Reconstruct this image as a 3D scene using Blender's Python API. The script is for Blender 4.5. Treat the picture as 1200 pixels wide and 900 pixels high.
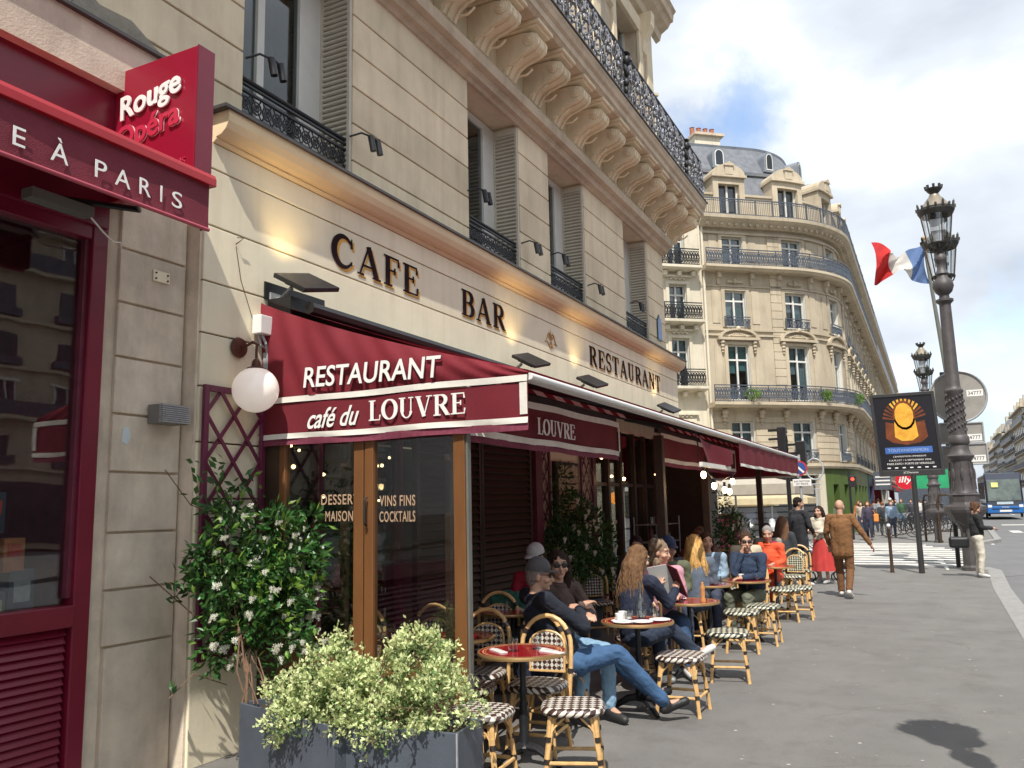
import bpy, math, random
import numpy as np
from mathutils import Vector, Matrix, noise as mnoise
random.seed(7)
SC = bpy.context.scene
COL = SC.collection
for _o in list(bpy.data.objects):
    bpy.data.objects.remove(_o)
R = math.radians
# ------------------------------------------------------------------ camera
cam_d = bpy.data.cameras.new('camera'); cam_d.sensor_width = 36.0; cam_d.lens = 985.0/1200.0*36.0
cam_d.clip_start = 0.05; cam_d.clip_end = 3000
cam = bpy.data.objects.new('camera', cam_d); COL.objects.link(cam); SC.camera = cam
_r = Vector((0.44495832, -0.89529554, -0.02140056)); _u = Vector((-0.12184604, -0.08419672, 0.98897141)); _f = Vector((0.88722355, 0.43744349, 0.14655225))
cam.matrix_world = Matrix(((_r.x, _u.x, -_f.x, 0), (_r.y, _u.y, -_f.y, 0), (_r.z, _u.z, -_f.z, 1.68), (0, 0, 0, 1)))
# ------------------------------------------------------------------ light: sun high, behind the camera over the street
SUN_EL, SUN_SH = 55.0, 20.0     # elevation, direction the shadows run (degrees from the street axis towards the cafe)
wd = bpy.data.worlds.new("World"); SC.world = wd; wd.use_nodes = True
N, Lk = wd.node_tree.nodes, wd.node_tree.links
N.clear()
wo = N.new('ShaderNodeOutputWorld'); bg = N.new('ShaderNodeBackground'); bg.inputs['Strength'].default_value = 0.10
sky = N.new('ShaderNodeTexSky'); sky.sky_type = 'NISHITA'; sky.sun_disc = False
sky.sun_elevation = R(SUN_EL); sky.sun_rotation = R(-90.0-SUN_SH); sky.air_density = 1.0; sky.dust_density = 0.6; sky.ozone_density = 2.5
CLOUD_OFS = (1.3, 0.1, 0.2)
tc = N.new('ShaderNodeTexCoord')
def wn(t, **k):
    n = N.new(t)
    for a, b in k.items(): setattr(n, a, b)
    return n
mp = wn('ShaderNodeMapping'); mp.inputs['Scale'].default_value = (1.0, 1.0, 2.2); mp.inputs['Location'].default_value = (0.35, 0.1, 0.2)
Lk.new(tc.outputs['Generated'], mp.inputs['Vector'])
n1 = wn('ShaderNodeTexNoise'); n1.inputs['Scale'].default_value = 2.6; n1.inputs['Detail'].default_value = 9; n1.inputs['Roughness'].default_value = 0.52; n1.inputs['Distortion'].default_value = 0.15
n2 = wn('ShaderNodeTexNoise'); n2.inputs['Scale'].default_value = 3.4; n2.inputs['Detail'].default_value = 7; n2.inputs['Roughness'].default_value = 0.48
Lk.new(mp.outputs[0], n1.inputs['Vector']); mpb = wn('ShaderNodeMapping'); mpb.inputs['Scale'].default_value = (1.0, 1.0, 1.9); mpb.inputs['Location'].default_value = CLOUD_OFS; Lk.new(tc.outputs['Generated'], mpb.inputs['Vector']); Lk.new(mpb.outputs[0], n2.inputs['Vector'])
cover = wn('ShaderNodeValToRGB'); cover.color_ramp.elements[0].position = 0.30; cover.color_ramp.elements[1].position = 0.40
Lk.new(n1.outputs['Fac'], cover.inputs['Fac'])
cc = wn('ShaderNodeValToRGB')
cc.color_ramp.elements[0].position = 0.33; cc.color_ramp.elements[0].color = (2.35, 2.6, 2.95, 1)
cc.color_ramp.elements[1].position = 0.72; cc.color_ramp.elements[1].color = (6.4, 6.5, 6.7, 1)
e = cc.color_ramp.elements.new(0.5); e.color = (3.4, 3.65, 4.0, 1)
Lk.new(n2.outputs['Fac'], cc.inputs['Fac'])
gap = None
nz3 = wn('ShaderNodeTexNoise'); nz3.inputs['Scale'].default_value = 9; nz3.inputs['Detail'].default_value = 8; nz3.inputs['Roughness'].default_value = .6; Lk.new(tc.outputs['Generated'], nz3.inputs['Vector'])
prev = cover.outputs['Color']
for (dx, dy, dz, rad) in ((.890, .140, .432, .045), (.893, .195, .405, .035), (.991, -.080, .112, .075), (.975, -.16, .16, .09), (.1, -.6, .79, .16), (-.6, .3, .74, .14), (-.3, -.8, .5, .15)):
    vd = wn('ShaderNodeVectorMath', operation='DISTANCE'); Lk.new(tc.outputs['Generated'], vd.inputs[0]); vd.inputs[1].default_value = (dx, dy, dz)
    ad = wn('ShaderNodeMath', operation='MULTIPLY_ADD'); Lk.new(nz3.outputs['Fac'], ad.inputs[0]); ad.inputs[1].default_value = .30; Lk.new(vd.outputs['Value'], ad.inputs[2])
    mr = wn('ShaderNodeMapRange'); Lk.new(ad.outputs[0], mr.inputs['Value']); mr.inputs['From Min'].default_value = .10+rad*.9; mr.inputs['From Max'].default_value = .16+rad*1.3; mr.inputs['To Min'].default_value = .42
    mm = wn('ShaderNodeMath', operation='MULTIPLY'); Lk.new(prev, mm.inputs[0]); Lk.new(mr.outputs[0], mm.inputs[1]); prev = mm.outputs[0]
mixs = wn('ShaderNodeMixRGB'); Lk.new(prev, mixs.inputs['Fac']); Lk.new(sky.outputs['Color'], mixs.inputs['Color1']); Lk.new(cc.outputs['Color'], mixs.inputs['Color2'])
Lk.new(mixs.outputs[0], bg.inputs['Color']); Lk.new(bg.outputs[0], wo.inputs['Surface'])
sd = bpy.data.lights.new('sun', 'SUN'); sd.energy = 2.0; sd.angle = R(0.5); sd.color = (1.0, 0.95, 0.87)
so = bpy.data.objects.new('sun', sd); COL.objects.link(so)
_dir = Vector((math.cos(R(SUN_SH))*math.cos(R(SUN_EL)), math.sin(R(SUN_SH))*math.cos(R(SUN_EL)), -math.sin(R(SUN_EL))))
so.rotation_euler = _dir.to_track_quat('-Z', 'Y').to_euler(); so.location = (-20, -20, 60)
SC.view_settings.view_transform = 'Standard'; SC.view_settings.look = 'None'; SC.view_settings.exposure = 1.42; SC.view_settings.gamma = 1
SC.view_settings.use_curve_mapping = False
SC.cycles.max_bounces = 6; SC.cycles.transparent_max_bounces = 12; SC.cycles.diffuse_bounces = 4; SC.cycles.glossy_bounces = 3; SC.cycles.transmission_bounces = 4
# ------------------------------------------------------------------ materials
def pm(name, c, rough=0.6, var=0.15, scale=3.0, bump=0.0, bscale=60.0, metal=0.0, coord='Object', c2=None, stretch=(1, 1, 1), detail=5, emit=None, estr=1.0, dirt=0.0, spec=0.5, coat=0.0, island=0.0, thin=0.0):
    m = bpy.data.materials.new(name); m.use_nodes = True
    nt = m.node_tree; n = nt.nodes; l = nt.links; b = n['Principled BSDF']
    b.inputs['Roughness'].default_value = rough; b.inputs['Metallic'].default_value = metal; b.inputs['Specular IOR Level'].default_value = spec
    if coat: b.inputs['Coat Weight'].default_value = coat
    if coord == 'Position': src = n.new('ShaderNodeNewGeometry').outputs['Position']
    else: src = n.new('ShaderNodeTexCoord').outputs[coord]
    mpn = n.new('ShaderNodeMapping'); mpn.inputs['Scale'].default_value = stretch; l.new(src, mpn.inputs['Vector'])
    nz = n.new('ShaderNodeTexNoise'); nz.inputs['Scale'].default_value = scale; nz.inputs['Detail'].default_value = detail; nz.inputs['Roughness'].default_value = 0.62
    l.new(mpn.outputs[0], nz.inputs['Vector'])
    mx = n.new('ShaderNodeMixRGB')
    lo = tuple(x*(1-var) for x in c); hi = tuple(min(1, x*(1+var)) for x in c)
    if c2: lo, hi = c, c2
    mx.inputs['Color1'].default_value = (*lo, 1); mx.inputs['Color2'].default_value = (*hi, 1)
    rp = n.new('ShaderNodeMapRange'); rp.inputs['From Min'].default_value = 0.3; rp.inputs['From Max'].default_value = 0.7
    l.new(nz.outputs['Fac'], rp.inputs['Value']); l.new(rp.outputs[0], mx.inputs['Fac'])
    out = mx.outputs[0]
    if coord == 'Position' and 'stone' in name:      # every block its own shade
        oi = n.new('ShaderNodeObjectInfo'); h0 = n.new('ShaderNodeHueSaturation'); r0 = n.new('ShaderNodeMapRange'); r0.inputs['To Min'].default_value = .90; r0.inputs['To Max'].default_value = 1.06
        l.new(oi.outputs['Random'], r0.inputs['Value']); l.new(r0.outputs[0], h0.inputs['Value']); l.new(out, h0.inputs['Color']); out = h0.outputs[0]
        mp4 = n.new('ShaderNodeMapping'); mp4.inputs['Scale'].default_value = (7, 7, .35); l.new(src, mp4.inputs['Vector']); z4 = n.new('ShaderNodeTexNoise'); z4.inputs['Scale'].default_value = 1.0; z4.inputs['Detail'].default_value = 6; l.new(mp4.outputs[0], z4.inputs['Vector'])
        r4 = n.new('ShaderNodeMapRange'); r4.inputs['From Min'].default_value = .52; r4.inputs['From Max'].default_value = .75; r4.inputs['To Max'].default_value = .22; l.new(z4.outputs['Fac'], r4.inputs['Value'])
        m4 = n.new('ShaderNodeMixRGB'); m4.blend_type = 'MULTIPLY'; m4.inputs['Color2'].default_value = (.55, .47, .38, 1); l.new(r4.outputs[0], m4.inputs['Fac']); l.new(out, m4.inputs['Color1']); out = m4.outputs[0]
    if island:
        g = n.new('ShaderNodeNewGeometry'); hs = n.new('ShaderNodeHueSaturation'); mr = n.new('ShaderNodeMapRange')
        mr.inputs['To Min'].default_value = 1-island; mr.inputs['To Max'].default_value = 1+island
        l.new(g.outputs['Random Per Island'], mr.inputs['Value']); l.new(mr.outputs[0], hs.inputs['Value'])
        mr2 = n.new('ShaderNodeMapRange'); mr2.inputs['To Min'].default_value = 0.48; mr2.inputs['To Max'].default_value = 0.52
        l.new(g.outputs['Random Per Island'], mr2.inputs['Value']); l.new(mr2.outputs[0], hs.inputs['Hue'])
        l.new(out, hs.inputs['Color']); out = hs.outputs[0]
    if dirt:
        mp2 = n.new('ShaderNodeMapping'); mp2.inputs['Scale'].default_value = (1, 1, .22) if coord == 'Position' else (1, 1, 1); l.new(src, mp2.inputs['Vector'])
        z2 = n.new('ShaderNodeTexNoise'); z2.inputs['Scale'].default_value = 2.3; z2.inputs['Detail'].default_value = 10; z2.inputs['Roughness'].default_value = 0.7
        l.new(mp2.outputs[0], z2.inputs['Vector'])
        r2 = n.new('ShaderNodeMapRange'); r2.inputs['From Min'].default_value = 0.5; r2.inputs['From Max'].default_value = 0.72; r2.inputs['To Max'].default_value = dirt
        l.new(z2.outputs['Fac'], r2.inputs['Value'])
        m2 = n.new('ShaderNodeMixRGB'); m2.blend_type = 'MULTIPLY'; m2.inputs['Color2'].default_value = (0.45, 0.40, 0.34, 1)
        l.new(r2.outputs[0], m2.inputs['Fac']); l.new(out, m2.inputs['Color1']); out = m2.outputs[0]
    l.new(out, b.inputs['Base Color'])
    if bump:
        nb = n.new('ShaderNodeTexNoise'); nb.inputs['Scale'].default_value = bscale; nb.inputs['Detail'].default_value = 4
        l.new(mpn.outputs[0] if stretch != (1, 1, 1) else src, nb.inputs['Vector'])
        bn = n.new('ShaderNodeBump'); bn.inputs['Strength'].default_value = bump; bn.inputs['Distance'].default_value = 0.02
        l.new(nb.outputs['Fac'], bn.inputs['Height']); l.new(bn.outputs[0], b.inputs['Normal'])
    if thin:
        b.inputs['Transmission Weight'].default_value = 0
        tr = n.new('ShaderNodeBsdfTranslucent'); ms = n.new('ShaderNodeMixShader'); ms.inputs[0].default_value = thin
        l.new(out, tr.inputs['Color']); l.new(b.outputs[0], ms.inputs[1]); l.new(tr.outputs[0], ms.inputs[2]); l.new(ms.outputs[0], n['Material Output'].inputs['Surface'])
    if emit:
        b.inputs['Emission Color'].default_value = (*emit, 1); b.inputs['Emission Strength'].default_value = estr
    return m
def glass_mat(name, tint=(0.9, 0.93, 0.92), ior=1.5, boost=1.0):
    m = bpy.data.materials.new(name); m.use_nodes = True; n = m.node_tree.nodes; l = m.node_tree.links; n.clear()
    o = n.new('ShaderNodeOutputMaterial'); t = n.new('ShaderNodeBsdfTransparent'); t.inputs[0].default_value = (*tint, 1)
    g = n.new('ShaderNodeBsdfGlossy'); g.inputs['Roughness'].default_value = 0.015
    lw = n.new('ShaderNodeLayerWeight'); lw.inputs[0].default_value = .5; f = n.new('ShaderNodeMapRange'); pw = n.new('ShaderNodeMath'); pw.operation = 'POWER'; pw.inputs[1].default_value = 4.0; l.new(lw.outputs['Facing'], pw.inputs[0]); l.new(pw.outputs[0], f.inputs['Value']); f.inputs['To Min'].default_value = .045*(ior/1.5)**2; f.inputs['To Max'].default_value = .9; mx = n.new('ShaderNodeMixShader')
    mu = n.new('ShaderNodeMath'); mu.operation = 'MULTIPLY'; mu.inputs[1].default_value = boost; mu.use_clamp = True
    tcn = n.new('ShaderNodeTexCoord'); nz = n.new('ShaderNodeTexNoise'); nz.inputs['Scale'].default_value = 1.3; l.new(tcn.outputs['Object'], nz.inputs['Vector'])
    bn = n.new('ShaderNodeBump'); bn.inputs['Strength'].default_value = 0.05; bn.inputs['Distance'].default_value = 0.05; l.new(nz.outputs['Fac'], bn.inputs['Height']); l.new(bn.outputs[0], g.inputs['Normal'])
    l.new(f.outputs[0], mu.inputs[0]); l.new(mu.outputs[0], mx.inputs[0]); l.new(t.outputs[0], mx.inputs[1]); l.new(g.outputs[0], mx.inputs[2]); l.new(mx.outputs[0], o.inputs['Surface'])
    return m
def weave_mat(name, ca, cb, s=60, blk=None):
    m = bpy.data.materials.new(name); m.use_nodes = True; n = m.node_tree.nodes; l = m.node_tree.links; b = n['Principled BSDF']; b.inputs['Roughness'].default_value = .45
    t = n.new('ShaderNodeTexCoord'); mp = n.new('ShaderNodeMapping'); mp.inputs['Rotation'].default_value = (0, 0, R(45)); l.new(t.outputs['UV'], mp.inputs['Vector'])
    c = n.new('ShaderNodeTexChecker'); c.inputs['Scale'].default_value = s; c.inputs['Color1'].default_value = (*ca, 1); c.inputs['Color2'].default_value = (*cb, 1); l.new(mp.outputs[0], c.inputs['Vector'])
    w = n.new('ShaderNodeTexWave'); w.inputs['Scale'].default_value = s*.32; w.inputs['Distortion'].default_value = 1.0; l.new(t.outputs['UV'], w.inputs['Vector'])
    mx = n.new('ShaderNodeMixRGB'); mx.blend_type = 'MULTIPLY'; mx.inputs['Fac'].default_value = .5; l.new(c.outputs[0], mx.inputs['Color1']); l.new(w.outputs['Color'], mx.inputs['Color2']); l.new(mx.outputs[0], b.inputs['Base Color'])
    bn = n.new('ShaderNodeBump'); bn.inputs['Strength'].default_value = .6; bn.inputs['Distance'].default_value = .01; l.new(c.outputs['Fac'], bn.inputs['Height']); l.new(bn.outputs[0], b.inputs['Normal'])
    return m
M = {}
M['stone'] = pm('limestone', (0.78, 0.655, 0.465), .85, .12, 1.6, .14, 45, coord='Position', dirt=.30)
M['stone_cafe'] = pm('painted_limestone', (0.84, 0.755, 0.56), .7, .07, 1.8, .06, 40, coord='Position', dirt=.16)
M['stone_cove'] = pm('ochre_cove_paint', (0.76, 0.60, 0.38), .7, .1, 1.5, .1, 40, coord='Position', dirt=.15)
M['stone_pillar'] = pm('grey_beige_stone', (0.68, 0.58, 0.46), .85, .18, 3.5, .2, 70, coord='Position', dirt=.45)
M['stone_dark'] = pm('weathered_limestone', (0.60, 0.49, 0.36), .85, .16, 2.5, .35, 50, coord='Position', dirt=.4)
M['stone_far'] = pm('far_limestone', (0.50, 0.425, 0.31), .85, .15, .6, .3, 12, coord='Position', dirt=.4)
M['stone_far_pale'] = pm('far_pale_stone', (0.66, 0.60, 0.47), .85, .1, .6, .2, 12, coord='Position', dirt=.3)
M['zinc'] = pm('zinc', (0.20, 0.22, 0.25), .45, .2, 1.2, .1, 20, coord='Position', dirt=.3)
M['slate'] = pm('slate_roof', (0.15, 0.16, 0.18), .6, .25, 3, .4, 25, coord='Position', dirt=.3)
M['lead_edge'] = pm('lead_flashing', (0.06, 0.055, 0.055), .5, .3, 5)
M['shutter'] = pm('shutter_paint', (0.56, 0.52, 0.425), .6, .1, 5, .1, 40, dirt=.3)
M['white_paint'] = pm('white_window_paint', (0.70, 0.69, 0.64), .45, .06, 4)
M['iron'] = pm('black_wrought_iron', (0.022, 0.023, 0.026), .42, .3, 10, .2, 80, metal=.3)
M['iron_grey'] = pm('grey_blue_railing_iron', (0.075, 0.09, 0.115), .45, .3, 6, .2, 60)
M['pane'] = glass_mat('window_glass', (.6, .66, .68), 1.5, 1.4)
M['joint'] = pm('dark_joint', (0.10, 0.07, 0.045), .9, .2, 5, coord='Position')
M['curtain'] = pm('net_curtain', (0.62, 0.66, 0.66), .9, .15, 8)
M['curtain_teal'] = pm('pale_teal_blind', (0.38, 0.60, 0.56), .9, .1, 8)
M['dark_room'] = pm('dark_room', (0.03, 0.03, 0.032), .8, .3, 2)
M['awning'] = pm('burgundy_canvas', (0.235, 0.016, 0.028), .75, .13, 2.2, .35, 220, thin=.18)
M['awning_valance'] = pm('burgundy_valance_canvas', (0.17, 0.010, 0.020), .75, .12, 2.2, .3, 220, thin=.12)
M['fringe'] = pm('mauve_fringe', (0.24, 0.05, 0.085), .9, .2, 40, .4, 200, thin=.15)
M['awn_white'] = pm('white_canvas_trim', (0.72, 0.68, 0.61), .8, .08, 12, .1, 100)
M['awn_bar'] = pm('white_aluminium', (0.74, 0.73, 0.71), .35, .05, 6)
M['black_metal'] = pm('black_metal', (0.014, 0.014, 0.015), .4, .3, 8)
M['red_paint'] = pm('deep_red_paint', (0.17, 0.007, 0.026), .32, .12, 2.5, .03, 60, dirt=.15)
M['red_sign'] = pm('crimson_sign_panel', (0.26, 0.006, 0.026), .3, .06, 2, .0, 60)
M['red_bright'] = pm('bright_red_housing', (0.38, 0.010, 0.018), .25, .08, 2)
M['red_cloth'] = pm('wine_red_cloth', (0.18, 0.020, 0.036), .8, .14, 3.5, .3, 160)
M['wine_wood'] = pm('wine_wood_paint', (0.13, 0.018, 0.038), .5, .25, 8, .1, 60)
M['louvre_brown'] = pm('brown_louvre_wood', (0.045, 0.028, 0.018), .55, .25, 6, .15, 40, stretch=(.3, 1, 4))
M['bronze_frame'] = pm('bronze_door_frame', (0.22, 0.095, 0.035), .38, .2, 4, .08, 60, metal=.25, stretch=(1, 1, .25))
M['brown_frame'] = pm('dark_brown_frame', (0.055, 0.03, 0.018), .45, .25, 5)
M['glass'] = glass_mat('clear_pane_glass', (.84, .87, .86), 1.95, 1.2)
M['glass_dark'] = glass_mat('shop_glass', (.55, .58, .57), 1.52, 1.5)
M['tumbler'] = glass_mat('tumbler_glass', (.93, .95, .95), 1.5, 1.8)
M['letter'] = pm('dark_plum_letter_paint', (0.022, 0.009, 0.011), .8, .15, 20, spec=.1)
M['gold'] = pm('gold_letter_edge', (0.62, 0.30, 0.03), .45, .15, 20, metal=.2)
M['white'] = pm('white_letter', (0.82, 0.80, 0.76), .5, .04, 10)
M['pinkred'] = pm('crimson_letter', (0.50, 0.03, 0.07), .3, .05, 10)
M['planter'] = pm('slate_grey_planter', (0.085, 0.10, 0.125), .5, .15, 3, .08, 70, dirt=.35)
M['steel'] = pm('scuffed_steel_edge', (0.35, 0.36, 0.37), .4, .2, 30)
M['soil'] = pm('potting_soil', (0.05, 0.035, 0.025), .95, .4, 30, .6, 40)
M['leaf'] = pm('jasmine_leaf', (0.025, 0.075, 0.018), .35, .3, 30, c2=(0.06, 0.15, 0.03), island=.45, thin=.22)
M['leaf_young'] = pm('young_jasmine_leaf', (0.16, 0.28, 0.04), .4, .3, 30, island=.3, thin=.3)
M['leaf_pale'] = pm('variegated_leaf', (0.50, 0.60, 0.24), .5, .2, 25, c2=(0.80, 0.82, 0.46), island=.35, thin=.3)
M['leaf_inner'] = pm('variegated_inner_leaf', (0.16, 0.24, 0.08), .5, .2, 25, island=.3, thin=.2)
M['petal'] = pm('white_petal', (0.80, 0.78, 0.66), .6, .05, 20, thin=.3)
M['stem'] = pm('brown_stem', (0.17, 0.10, 0.06), .8, .25, 20)
M['rattan'] = pm('honey_rattan', (0.66, 0.41, 0.17), .38, .22, 14, .1, 60)
M['rattan_dark'] = pm('black_binding', (0.03, 0.022, 0.02), .5, .3, 30)
M['weave_brown'] = weave_mat('brown_white_weave', (0.70, 0.66, 0.58), (0.07, 0.028, 0.022), 27)
M['weave_green'] = weave_mat('black_cream_weave', (0.68, 0.66, 0.50), (0.03, 0.035, 0.035), 27)
M['table_red'] = pm('red_table_top', (0.30, 0.012, 0.018), .22, .1, 10, coat=.4)
M['table_ring'] = pm('cream_table_ring', (0.62, 0.36, 0.16), .3, .1, 10)
M['brass'] = pm('brass_rim', (0.60, 0.38, 0.17), .33, .15, 6, metal=.7)
M['china'] = pm('white_china', (0.80, 0.79, 0.76), .2, .03, 10)
M['globe'] = pm('opal_globe', (0.83, 0.74, 0.68), .12, .03, 5, emit=(1, .86, .74), estr=.12)
M['rust'] = pm('brown_lamp_bracket', (0.10, 0.035, 0.022), .5, .3, 12, metal=.3)
M['asphalt'] = pm('pavement_asphalt', (0.190, 0.183, 0.172), .85, .13, 1.4, .7, 130, coord='Position', dirt=.38, detail=9)
M['road'] = pm('road_asphalt', (0.165, 0.165, 0.168), .85, .14, .7, .6, 110, coord='Position', dirt=.25)
M['granite'] = pm('granite_kerb', (0.27, 0.265, 0.255), .75, .15, 8, .3, 80, coord='Position', dirt=.2)
M['marking'] = pm('road_marking_paint', (0.68, 0.66, 0.60), .7, .16, 2.2, .2, 80, coord='Position', dirt=.35)
M['bulb'] = pm('warm_bulb', (1, .7, .35), .3, 0, 1, emit=(1, .62, .28), estr=9)
M['lampgrey'] = pm('lamp_post_bronze', (0.072, 0.064, 0.064), .5, .25, 5, .3, 40, coord='Object')
# ------------------------------------------------------------------ mesh builder
class MB:
    def __init__(s): s.v = []; s.f = []; s.m = []; s.cur = 0; s.uv = None
    def add(s, vs, fs):
        b = len(s.v); s.v += [tuple(p) for p in vs]; s.f += [tuple(i+b for i in q) for q in fs]; s.m += [s.cur]*len(fs); return s
    def box(s, x0, x1, y0, y1, z0, z1, T=None):
        vs = [Vector(p) for p in ((x0, y0, z0), (x1, y0, z0), (x1, y1, z0), (x0, y1, z0), (x0, y0, z1), (x1, y0, z1), (x1, y1, z1), (x0, y1, z1))]
        if T is not None: vs = [T @ p for p in vs]
        return s.add(vs, [(0, 3, 2, 1), (4, 5, 6, 7), (0, 1, 5, 4), (1, 2, 6, 5), (2, 3, 7, 6), (3, 0, 4, 7)])
    def tube(s, pts, r, n=8, closed=False, caps=True):
        P = [Vector(p) for p in pts]; k = len(P); rr = r if isinstance(r, (list, tuple)) else [r]*k
        vs = []; prev = None
        for i in range(k):
            if closed: t = P[(i+1) % k]-P[i-1]
            else: t = P[min(i+1, k-1)]-P[max(i-1, 0)]
            if t.length < 1e-9: t = Vector((0, 0, 1))
            t.normalize()
            a = prev-t*prev.dot(t) if prev is not None else (Vector((0, 0, 1)) if abs(t.z) < .9 else Vector((1, 0, 0)))
            if prev is None: a = a-t*a.dot(t)
            a.normalize(); prev = a; b = t.cross(a)
            for j in range(n):
                an = 2*math.pi*j/n; vs.append(P[i]+(a*math.cos(an)+b*math.sin(an))*rr[i])
        fs = []
        for i in range(k if closed else k-1):
            i2 = (i+1) % k
            for j in range(n): fs.append((i*n+j, i*n+(j+1) % n, i2*n+(j+1) % n, i2*n+j))
        if caps and not closed: fs += [tuple(range(n-1, -1, -1)), tuple((k-1)*n+j for j in range(n))]
        return s.add(vs, fs)
    def lathe(s, prof, c=(0, 0, 0), n=16, T=None, sx=1, sy=1):
        vs = []; k = len(prof)
        for r, z in prof:
            for j in range(n):
                a = 2*math.pi*j/n; p = Vector((r*math.cos(a)*sx, r*math.sin(a)*sy, z))
                vs.append((T @ p if T is not None else p)+Vector(c))
        fs = [(i*n+j, i*n+(j+1) % n, (i+1)*n+(j+1) % n, (i+1)*n+j) for i in range(k-1) for j in range(n)]
        fs += [tuple(range(n-1, -1, -1)), tuple((k-1)*n+j for j in range(n))]
        return s.add(vs, fs)
    def blob(s, c, r, seg=12, rings=8, T=None):
        prof = [(max(1e-4, math.sin(math.pi*i/rings)), -math.cos(math.pi*i/rings)) for i in range(rings+1)]
        rx, ry, rz = (r, r, r) if not isinstance(r, (tuple, list)) else r
        S = Matrix.Diagonal((rx, ry, rz))
        return s.lathe(prof, c, seg, (T @ S) if T is not None else S)
    def prism(s, poly, d0, d1, ax='x'):      # poly in the other two axes (y,z)/(x,z)/(x,y)
        def p3(a, b, d): return {'x': (d, a, b), 'y': (a, d, b), 'z': (a, b, d)}[ax]
        n = len(poly); vs = [p3(a, b, d0) for a, b in poly]+[p3(a, b, d1) for a, b in poly]
        fs = [tuple(range(n-1, -1, -1)), tuple(range(n, 2*n))]+[(i, (i+1) % n, (i+1) % n+n, i+n) for i in range(n)]
        return s.add(vs, fs)
    def quad(s, a, b, c, d): return s.add([a, b, c, d], [(0, 1, 2, 3)])
    def grid(s, fn, nu, nv):
        vs = [fn(i/nu, j/nv) for i in range(nu+1) for j in range(nv+1)]
        return s.add(vs, [(i*(nv+1)+j, (i+1)*(nv+1)+j, (i+1)*(nv+1)+j+1, i*(nv+1)+j+1) for i in range(nu) for j in range(nv)])
    def mesh(s, name, mats, smooth=False, fix=True):
        me = bpy.data.meshes.new(name); me.from_pydata([tuple(v) for v in s.v], [], s.f)
        for m in (mats if isinstance(mats, (list, tuple)) else [mats]): me.materials.append(m)
        if any(s.m): me.polygons.foreach_set('material_index', s.m)
        if fix:
            import bmesh
            b = bmesh.new(); b.from_mesh(me); bmesh.ops.recalc_face_normals(b, faces=b.faces); b.to_mesh(me); b.free()
        if smooth:
            me.polygons.foreach_set('use_smooth', [True]*len(me.polygons))
            me.set_sharp_from_angle(angle=R(42))
        me.update(); return me
    def obj(s, name, mats, parent=None, smooth=False, bevel=0, local=False, solid=0, fix=True, kind=None, label=None):
        return link(name, s.mesh(name, mats, smooth, fix), parent, bevel, local, solid, kind, label)
def wloc(p):
    v = Vector((0, 0, 0))
    while p is not None: v += p.location; p = p.parent
    return v
def link(name, me, parent=None, bevel=0, local=False, solid=0, kind=None, label=None):
    o = bpy.data.objects.new(name, me); COL.objects.link(o)
    if parent is not None:
        o.parent = parent
        if not local: o.location = -wloc(parent)
    if bevel:
        md = o.modifiers.new('bevel', 'BEVEL'); md.width = bevel; md.segments = 2; md.limit_method = 'ANGLE'
    if solid:
        md = o.modifiers.new('solid', 'SOLIDIFY'); md.thickness = solid; md.offset = 0
    if kind: o['kind'] = kind
    if label: o['label'] = label
    return o
def thing(name, label, cat, loc=(0, 0, 0), rz=0, group=None):
    o = bpy.data.objects.new(name, None); o.empty_display_size = .1; COL.objects.link(o); o.location = loc; o.rotation_euler = (0, 0, rz)
    o['label'] = label; o['category'] = cat
    if group: o['group'] = group
    return o
def tag(o, label, cat, group=None):
    o['label'] = label; o['category'] = cat
    if group: o['group'] = group
    return o
CH = {}
def reg(root):
    """children lists for copying"""
    return [c for c in bpy.data.objects if c.parent == root]
def dup(root, loc, rz, label, group=None, scale=None, kids=None):
    r = root.copy(); COL.objects.link(r); r.location = loc; r.rotation_euler = (0, 0, rz); r['label'] = label
    if group: r['group'] = group
    if scale: r.scale = (scale,)*3
    def rec(src, dst):
        for c in (kids_of[src.name] if src.name in kids_of else []):
            d = c.copy(); COL.objects.link(d); d.parent = dst; rec(c, d)
    rec(root, r); return r
kids_of = {}
def index_kids():
    kids_of.clear()
    for o in bpy.data.objects:
        if o.parent: kids_of.setdefault(o.parent.name, []).append(o)
def at(o, M4):
    o.matrix_basis = M4; return o
def text(body, w, h, org, xd, up, mat, parent, ext=.004, off=0, shear=0, sp=1.0, name='lettering', fit=True, label=None):
    """flat lettering in real geometry; org = lower left, xd/up = directions, w/h = extents in metres"""
    cu = bpy.data.curves.new(name, 'FONT'); cu.body = body; cu.size = 1; cu.extrude = ext/max(h, .01)*.35; cu.offset = off; cu.shear = shear; cu.space_character = sp; cu.resolution_u = 4
    t = bpy.data.objects.new('tmp', cu); COL.objects.link(t); dg = bpy.context.evaluated_depsgraph_get()
    me = bpy.data.meshes.new_from_object(t.evaluated_get(dg)); bpy.data.objects.remove(t); bpy.data.curves.remove(cu)
    co = np.empty(len(me.vertices)*3); me.vertices.foreach_get('co', co); co = co.reshape(-1, 3)
    mn, mxx = co.min(0), co.max(0); X = Vector(xd).normalized(); U = Vector(up).normalized(); Z = X.cross(U)
    a = (co[:, 0]-mn[0])*w/(mxx[0]-mn[0]); b = (co[:, 1]-mn[1])*h/(mxx[1]-mn[1]); c = (co[:, 2]-mn[2])/(mxx[2]-mn[2]+1e-9)*ext
    P = np.outer(a, X)+np.outer(b, U)+np.outer(c, Z)+np.array(org)
    me.vertices.foreach_set('co', P.ravel()); me.materials.clear(); me.materials.append(mat); me.update(); me.name = name
    return link(name, me, parent, label=label)
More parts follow.
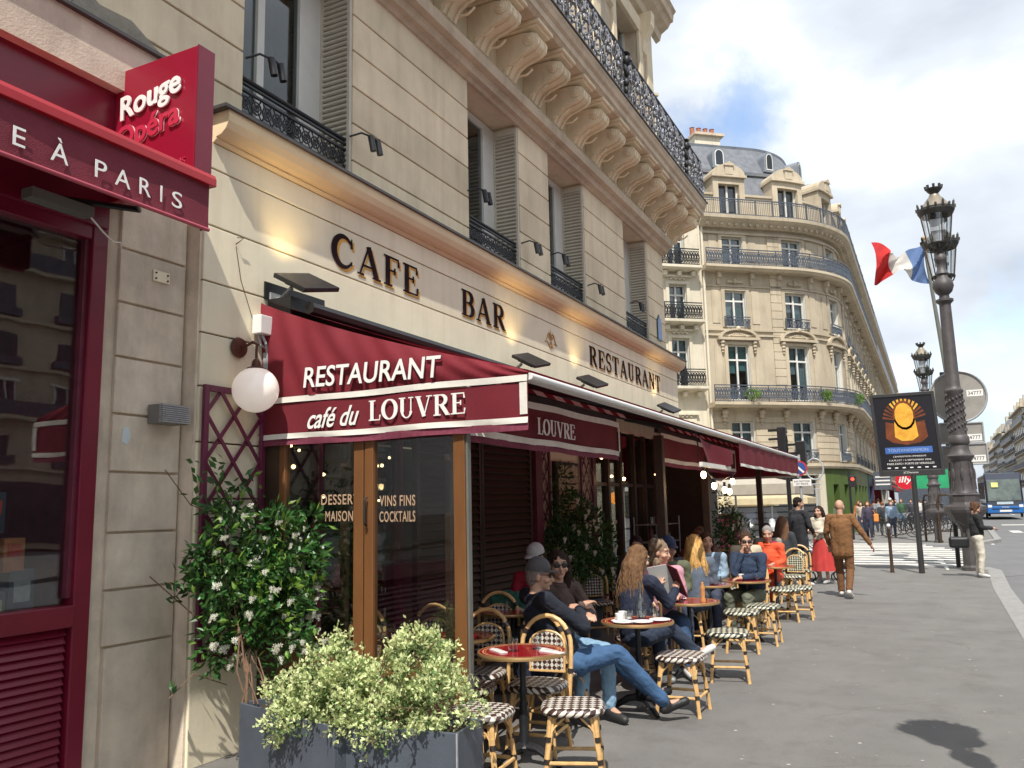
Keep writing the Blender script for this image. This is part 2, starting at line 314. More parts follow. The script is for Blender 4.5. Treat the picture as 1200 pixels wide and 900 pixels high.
# serif capitals drawn with ribbons of varying width; unit cell height 1
def _arc(cx, cy, rx, ry, a0, a1, w0, w1, n=14):
    return [(cx+rx*math.cos(R(a0+(a1-a0)*i/n)), cy+ry*math.sin(R(a0+(a1-a0)*i/n)), w0+(w1-w0)*math.sin(math.pi*i/n)) for i in range(n+1)]
TK, TN = .17, .055
def _s(x, y0=0, y1=1, w=TK): return [(x, y0, w), (x, y1, w)]
def _h(x0, x1, y, w=TN): return [(x0, y, w), (x1, y, w)]
GL = {
 'C': (.78, [_arc(.42, .5, .34, .47, 40, 320, TN, TK*1.1, 26), [(.70, .98, .03), (.70, .68, .07)], [(.70, .14, .03), (.70, .26, .05)]]),
 'A': (.86, [[(.10, 0.03, TN), (.43, .98, TN)], [(.42, .98, TK), (.74, .03, TK)], _h(.20, .64, .33), _h(0, .24, .025), _h(.58, .90, .025)]),
 'F': (.68, [_s(.20), _h(.04, .66, .97), _h(.2, .5, .53), [(.64, .97, .03), (.66, .72, .07)], [(.49, .64, .05), (.49, .42, .05)], _h(.04, .38, .025)]),
 'E': (.72, [_s(.20), _h(.04, .66, .97), _h(.2, .5, .53), [(.64, .97, .03), (.66, .74, .07)], [(.49, .64, .05), (.49, .42, .05)], _h(.04, .68, .03), [(.66, .03, .03), (.69, .27, .07)]]),
 'B': (.74, [_s(.20), _h(.04, .42, .97), _h(.04, .42, .025), _h(.2, .42, .53), _arc(.40, .75, .22, .22, 90, -90, TN, TK), _arc(.42, .28, .25, .255, 90, -90, TN, TK)]),
 'R': (.82, [_s(.20), _h(.04, .42, .97), _h(.04, .38, .025), _h(.2, .42, .50), _arc(.40, .735, .23, .235, 90, -90, TN, TK), [(.42, .5, TK), (.70, .04, TK)], _h(.62, .84, .025)]),
 'S': (.62, [_arc(.32, .74, .22, .235, 30, 270, TN, TK*.8, 18), _arc(.32, .265, .235, .24, 90, -150, TK*.8, TN*1.2, 18), [(.53, .98, .03), (.53, .74, .06)], [(.10, .02, .03), (.10, .28, .06)]]),
 'T': (.76, [_s(.38), _h(.04, .72, .97), [(.06, .98, .03), (.05, .72, .07)], [(.70, .98, .03), (.71, .72, .07)], _h(.22, .54, .025)]),
 'U': (.84, [_s(.20, .32, 1), [(.64, 1, TN), (.64, .32, TN)], _arc(.42, .32, .22, .30, 180, 360, TK*.8, TN, 14), _h(.04, .36, .975), _h(.52, .76, .975)]),
 'N': (.86, [[(.16, .03, TN), (.16, .97, TN)], [(.18, .97, TK), (.68, .05, TK)], [(.70, .03, TN), (.70, .97, TN)], _h(.02, .28, .975), _h(.04, .28, .025), _h(.56, .84, .975)]),
 'L': (.66, [_s(.20), _h(.04, .38, .975), _h(.04, .62, .03), [(.60, .03, .03), (.63, .27, .07)]]),
 'O': (.84, [_arc(.42, .5, .33, .47, 90, 270, TN, TK*1.1, 18), _arc(.42, .5, .33, .47, 270, 450, TN, TK*1.1, 18)]),
 'V': (.82, [[(.12, .97, TK), (.42, .02, TK)], [(.42, .02, TN), (.68, .97, TN)], _h(0, .28, .975), _h(.54, .82, .975)]),
 ' ': (.4, [])}
def serif(body, w, h, org, xd, up, mat, parent, ext=.006, name='letter', per=True, gap=.06, label=None):
    """each capital its own raised letter; overlapping strokes sit at stepped depths"""
    tot = sum(GL[c][0]+gap for c in body)-gap; X = Vector(xd).normalized(); U = Vector(up).normalized(); Z = X.cross(U); x = 0; sx = w/tot; out = []; mb = MB()
    for c in body:
        gw, st = GL[c]
        if per: mb = MB()
        for k, s_ in enumerate(st):
            e_ = ext+k*.0004; n = len(s_); L_, R_ = [], []
            for i, (px, py, wd_) in enumerate(s_):
                q = s_[min(i+1, n-1)]; p = s_[max(i-1, 0)]; dx, dy = (q[0]-p[0]), (q[1]-p[1]); ln = math.hypot(dx, dy) or 1; nx, ny = -dy/ln, dx/ln
                L_.append((px+nx*wd_/2, py+ny*wd_/2)); R_.append((px-nx*wd_/2, py-ny*wd_/2))
            def P(a, z): return Vector(org)+X*((x+a[0])*sx)+U*(a[1]*h)+Z*z
            vs = [P(a, e_) for a in L_]+[P(a, e_) for a in R_]+[P(a, 0) for a in L_]+[P(a, 0) for a in R_]
            fs = []
            for i in range(n-1): fs += [(i, n+i, n+i+1, i+1), (i, i+1, 2*n+i+1, 2*n+i), (n+i, 3*n+i, 3*n+i+1, n+i+1)]
            fs += [(0, 2*n, 3*n, n), (n-1, 2*n-1, 4*n-1, 3*n-1)]
            mb.add(vs, fs)
        x += gw+gap
        if per and st: out.append(mb.obj(name, mat, parent))
    if not per: out = mb.obj(name, mat, parent)
    return out
def rot(v, a): return (v[0]*math.cos(a)-v[1]*math.sin(a), v[0]*math.sin(a)+v[1]*math.cos(a))
# ================================================================== GROUND
# pavement outline: cafe side, kerb curves away to the right
KERB = [(-30, -1.25), (4, -1.08), (12.6, -1.12), (18.5, -1.16), (23.2, -1.30), (24.1, -1.1), (24.5, -.6), (24.6, 4.5), (24.6, 16.0)]
o = MB().add([(-300, -300, -.14), (900, -300, -.14), (900, 400, -.14), (-300, 400, -.14)], [(0, 1, 2, 3)]).obj('road', M['road']); o['kind'] = 'structure'
KB = .018   # the crossing is level with the street on the near side: a low dropped kerb, rising in front
mb = MB(); near = [(-30, 40)]+[(x, y+.30) for x, y in KERB[:5]]+[(24.0, -.78), (24.22, -.5), (24.3, 4.5), (24.3, 40)]
mb.prism(near, -.2, 0.0, 'z'); o = mb.obj('pavement', M['asphalt']); o['kind'] = 'structure'
# granite kerb stones, one piece per metre or so
kb = thing('kerb', 'pale granite kerb stones edging the near pavement along the street', 'kerb', (12, -1, 0))
stone_n = 0
def kerb_run(poly, parent, wdt=.30, z=.006, step=1.2):
    pts = [Vector((a, b, 0)) for a, b in poly]
    for a, b in zip(pts[:-1], pts[1:]):
        L = (b-a).length; n = max(1, int(L/step)); d = (b-a)/n; nn = Vector((-d.y, d.x, 0)).normalized()*wdt
        for i in range(n):
            p = a+d*i+d.normalized()*.008; q = a+d*(i+1)-d.normalized()*.008; m_ = MB()
            m_.add([p, q, q+nn, p+nn]+[v+Vector((0, 0, -.24)) for v in (p, q, q+nn, p+nn)], [(0, 1, 2, 3), (7, 6, 5, 4), (0, 4, 5, 1), (1, 5, 6, 2), (2, 6, 7, 3), (3, 7, 4, 0)])
            for v in range(len(m_.v)): m_.v[v] = (m_.v[v][0], m_.v[v][1], m_.v[v][2]+z)
            m_.obj('kerb_stone', M['granite'], parent, bevel=.012)
kerb_run([(2, -1.09), (4, -1.08)]+KERB[2:], kb)
# far pavement in front of the corner building, then along the street
far = [(40.9, 3.9), (41.0, 14), (41, 60), (300, 60), (300, -2.6), (58, -2.6), (41, -2.1), (36.5, -.9), (36.6, .6), (38.6, 2.6)]
o = MB().prism(far, -.2, -.005, 'z').obj('far_pavement', M['asphalt']); o['kind'] = 'structure'
kb2 = thing('kerb', 'far granite kerb stones beyond the pedestrian crossing', 'kerb', (38, 1, 0))
kerb_run([(60, -2.62), (58, -2.62), (41, -2.12), (36.5, -.92), (36.6, .6), (38.6, 2.6), (40.9, 3.9), (41.0, 14)][::-1], kb2, -.28, .002, 1.6)
# pavement on the other side of the street
o = MB().box(-60, 400, -20, -13.2, -.2, -.0).obj('opposite_pavement', M['asphalt']); o['kind'] = 'structure'
# crossing stripes (side street) on the road between the two pavements
zb = thing('pedestrian_crossing', 'white stripes of the pedestrian crossing over the side street', 'crossing', (32, 2, -.13))
# painted sheets lie across the flush plateau
plat = MB()
plat.add([(24.3, 40, -.006), (24.3, -.6, -.006), (24.9, -1.25, -.006), (37.0, -1.25, -.006), (38.9, 2.4, -.006), (41.2, 3.9, -.006), (41.3, 40, -.006), (24.9, -3.0, -.135), (37.0, -3.0, -.135), (23.0, -1.3, -.135)], [(0, 1, 2, 3, 4, 5, 6), (2, 7, 8, 3), (1, 9, 7, 2)])
o = plat.obj('side_street', M['road'], fix=False); o['kind'] = 'structure'
for k in range(12):
    x0 = 24.6+k*1.05; y0 = -.95+max(0, x0-30)*.28; y1 = 6.5+max(0, x0-30)*.4
    m_ = MB(); m_.box(x0, x0+.52, y0+random.uniform(-.1, .1), y1, -.002, .0045); m_.obj('stripe', M['marking'], zb)
mk = MB(); mk.add([(23.0, -.15, .004), (23.2, -.2, .004), (26.8, -.1, .004), (26.6, .05, .004)], [(0, 1, 2, 3)])
mk.obj('border_line', M['marking'], zb)
# lane marks on the road: dashed crossing row + centre lines
for (x, y, l, w) in [(52, -3.6, 1.0, .5), (52, -4.9, 1.0, .5), (52, -6.2, 1.0, .5), (52, -7.5, 1, .5), (34, -1.9, 9, .12), (70, -7.6, 6, .15), (88, -7.6, 6, .15), (106, -7.6, 6, .15), (23.2, -2.1, .25, 1.2), (66, -4.0, .5, 3), (40, -9.0, 6, .14)]:
    m_ = MB().box(x, x+l*3 if l < 1.01 else x+l, y-w, y, -.139, -.134).obj('lane_mark', M['marking']); m_['kind'] = 'structure'
# fine cracks and repair seams in the asphalt
ck = MB()
def crack(x, y, a, n, st, w):
    p = Vector((x, y, .0035)); prev = None
    for i in range(n):
        a += random.uniform(-.35, .35); q = p+Vector((math.cos(a), math.sin(a), 0))*st; nn = Vector((-math.sin(a), math.cos(a), 0))*w*random.uniform(.4, 1)
        ck.add([p-nn, q-nn*.7, q+nn*.7, p+nn], [(0, 1, 2, 3)]); p = q
mh = MB().lathe([(.001, .002), (.0, .002)], (0, 0, 0), 4) if False else None
crack(7.3, .95, -.6, 22, .06, .0022); crack(11, -.2, .1, 60, .08, .003); crack(9, 1.6, 1.2, 20, .08, .002); crack(6.2, .2, 2.0, 16, .07, .002); crack(12.6, -.6, 1.55, 50, .09, .004)
o = ck.obj('pavement_cracks', pm('crack_dark', (.09, .085, .08), .9, .2), fix=False); o['kind'] = 'structure'
sp = MB()
for _ in range(130):
    x, y = random.uniform(4, 20), random.uniform(-.5, 2.0); r_ = random.uniform(.006, .02); n_ = 7
    sp.add([(x+r_*math.cos(2*math.pi*i/n_)*random.uniform(.6, 1), y+r_*math.sin(2*math.pi*i/n_)*random.uniform(.6, 1), .003) for i in range(n_)], [tuple(range(n_))])
o = sp.obj('pavement_specks', pm('chewing_gum_spots', (.42, .41, .39), .9, .3), fix=False); o['kind'] = 'stuff'; o['label'] = 'pale gum spots and litter specks trodden into the grey pavement'; o['category'] = 'litter'
# ================================================================== CAFE BUILDING
cb = thing('cafe_building', 'beige limestone corner building with cafe signs, shutters and a stone balcony on scrolled consoles', 'building', (4.3, 4.8, 0))
WY = 4.8
OP = [(1.6, 3.1), (4.85, 6.32), (8.65, 10.1), (11.12, 12.57), (14.58, 16.03)]
piers = []; x = -3.0
for a, b in OP: piers.append((x, a)); x = b
piers.append((x, 17.17))
# core behind the courses
core = MB()
jn = MB()
for a, b in piers: core.box(a, b, WY+.04, WY+.42, 4.3, 7.02); jn.box(a+.004, b-.004, WY+.028, WY+.0395, 4.5, 7.0)
jn.obj('joint_mortar', M['joint'], cb)
core.box(-3, 17.17, WY+.43, WY+.46, 7.02, 8.3); core.box(-3, 17.17, WY+.02, WY+.42, 7.02, 8.28)
core.box(-3, 17.17, WY+.02, WY+.42, 4.0, 4.29)
for a, b in OP: core.box(a-.4, b+.4, WY+1.4, WY+1.45, 4.2, 7.4)
core.box(16.75, 17.168, WY+.44, 14, 2.6, 20)
for a_, b_ in ((WY+.44, 5.7), (6.6, 7.0), (7.9, 8.3), (9.2, 14)): core.box(16.75, 17.168, a_, b_, 0, 2.6)
core.box(-3, 17.17, 9.5, 14, 0, 20)
core.obj('wall', M['stone'], cb)
room = MB(); room.box(-3, 16.7, 7.2, 7.25, 4.2, 8.2); room.box(-3, 16.7, WY+.5, 7.2, 4.15, 4.2); room.box(-3, 16.7, WY+.5, 7.2, 8.0, 8.05)
room.obj('room_wall', M['dark_room'], cb)
zs = [7.02, 6.62, 6.235, 5.85, 5.465, 5.08, 4.55]
for (a, b) in piers:
    for k in range(6):
        z1, z0 = zs[k]-.009, zs[k+1]+.009
        if k == 0: z1 = 7.0
        a2, b2 = a+.002, b-.002
        if a < 0: a2 = -3
        MB().box(a2, b2, WY, WY+.045, z0, z1).obj('stone_course', M['stone'], cb, bevel=.006)
        MB().box(a2+.0, b2, WY+.026, WY+.0295, z0-.014, z0).obj('course_joint', M['stone_dark'], cb) if False else None
# string moulding under the consoles
mo = MB(); mo.prism([(WY+.02, 6.99), (WY-.03, 6.99), (WY-.06, 7.03), (WY-.12, 7.04), (WY-.14, 7.08), (WY-.16, 7.10), (WY-.16, 7.12), (WY-.24, 7.14), (WY-.25, 7.20), (WY-.25, 7.28), (WY-.22, 7.30), (WY+.02, 7.31)], -3, 17.2, 'x')
mo.obj('moulding', M['stone_dark'], cb)
fr = MB(); fr.box(-3, 17.17, WY-.10, WY+.015, 7.31, 8.0); fr.obj('frieze', M['stone'], cb)
# scrolled consoles
cp = []
for t in range(9):  # outer S-curve from the back foot to the front volute
    u = t/8; cp.append((WY-.12-.62*(u**1.5), 7.33+.18*u+.26*u*u*u if u > .0 else 7.33))
prof = [(WY-.10, 7.34), (WY-.17, 7.33), (WY-.21, 7.36), (WY-.24, 7.43), (WY-.29, 7.50), (WY-.38, 7.555), (WY-.50, 7.59), (WY-.61, 7.62), (WY-.675, 7.67), (WY-.69, 7.74), (WY-.66, 7.80), (WY-.58, 7.83), (WY-.50, 7.85), (WY-.10, 7.85)]
con = MB(); W2 = .155
con.prism(prof, -W2, W2, 'x')
con.prism([(a-.018 if i in range(1, 11) else a, b-.015 if i in range(2, 9) else b) for i, (a, b) in enumerate(prof)], -.045, .045, 'x')
for xr in (-.125, .125): con.prism([(a-.022 if i in range(1, 12) else a, b-.020 if i in range(2, 9) else b) for i, (a, b) in enumerate(prof)], xr-.025, xr+.025, 'x')
for sgn in (-1, 1):
    for ring, (rr, dd) in enumerate(((.085, .02), (.055, .035), (.025, .05))):
        con.tube([(sgn*(W2+.0), WY-.58, 7.735), (sgn*(W2+dd), WY-.58, 7.735)], rr, 14)
    con.tube([(sgn*(W2+.004), WY-.20-.04*i, 7.40+.012*i+.02*math.sin(i)) for i in range(8)], .018, 6)
con.box(-W2-.05, W2+.05, WY-.72, WY-.1, 7.86, 7.90); con.box(-W2-.08, W2+.08, WY-.76, WY-.1, 7.90, 7.95)
con.tube([(0, WY-.15, 7.36), (0, WY-.15, 7.28)], [.05, .02], 8)
cme = con.mesh('console', M['stone'], False)
for k in range(-7, 12):
    x = 8.64+.8*k-.0
    if x < 2: continue
    c_ = link('console', cme, cb, bevel=.008); c_.location = Vector((x, 0, 0))-wloc(cb)
# balcony slab
sl = MB(); sl.prism([(WY+.02, 7.951), (WY-.72, 7.951), (WY-.76, 7.99), (WY-.78, 8.0), (WY-.78, 8.10), (WY-.82, 8.13), (WY-.84, 8.19), (WY-.86, 8.22), (WY-.86, 8.255), (WY+.02, 8.255)], -3, 17.93, 'x')
sl.obj('balcony_slab', M['stone_dark'], cb)
MB().box(-3, 17.96, WY-.885, WY-.1, 8.256, 8.275).obj('slab_flashing', M['lead_edge'], cb)
# upper storey
us = MB(); zz0, zz1 = 8.28, 12.0
for i, (a, b) in enumerate(piers): us.box(a-.0, b+.0, WY, WY+.5, zz0, zz1)
us.box(-3, 17.17, WY+.001, WY+.5, zz1, 20)
us.box(-3, 17.17, WY+.01, WY+.5, 11.62, 12.0)
us.obj('upper_wall', M['stone_dark'], cb)
for a, b in OP:
    f_ = MB(); f_.box(a-.22, a, WY-.06, WY+.02, 8.29, 11.9); f_.box(b, b+.22, WY-.06, WY+.02, 8.29, 11.9); f_.box(a-.22, b+.22, WY-.07, WY+.02, 11.62, 11.95)
    for s_ in (a-.42, b+.18): f_.prism([(WY, 11.2), (WY-.08, 11.25), (WY-.12, 11.5), (WY-.28, 11.8), (WY-.3, 12.1), (WY, 12.1)], s_, s_+.24, 'x')
    f_.obj('window_surround', M['stone'], cb, bevel=.01)
    g_ = MB(); g_.box(a+.03, b-.03, WY+.3, WY+.34, 8.3, 11.6); g_.obj('window_pane', M['pane'], cb)
    q_ = MB(); q_.box(a, a+.06, WY+.26, WY+.4, 8.3, 11.6); q_.box(b-.06, b, WY+.26, WY+.4, 8.3, 11.6); q_.box((a+b)/2-.05, (a+b)/2+.05, WY+.26, WY+.4, 8.3, 11.6); q_.box(a, b, WY+.26, WY+.4, 10.6, 10.68); q_.obj('window_frame', M['white_paint'], cb)
    MB().box(a, b, WY+.6, WY+.65, 8.3, 11.7).obj('room_wall', M['dark_room'], cb)
for px_ in (3.9, 7.5, 10.7, 13.5, 16.8):
    MB().box(px_-.2, px_+.2, WY-.05, WY, 8.3, 12.1).obj('pilaster', M['stone'], cb, bevel=.01)
co_ = MB(); co_.prism([(WY, 12.1), (WY-.1, 12.15), (WY-.14, 12.3), (WY-.3, 12.4), (WY-.36, 12.5), (WY-.42, 12.52), (WY-.44, 12.68), (WY-.5, 12.75), (WY, 12.8)], -3, 17.55, 'x'); co_.obj('cornice', M['stone_dark'], cb)
# windows of the first floor: frames, panes, shutters, low rails
def first_floor_window(a, b, tall):
    y = WY+.40
    w = MB(); z0, z1 = 4.75, 7.0
    for p in ((a, a+.07), (b-.30-.06, b-.30), ((a+b-.3)/2-.045, (a+b-.3)/2+.045)): w.box(p[0], p[1], y-.03, y+.05, z0, z1)
    w.box(a+.07, b-.36, y-.025, y+.045, 6.9, 7.0); w.box(a+.07, b-.36, y-.025, y+.045, z0, z0+.09)
    fo = w.obj('window_frame', M['white_paint'], cb, bevel=.004)
    MB().box(a+.07, (a+b-.3)/2-.045, y+.005, y+.012, z0+.09, 6.9).obj('pane', M['pane'], fo)
    MB().box((a+b-.3)/2+.045, b-.36, y+.005, y+.012, z0+.09, 6.9).obj('pane', M['pane'], fo)
    MB().box(b-.30, b, y-.02, y+.04, z0, 7.0).obj('reveal_panel', M['white_paint'], cb)
    MB().box(a+.1, a+.5, y+.10, y+.11, z0, 6.9).obj('curtain', M['curtain'], cb)
SLM = MB().box(-.003, .019, 0, .31, -.016, .016, Matrix.Rotation(R(28), 3, 'Y')).mesh('slat', M['shutter'])
SLM2 = SLM
def shutter(x, face):
    """one folded louvred shutter standing in the reveal, seen on its side"""
    t = thing('shutter', face, 'shutter', (x, WY+.01, 4.72), 0, 'louvred shutters folded into the first floor windows')
    f = MB(); f.box(-.04, 0, 0, .035, 0, 2.26); f.box(-.04, 0, .335, .37, 0, 2.26); f.box(-.04, 0, .035, .335, 0, .07); f.box(-.04, 0, .035, .335, 2.17, 2.26); f.box(-.012, 0, .036, .334, .07, 2.17)
    f.obj('shutter_frame', M['shutter'], t, local=True, bevel=.003)
    n = 38
    for i in range(n):
        s_ = bpy.data.objects.new('slat', SLM); COL.objects.link(s_); s_.parent = t; s_.location = (-.035, .03, .10+i*2.05/(n-1)); s_.rotation_euler = (0, 0, 0)
    return t
labs = ['beige louvred shutter in the window at the left end over the red shop', 'beige louvred shutter of the window above the words CAFE, nearest the camera', 'beige louvred shutter in the window above the word BAR', 'beige louvred shutter in the third window, above the gilt ornament', 'beige louvred shutter beside the blue street plaque at the corner']
rw = ['low black iron rail across the bottom of the window over the red shop', 'ornate low black iron rail with rings in the nearest first floor window', 'low black iron rail in the window over the word BAR', 'low black iron rail in the window over the gilt ornament', 'low black iron rail in the window next to the blue street plaque']
ringm = MB()
for k in range(1): ringm.tube([(.055*math.cos(R(a)), 0, .055*math.sin(R(a))) for a in range(0, 360, 30)], .008, 6, closed=True); ringm.tube([(.03*math.cos(R(a)), 0, .03*math.sin(R(a))) for a in range(0, 360, 45)], .007, 6, closed=True); ringm.tube([(-.06, 0, -.08), (-.03, 0, -.03), (0, .0, .0), (.03, 0, .05), (.055, 0, .09)], .008, 5); ringm.tube([(.055, 0, -.085), (.0, 0, 0), (-.055, 0, .09)], .006, 5)
ringm = ringm.mesh('ring_panel', M['iron'], True)
for i, (a, b) in enumerate(OP):
    first_floor_window(a, b, i)
    shutter(b-.004, labs[i])
    t = thing('window_rail', rw[i], 'railing', ((a+b)/2, WY+.06, 4.75), 0, 'low iron rails in the first floor windows')
    rl = MB()
    for z in (4.86, 4.98, 5.18, 5.24): rl.box(a+.02, b-.02, WY+.05, WY+.075, z-.010, z+.010)
    rl.tube([(a+.02, WY+.062, 5.28), (b-.02, WY+.062, 5.28)], .02, 8); rl.obj('rail_bar', M['iron'], t)
    n = 11
    for k in range(n):
        q = link('ring_panel', ringm, t, local=True); q.location = Vector((a+.1+(b-a-.2)*k/(n-1), WY+.062, 5.08))-t.location
# small spotlights on arms over the cornice
def spot_pair(x, z, label, y=WY-.02):
    t = thing('spotlight', label, 'lamp', (x, y, z), 0, 'small black spotlights above the cafe cornice')
    m_ = MB(); m_.tube([(x-.18, WY, z+.0), (x-.12, WY-.10, z+.04), (x, y-.13, z+.03), (x+.06, y-.15, z)], .011, 6); m_.obj('arm', M['black_metal'], t, smooth=True)
    for d in (-.05, .06):
        m_ = MB(); m_.tube([(x+d, y-.14, z+.02), (x+d+.02, y-.16, z-.13)], .032, 10); m_.obj('lamp_head', M['black_metal'], t, smooth=True)
spot_pair(5.05, 5.42, 'black twin spotlight on a curved arm in front of the nearest window')
spot_pair(6.45, 5.30, 'black twin spotlight just right of the nearest shutter')
spot_pair(10.3, 5.30, 'black spotlight between the second and third windows')
spot_pair(8.8, 5.55, 'black spotlight on an arm inside the second window opening'); spot_pair(12.8, 5.28, 'black spotlight right of the third window'); spot_pair(11.3, 5.4, 'black spotlight in front of the third window pane'); spot_pair(15.0, 5.45, 'black spotlight in front of the corner window')
# blue enamel street plaque
t = thing('street_plaque', 'blue enamel street name plaque with pointed top on the corner of the wall', 'plaque', (16.67, WY-.01, 5.0))
pl = [(16.52, 5.05), (16.82, 5.05), (16.82, 5.42), (16.76, 5.52), (16.67, 5.60), (16.58, 5.52), (16.52, 5.42)]
MB().prism(pl, WY-.02, WY-.001, 'y').obj('plaque_frame', pm('green_border', (.02, .09, .06), .3), t)
MB().prism([(16.67+(a-16.67)*.88, 5.3+(b-5.3)*.92) for a, b in pl], WY-.026, WY-.0195, 'y').obj('plaque_face', pm('enamel_blue', (.05, .12, .34), .25, .08), t)
text('AV. DE', .16, .04, (16.59, WY-.027, 5.40), (1, 0, 0), (0, 0, 1), M['white'], t, .001); text("L'OPERA", .22, .05, (16.56, WY-.027, 5.28), (1, 0, 0), (0, 0, 1), M['white'], t, .001)
# ---- balcony railing with scrollwork
br = thing('balcony_railing', 'black and silver wrought iron balcony railing with scrolls above the consoles', 'railing', (10, WY-.8, 8.28))
def scroll(cx, cz, r, a0, turns, sg, y, w):
    return [(cx+sg*r*(1-.78*t/16)*math.cos(a0+turns*2*math.pi*t/16), y+w*math.sin(t*.6), cz+r*(1-.78*t/16)*math.sin(a0+turns*2*math.pi*t/16)) for t in range(17)]
pan = MB(); ry = 0
for sg in (-1, 1):
    pan.tube([(sg*.235, 0, .06), (sg*.235, 0, .88)], .013, 6)
    pan.tube(scroll(sg*.13, .26, .10, math.pi/2, 1.3, sg, 0, .02), .019, 6); pan.tube(scroll(sg*.13, .66, .10, -math.pi/2, -1.3, sg, 0, .02), .019, 6)
    pan.tube([(sg*.03, 0, .10), (sg*.10, .02, .16), (sg*.03, .03, .34), (sg*.12, .01, .47), (sg*.03, -.03, .60), (sg*.10, -.02, .78), (sg*.03, 0, .86)], .021, 6)
    pan.tube([(sg*.23, 0, .36), (sg*.16, -.03, .44), (sg*.10, -.02, .47), (sg*.16, -.03, .50), (sg*.23, 0, .58)], [.008, .018, .02, .018, .008], 6)
    for zz in (.20, .40, .55, .75): pan.blob((sg*.17, -.02, zz), (.035, .012, .022), 6, 4)
pan.blob((0, -.03, .47), (.035, .03, .06), 8, 6); pan.blob((0, -.02, .78), (.03, .02, .04), 8, 6); pan.blob((0, -.02, .2), (.03, .02, .04), 8, 6); pan.tube([(0, 0, .05), (0, 0, .88)], .010, 6)
M['iron_silver'] = pm('weathered_silver_iron', (.03, .03, .034), .35, .5, 22, .3, 80, metal=.45, c2=(.42, .42, .45))
pme = pan.mesh('scroll_panel', M['iron_silver'], True)
for k in range(0, 30):
    x = 3.25+.5*k
    q = link('scroll_panel', pme, br, local=True); q.location = Vector((x, WY-.78, 8.32))-br.location
rl = MB(); rl.box(3, 17.86, WY-.80, WY-.76, 8.33, 8.365); rl.box(3, 17.86, WY-.79, WY-.77, 9.14, 9.16); rl.obj('rail_bar', M['iron'], br)
rl = MB(); rl.tube([(3, WY-.78, 9.2), (17.86, WY-.78, 9.2)], .03, 8); rl.tube([(17.86, WY-.78, 9.2), (17.86, WY, 9.2)], .03, 8); rl.obj('hand_rail', M['iron'], br)
for k in range(3):
    q = link('scroll_panel', pme, br, local=True); q.location = Vector((17.86, WY-.55+.28*k, 8.32))-br.location; q.rotation_euler = (0, 0, R(90))
for x in (9.1, 12.55, 16.35):   # cast mask ornaments
    m_ = MB(); m_.blob((x, WY-.86, 8.98), (.07, .07, .10), 10, 8); m_.blob((x, WY-.93, 8.97), (.018, .03, .035), 6, 5); m_.blob((x, WY-.87, 9.10), (.09, .05, .03), 10, 6); m_.blob((x, WY-.85, 8.78), (.055, .05, .10), 8, 6); m_.blob((x-.06, WY-.85, 8.82), (.03, .03, .08), 6, 5); m_.blob((x+.06, WY-.85, 8.82), (.03, .03, .08), 6, 5); m_.blob((x, WY-.84, 8.60), (.05, .05, .08), 8, 6); m_.blob((x, WY-.83, 8.47), (.035, .04, .07), 8, 6)
    m_.obj('mask_ornament', M['iron'], br, smooth=True)
# ---- cafe front: cladding, cornice, courses
FY = 4.6
cz = [4.44, 4.235, 3.795, 3.37, 2.62-.0]
for k in range(3):
    x1 = 17.17
    MB().box(4.31, x1, FY, FY+.2, cz[k+1]+.006, cz[k]-.006).obj('stone_course', M['stone_cafe'], cb, bevel=.005)
MB().box(4.32, 17.16, FY+.025, FY+.2, 2.9, 4.44).obj('joint_mortar', M['joint'], cb)
MB().box(4.315, 4.95, FY+.03, FY+.2, 0, 2.9).obj('joint_mortar', M['joint'], cb)
for (a, b) in ((3.364, 2.99), (2.978, 2.6), (2.588, 2.2), (2.188, 1.8), (1.788, 1.4), (1.388, 0)):
    MB().box(4.31, 4.95, FY, FY+.2, b, a).obj('stone_block', M['stone_cafe'], cb, bevel=.005)
MB().box(4.95, 17.17, FY+.001, FY+.2, 2.9, 3.364).obj('stone_course', M['stone_cafe'], cb)
cv = MB(); A = [(FY+.02, 4.44), (FY-.01, 4.44), (FY-.035, 4.46), (FY-.03, 4.475)]+[(FY-.03-.13*(math.sin(R(a))), 4.475+.14*(1-math.cos(R(a)))) for a in (0, 25, 50, 75, 90)]+[(FY-.16, 4.66), (FY+.25, 4.66)]
cv.prism(A, 4.36, 17.3, 'x'); cv.obj('cornice_cove', M['stone_cove'], cb)
MB().box(4.30, 17.33, FY-.185, FY+.19, 4.661, 4.685).obj('cornice_flashing', M['lead_edge'], cb)
# painted words, gilt edge first, plum face over it
for wd_, x0, x1 in (('CAFE', 5.76, 7.17), ('BAR', 8.06, 9.16), ('RESTAURANT', 12.04, 15.86)):
    serif(wd_, x1-x0, .30, (x0+.035, FY-.0005, 3.845), (1, 0, 0), (0, 0, 1), M['gold'], cb, .004, 'letter_edge', gap=.14)
    serif(wd_, x1-x0, .30, (x0, FY-.006, 3.865), (1, 0, 0), (0, 0, 1), M['letter'], cb, .004, 'letter', gap=.14)
orn = MB(); oc = (10.58, 3.985)
for k, (a, l) in enumerate(((90, .17), (62, .15), (118, .15), (35, .13), (145, .13), (-90, .16), (-60, .09), (-120, .09))):
    d = (math.cos(R(a)), math.sin(R(a))); n_ = (-d[1], d[0])
    P_ = [(oc[0]+d[0]*l*t+n_[0]*w_, oc[1]+d[1]*l*t+n_[1]*w_) for t, w_ in ((0, 0), (.4, .022), (1, 0), (.4, -.022))]
    orn.add([(a_, FY-.003-.0004*k, b_) for a_, b_ in P_], [(0, 1, 2, 3)])
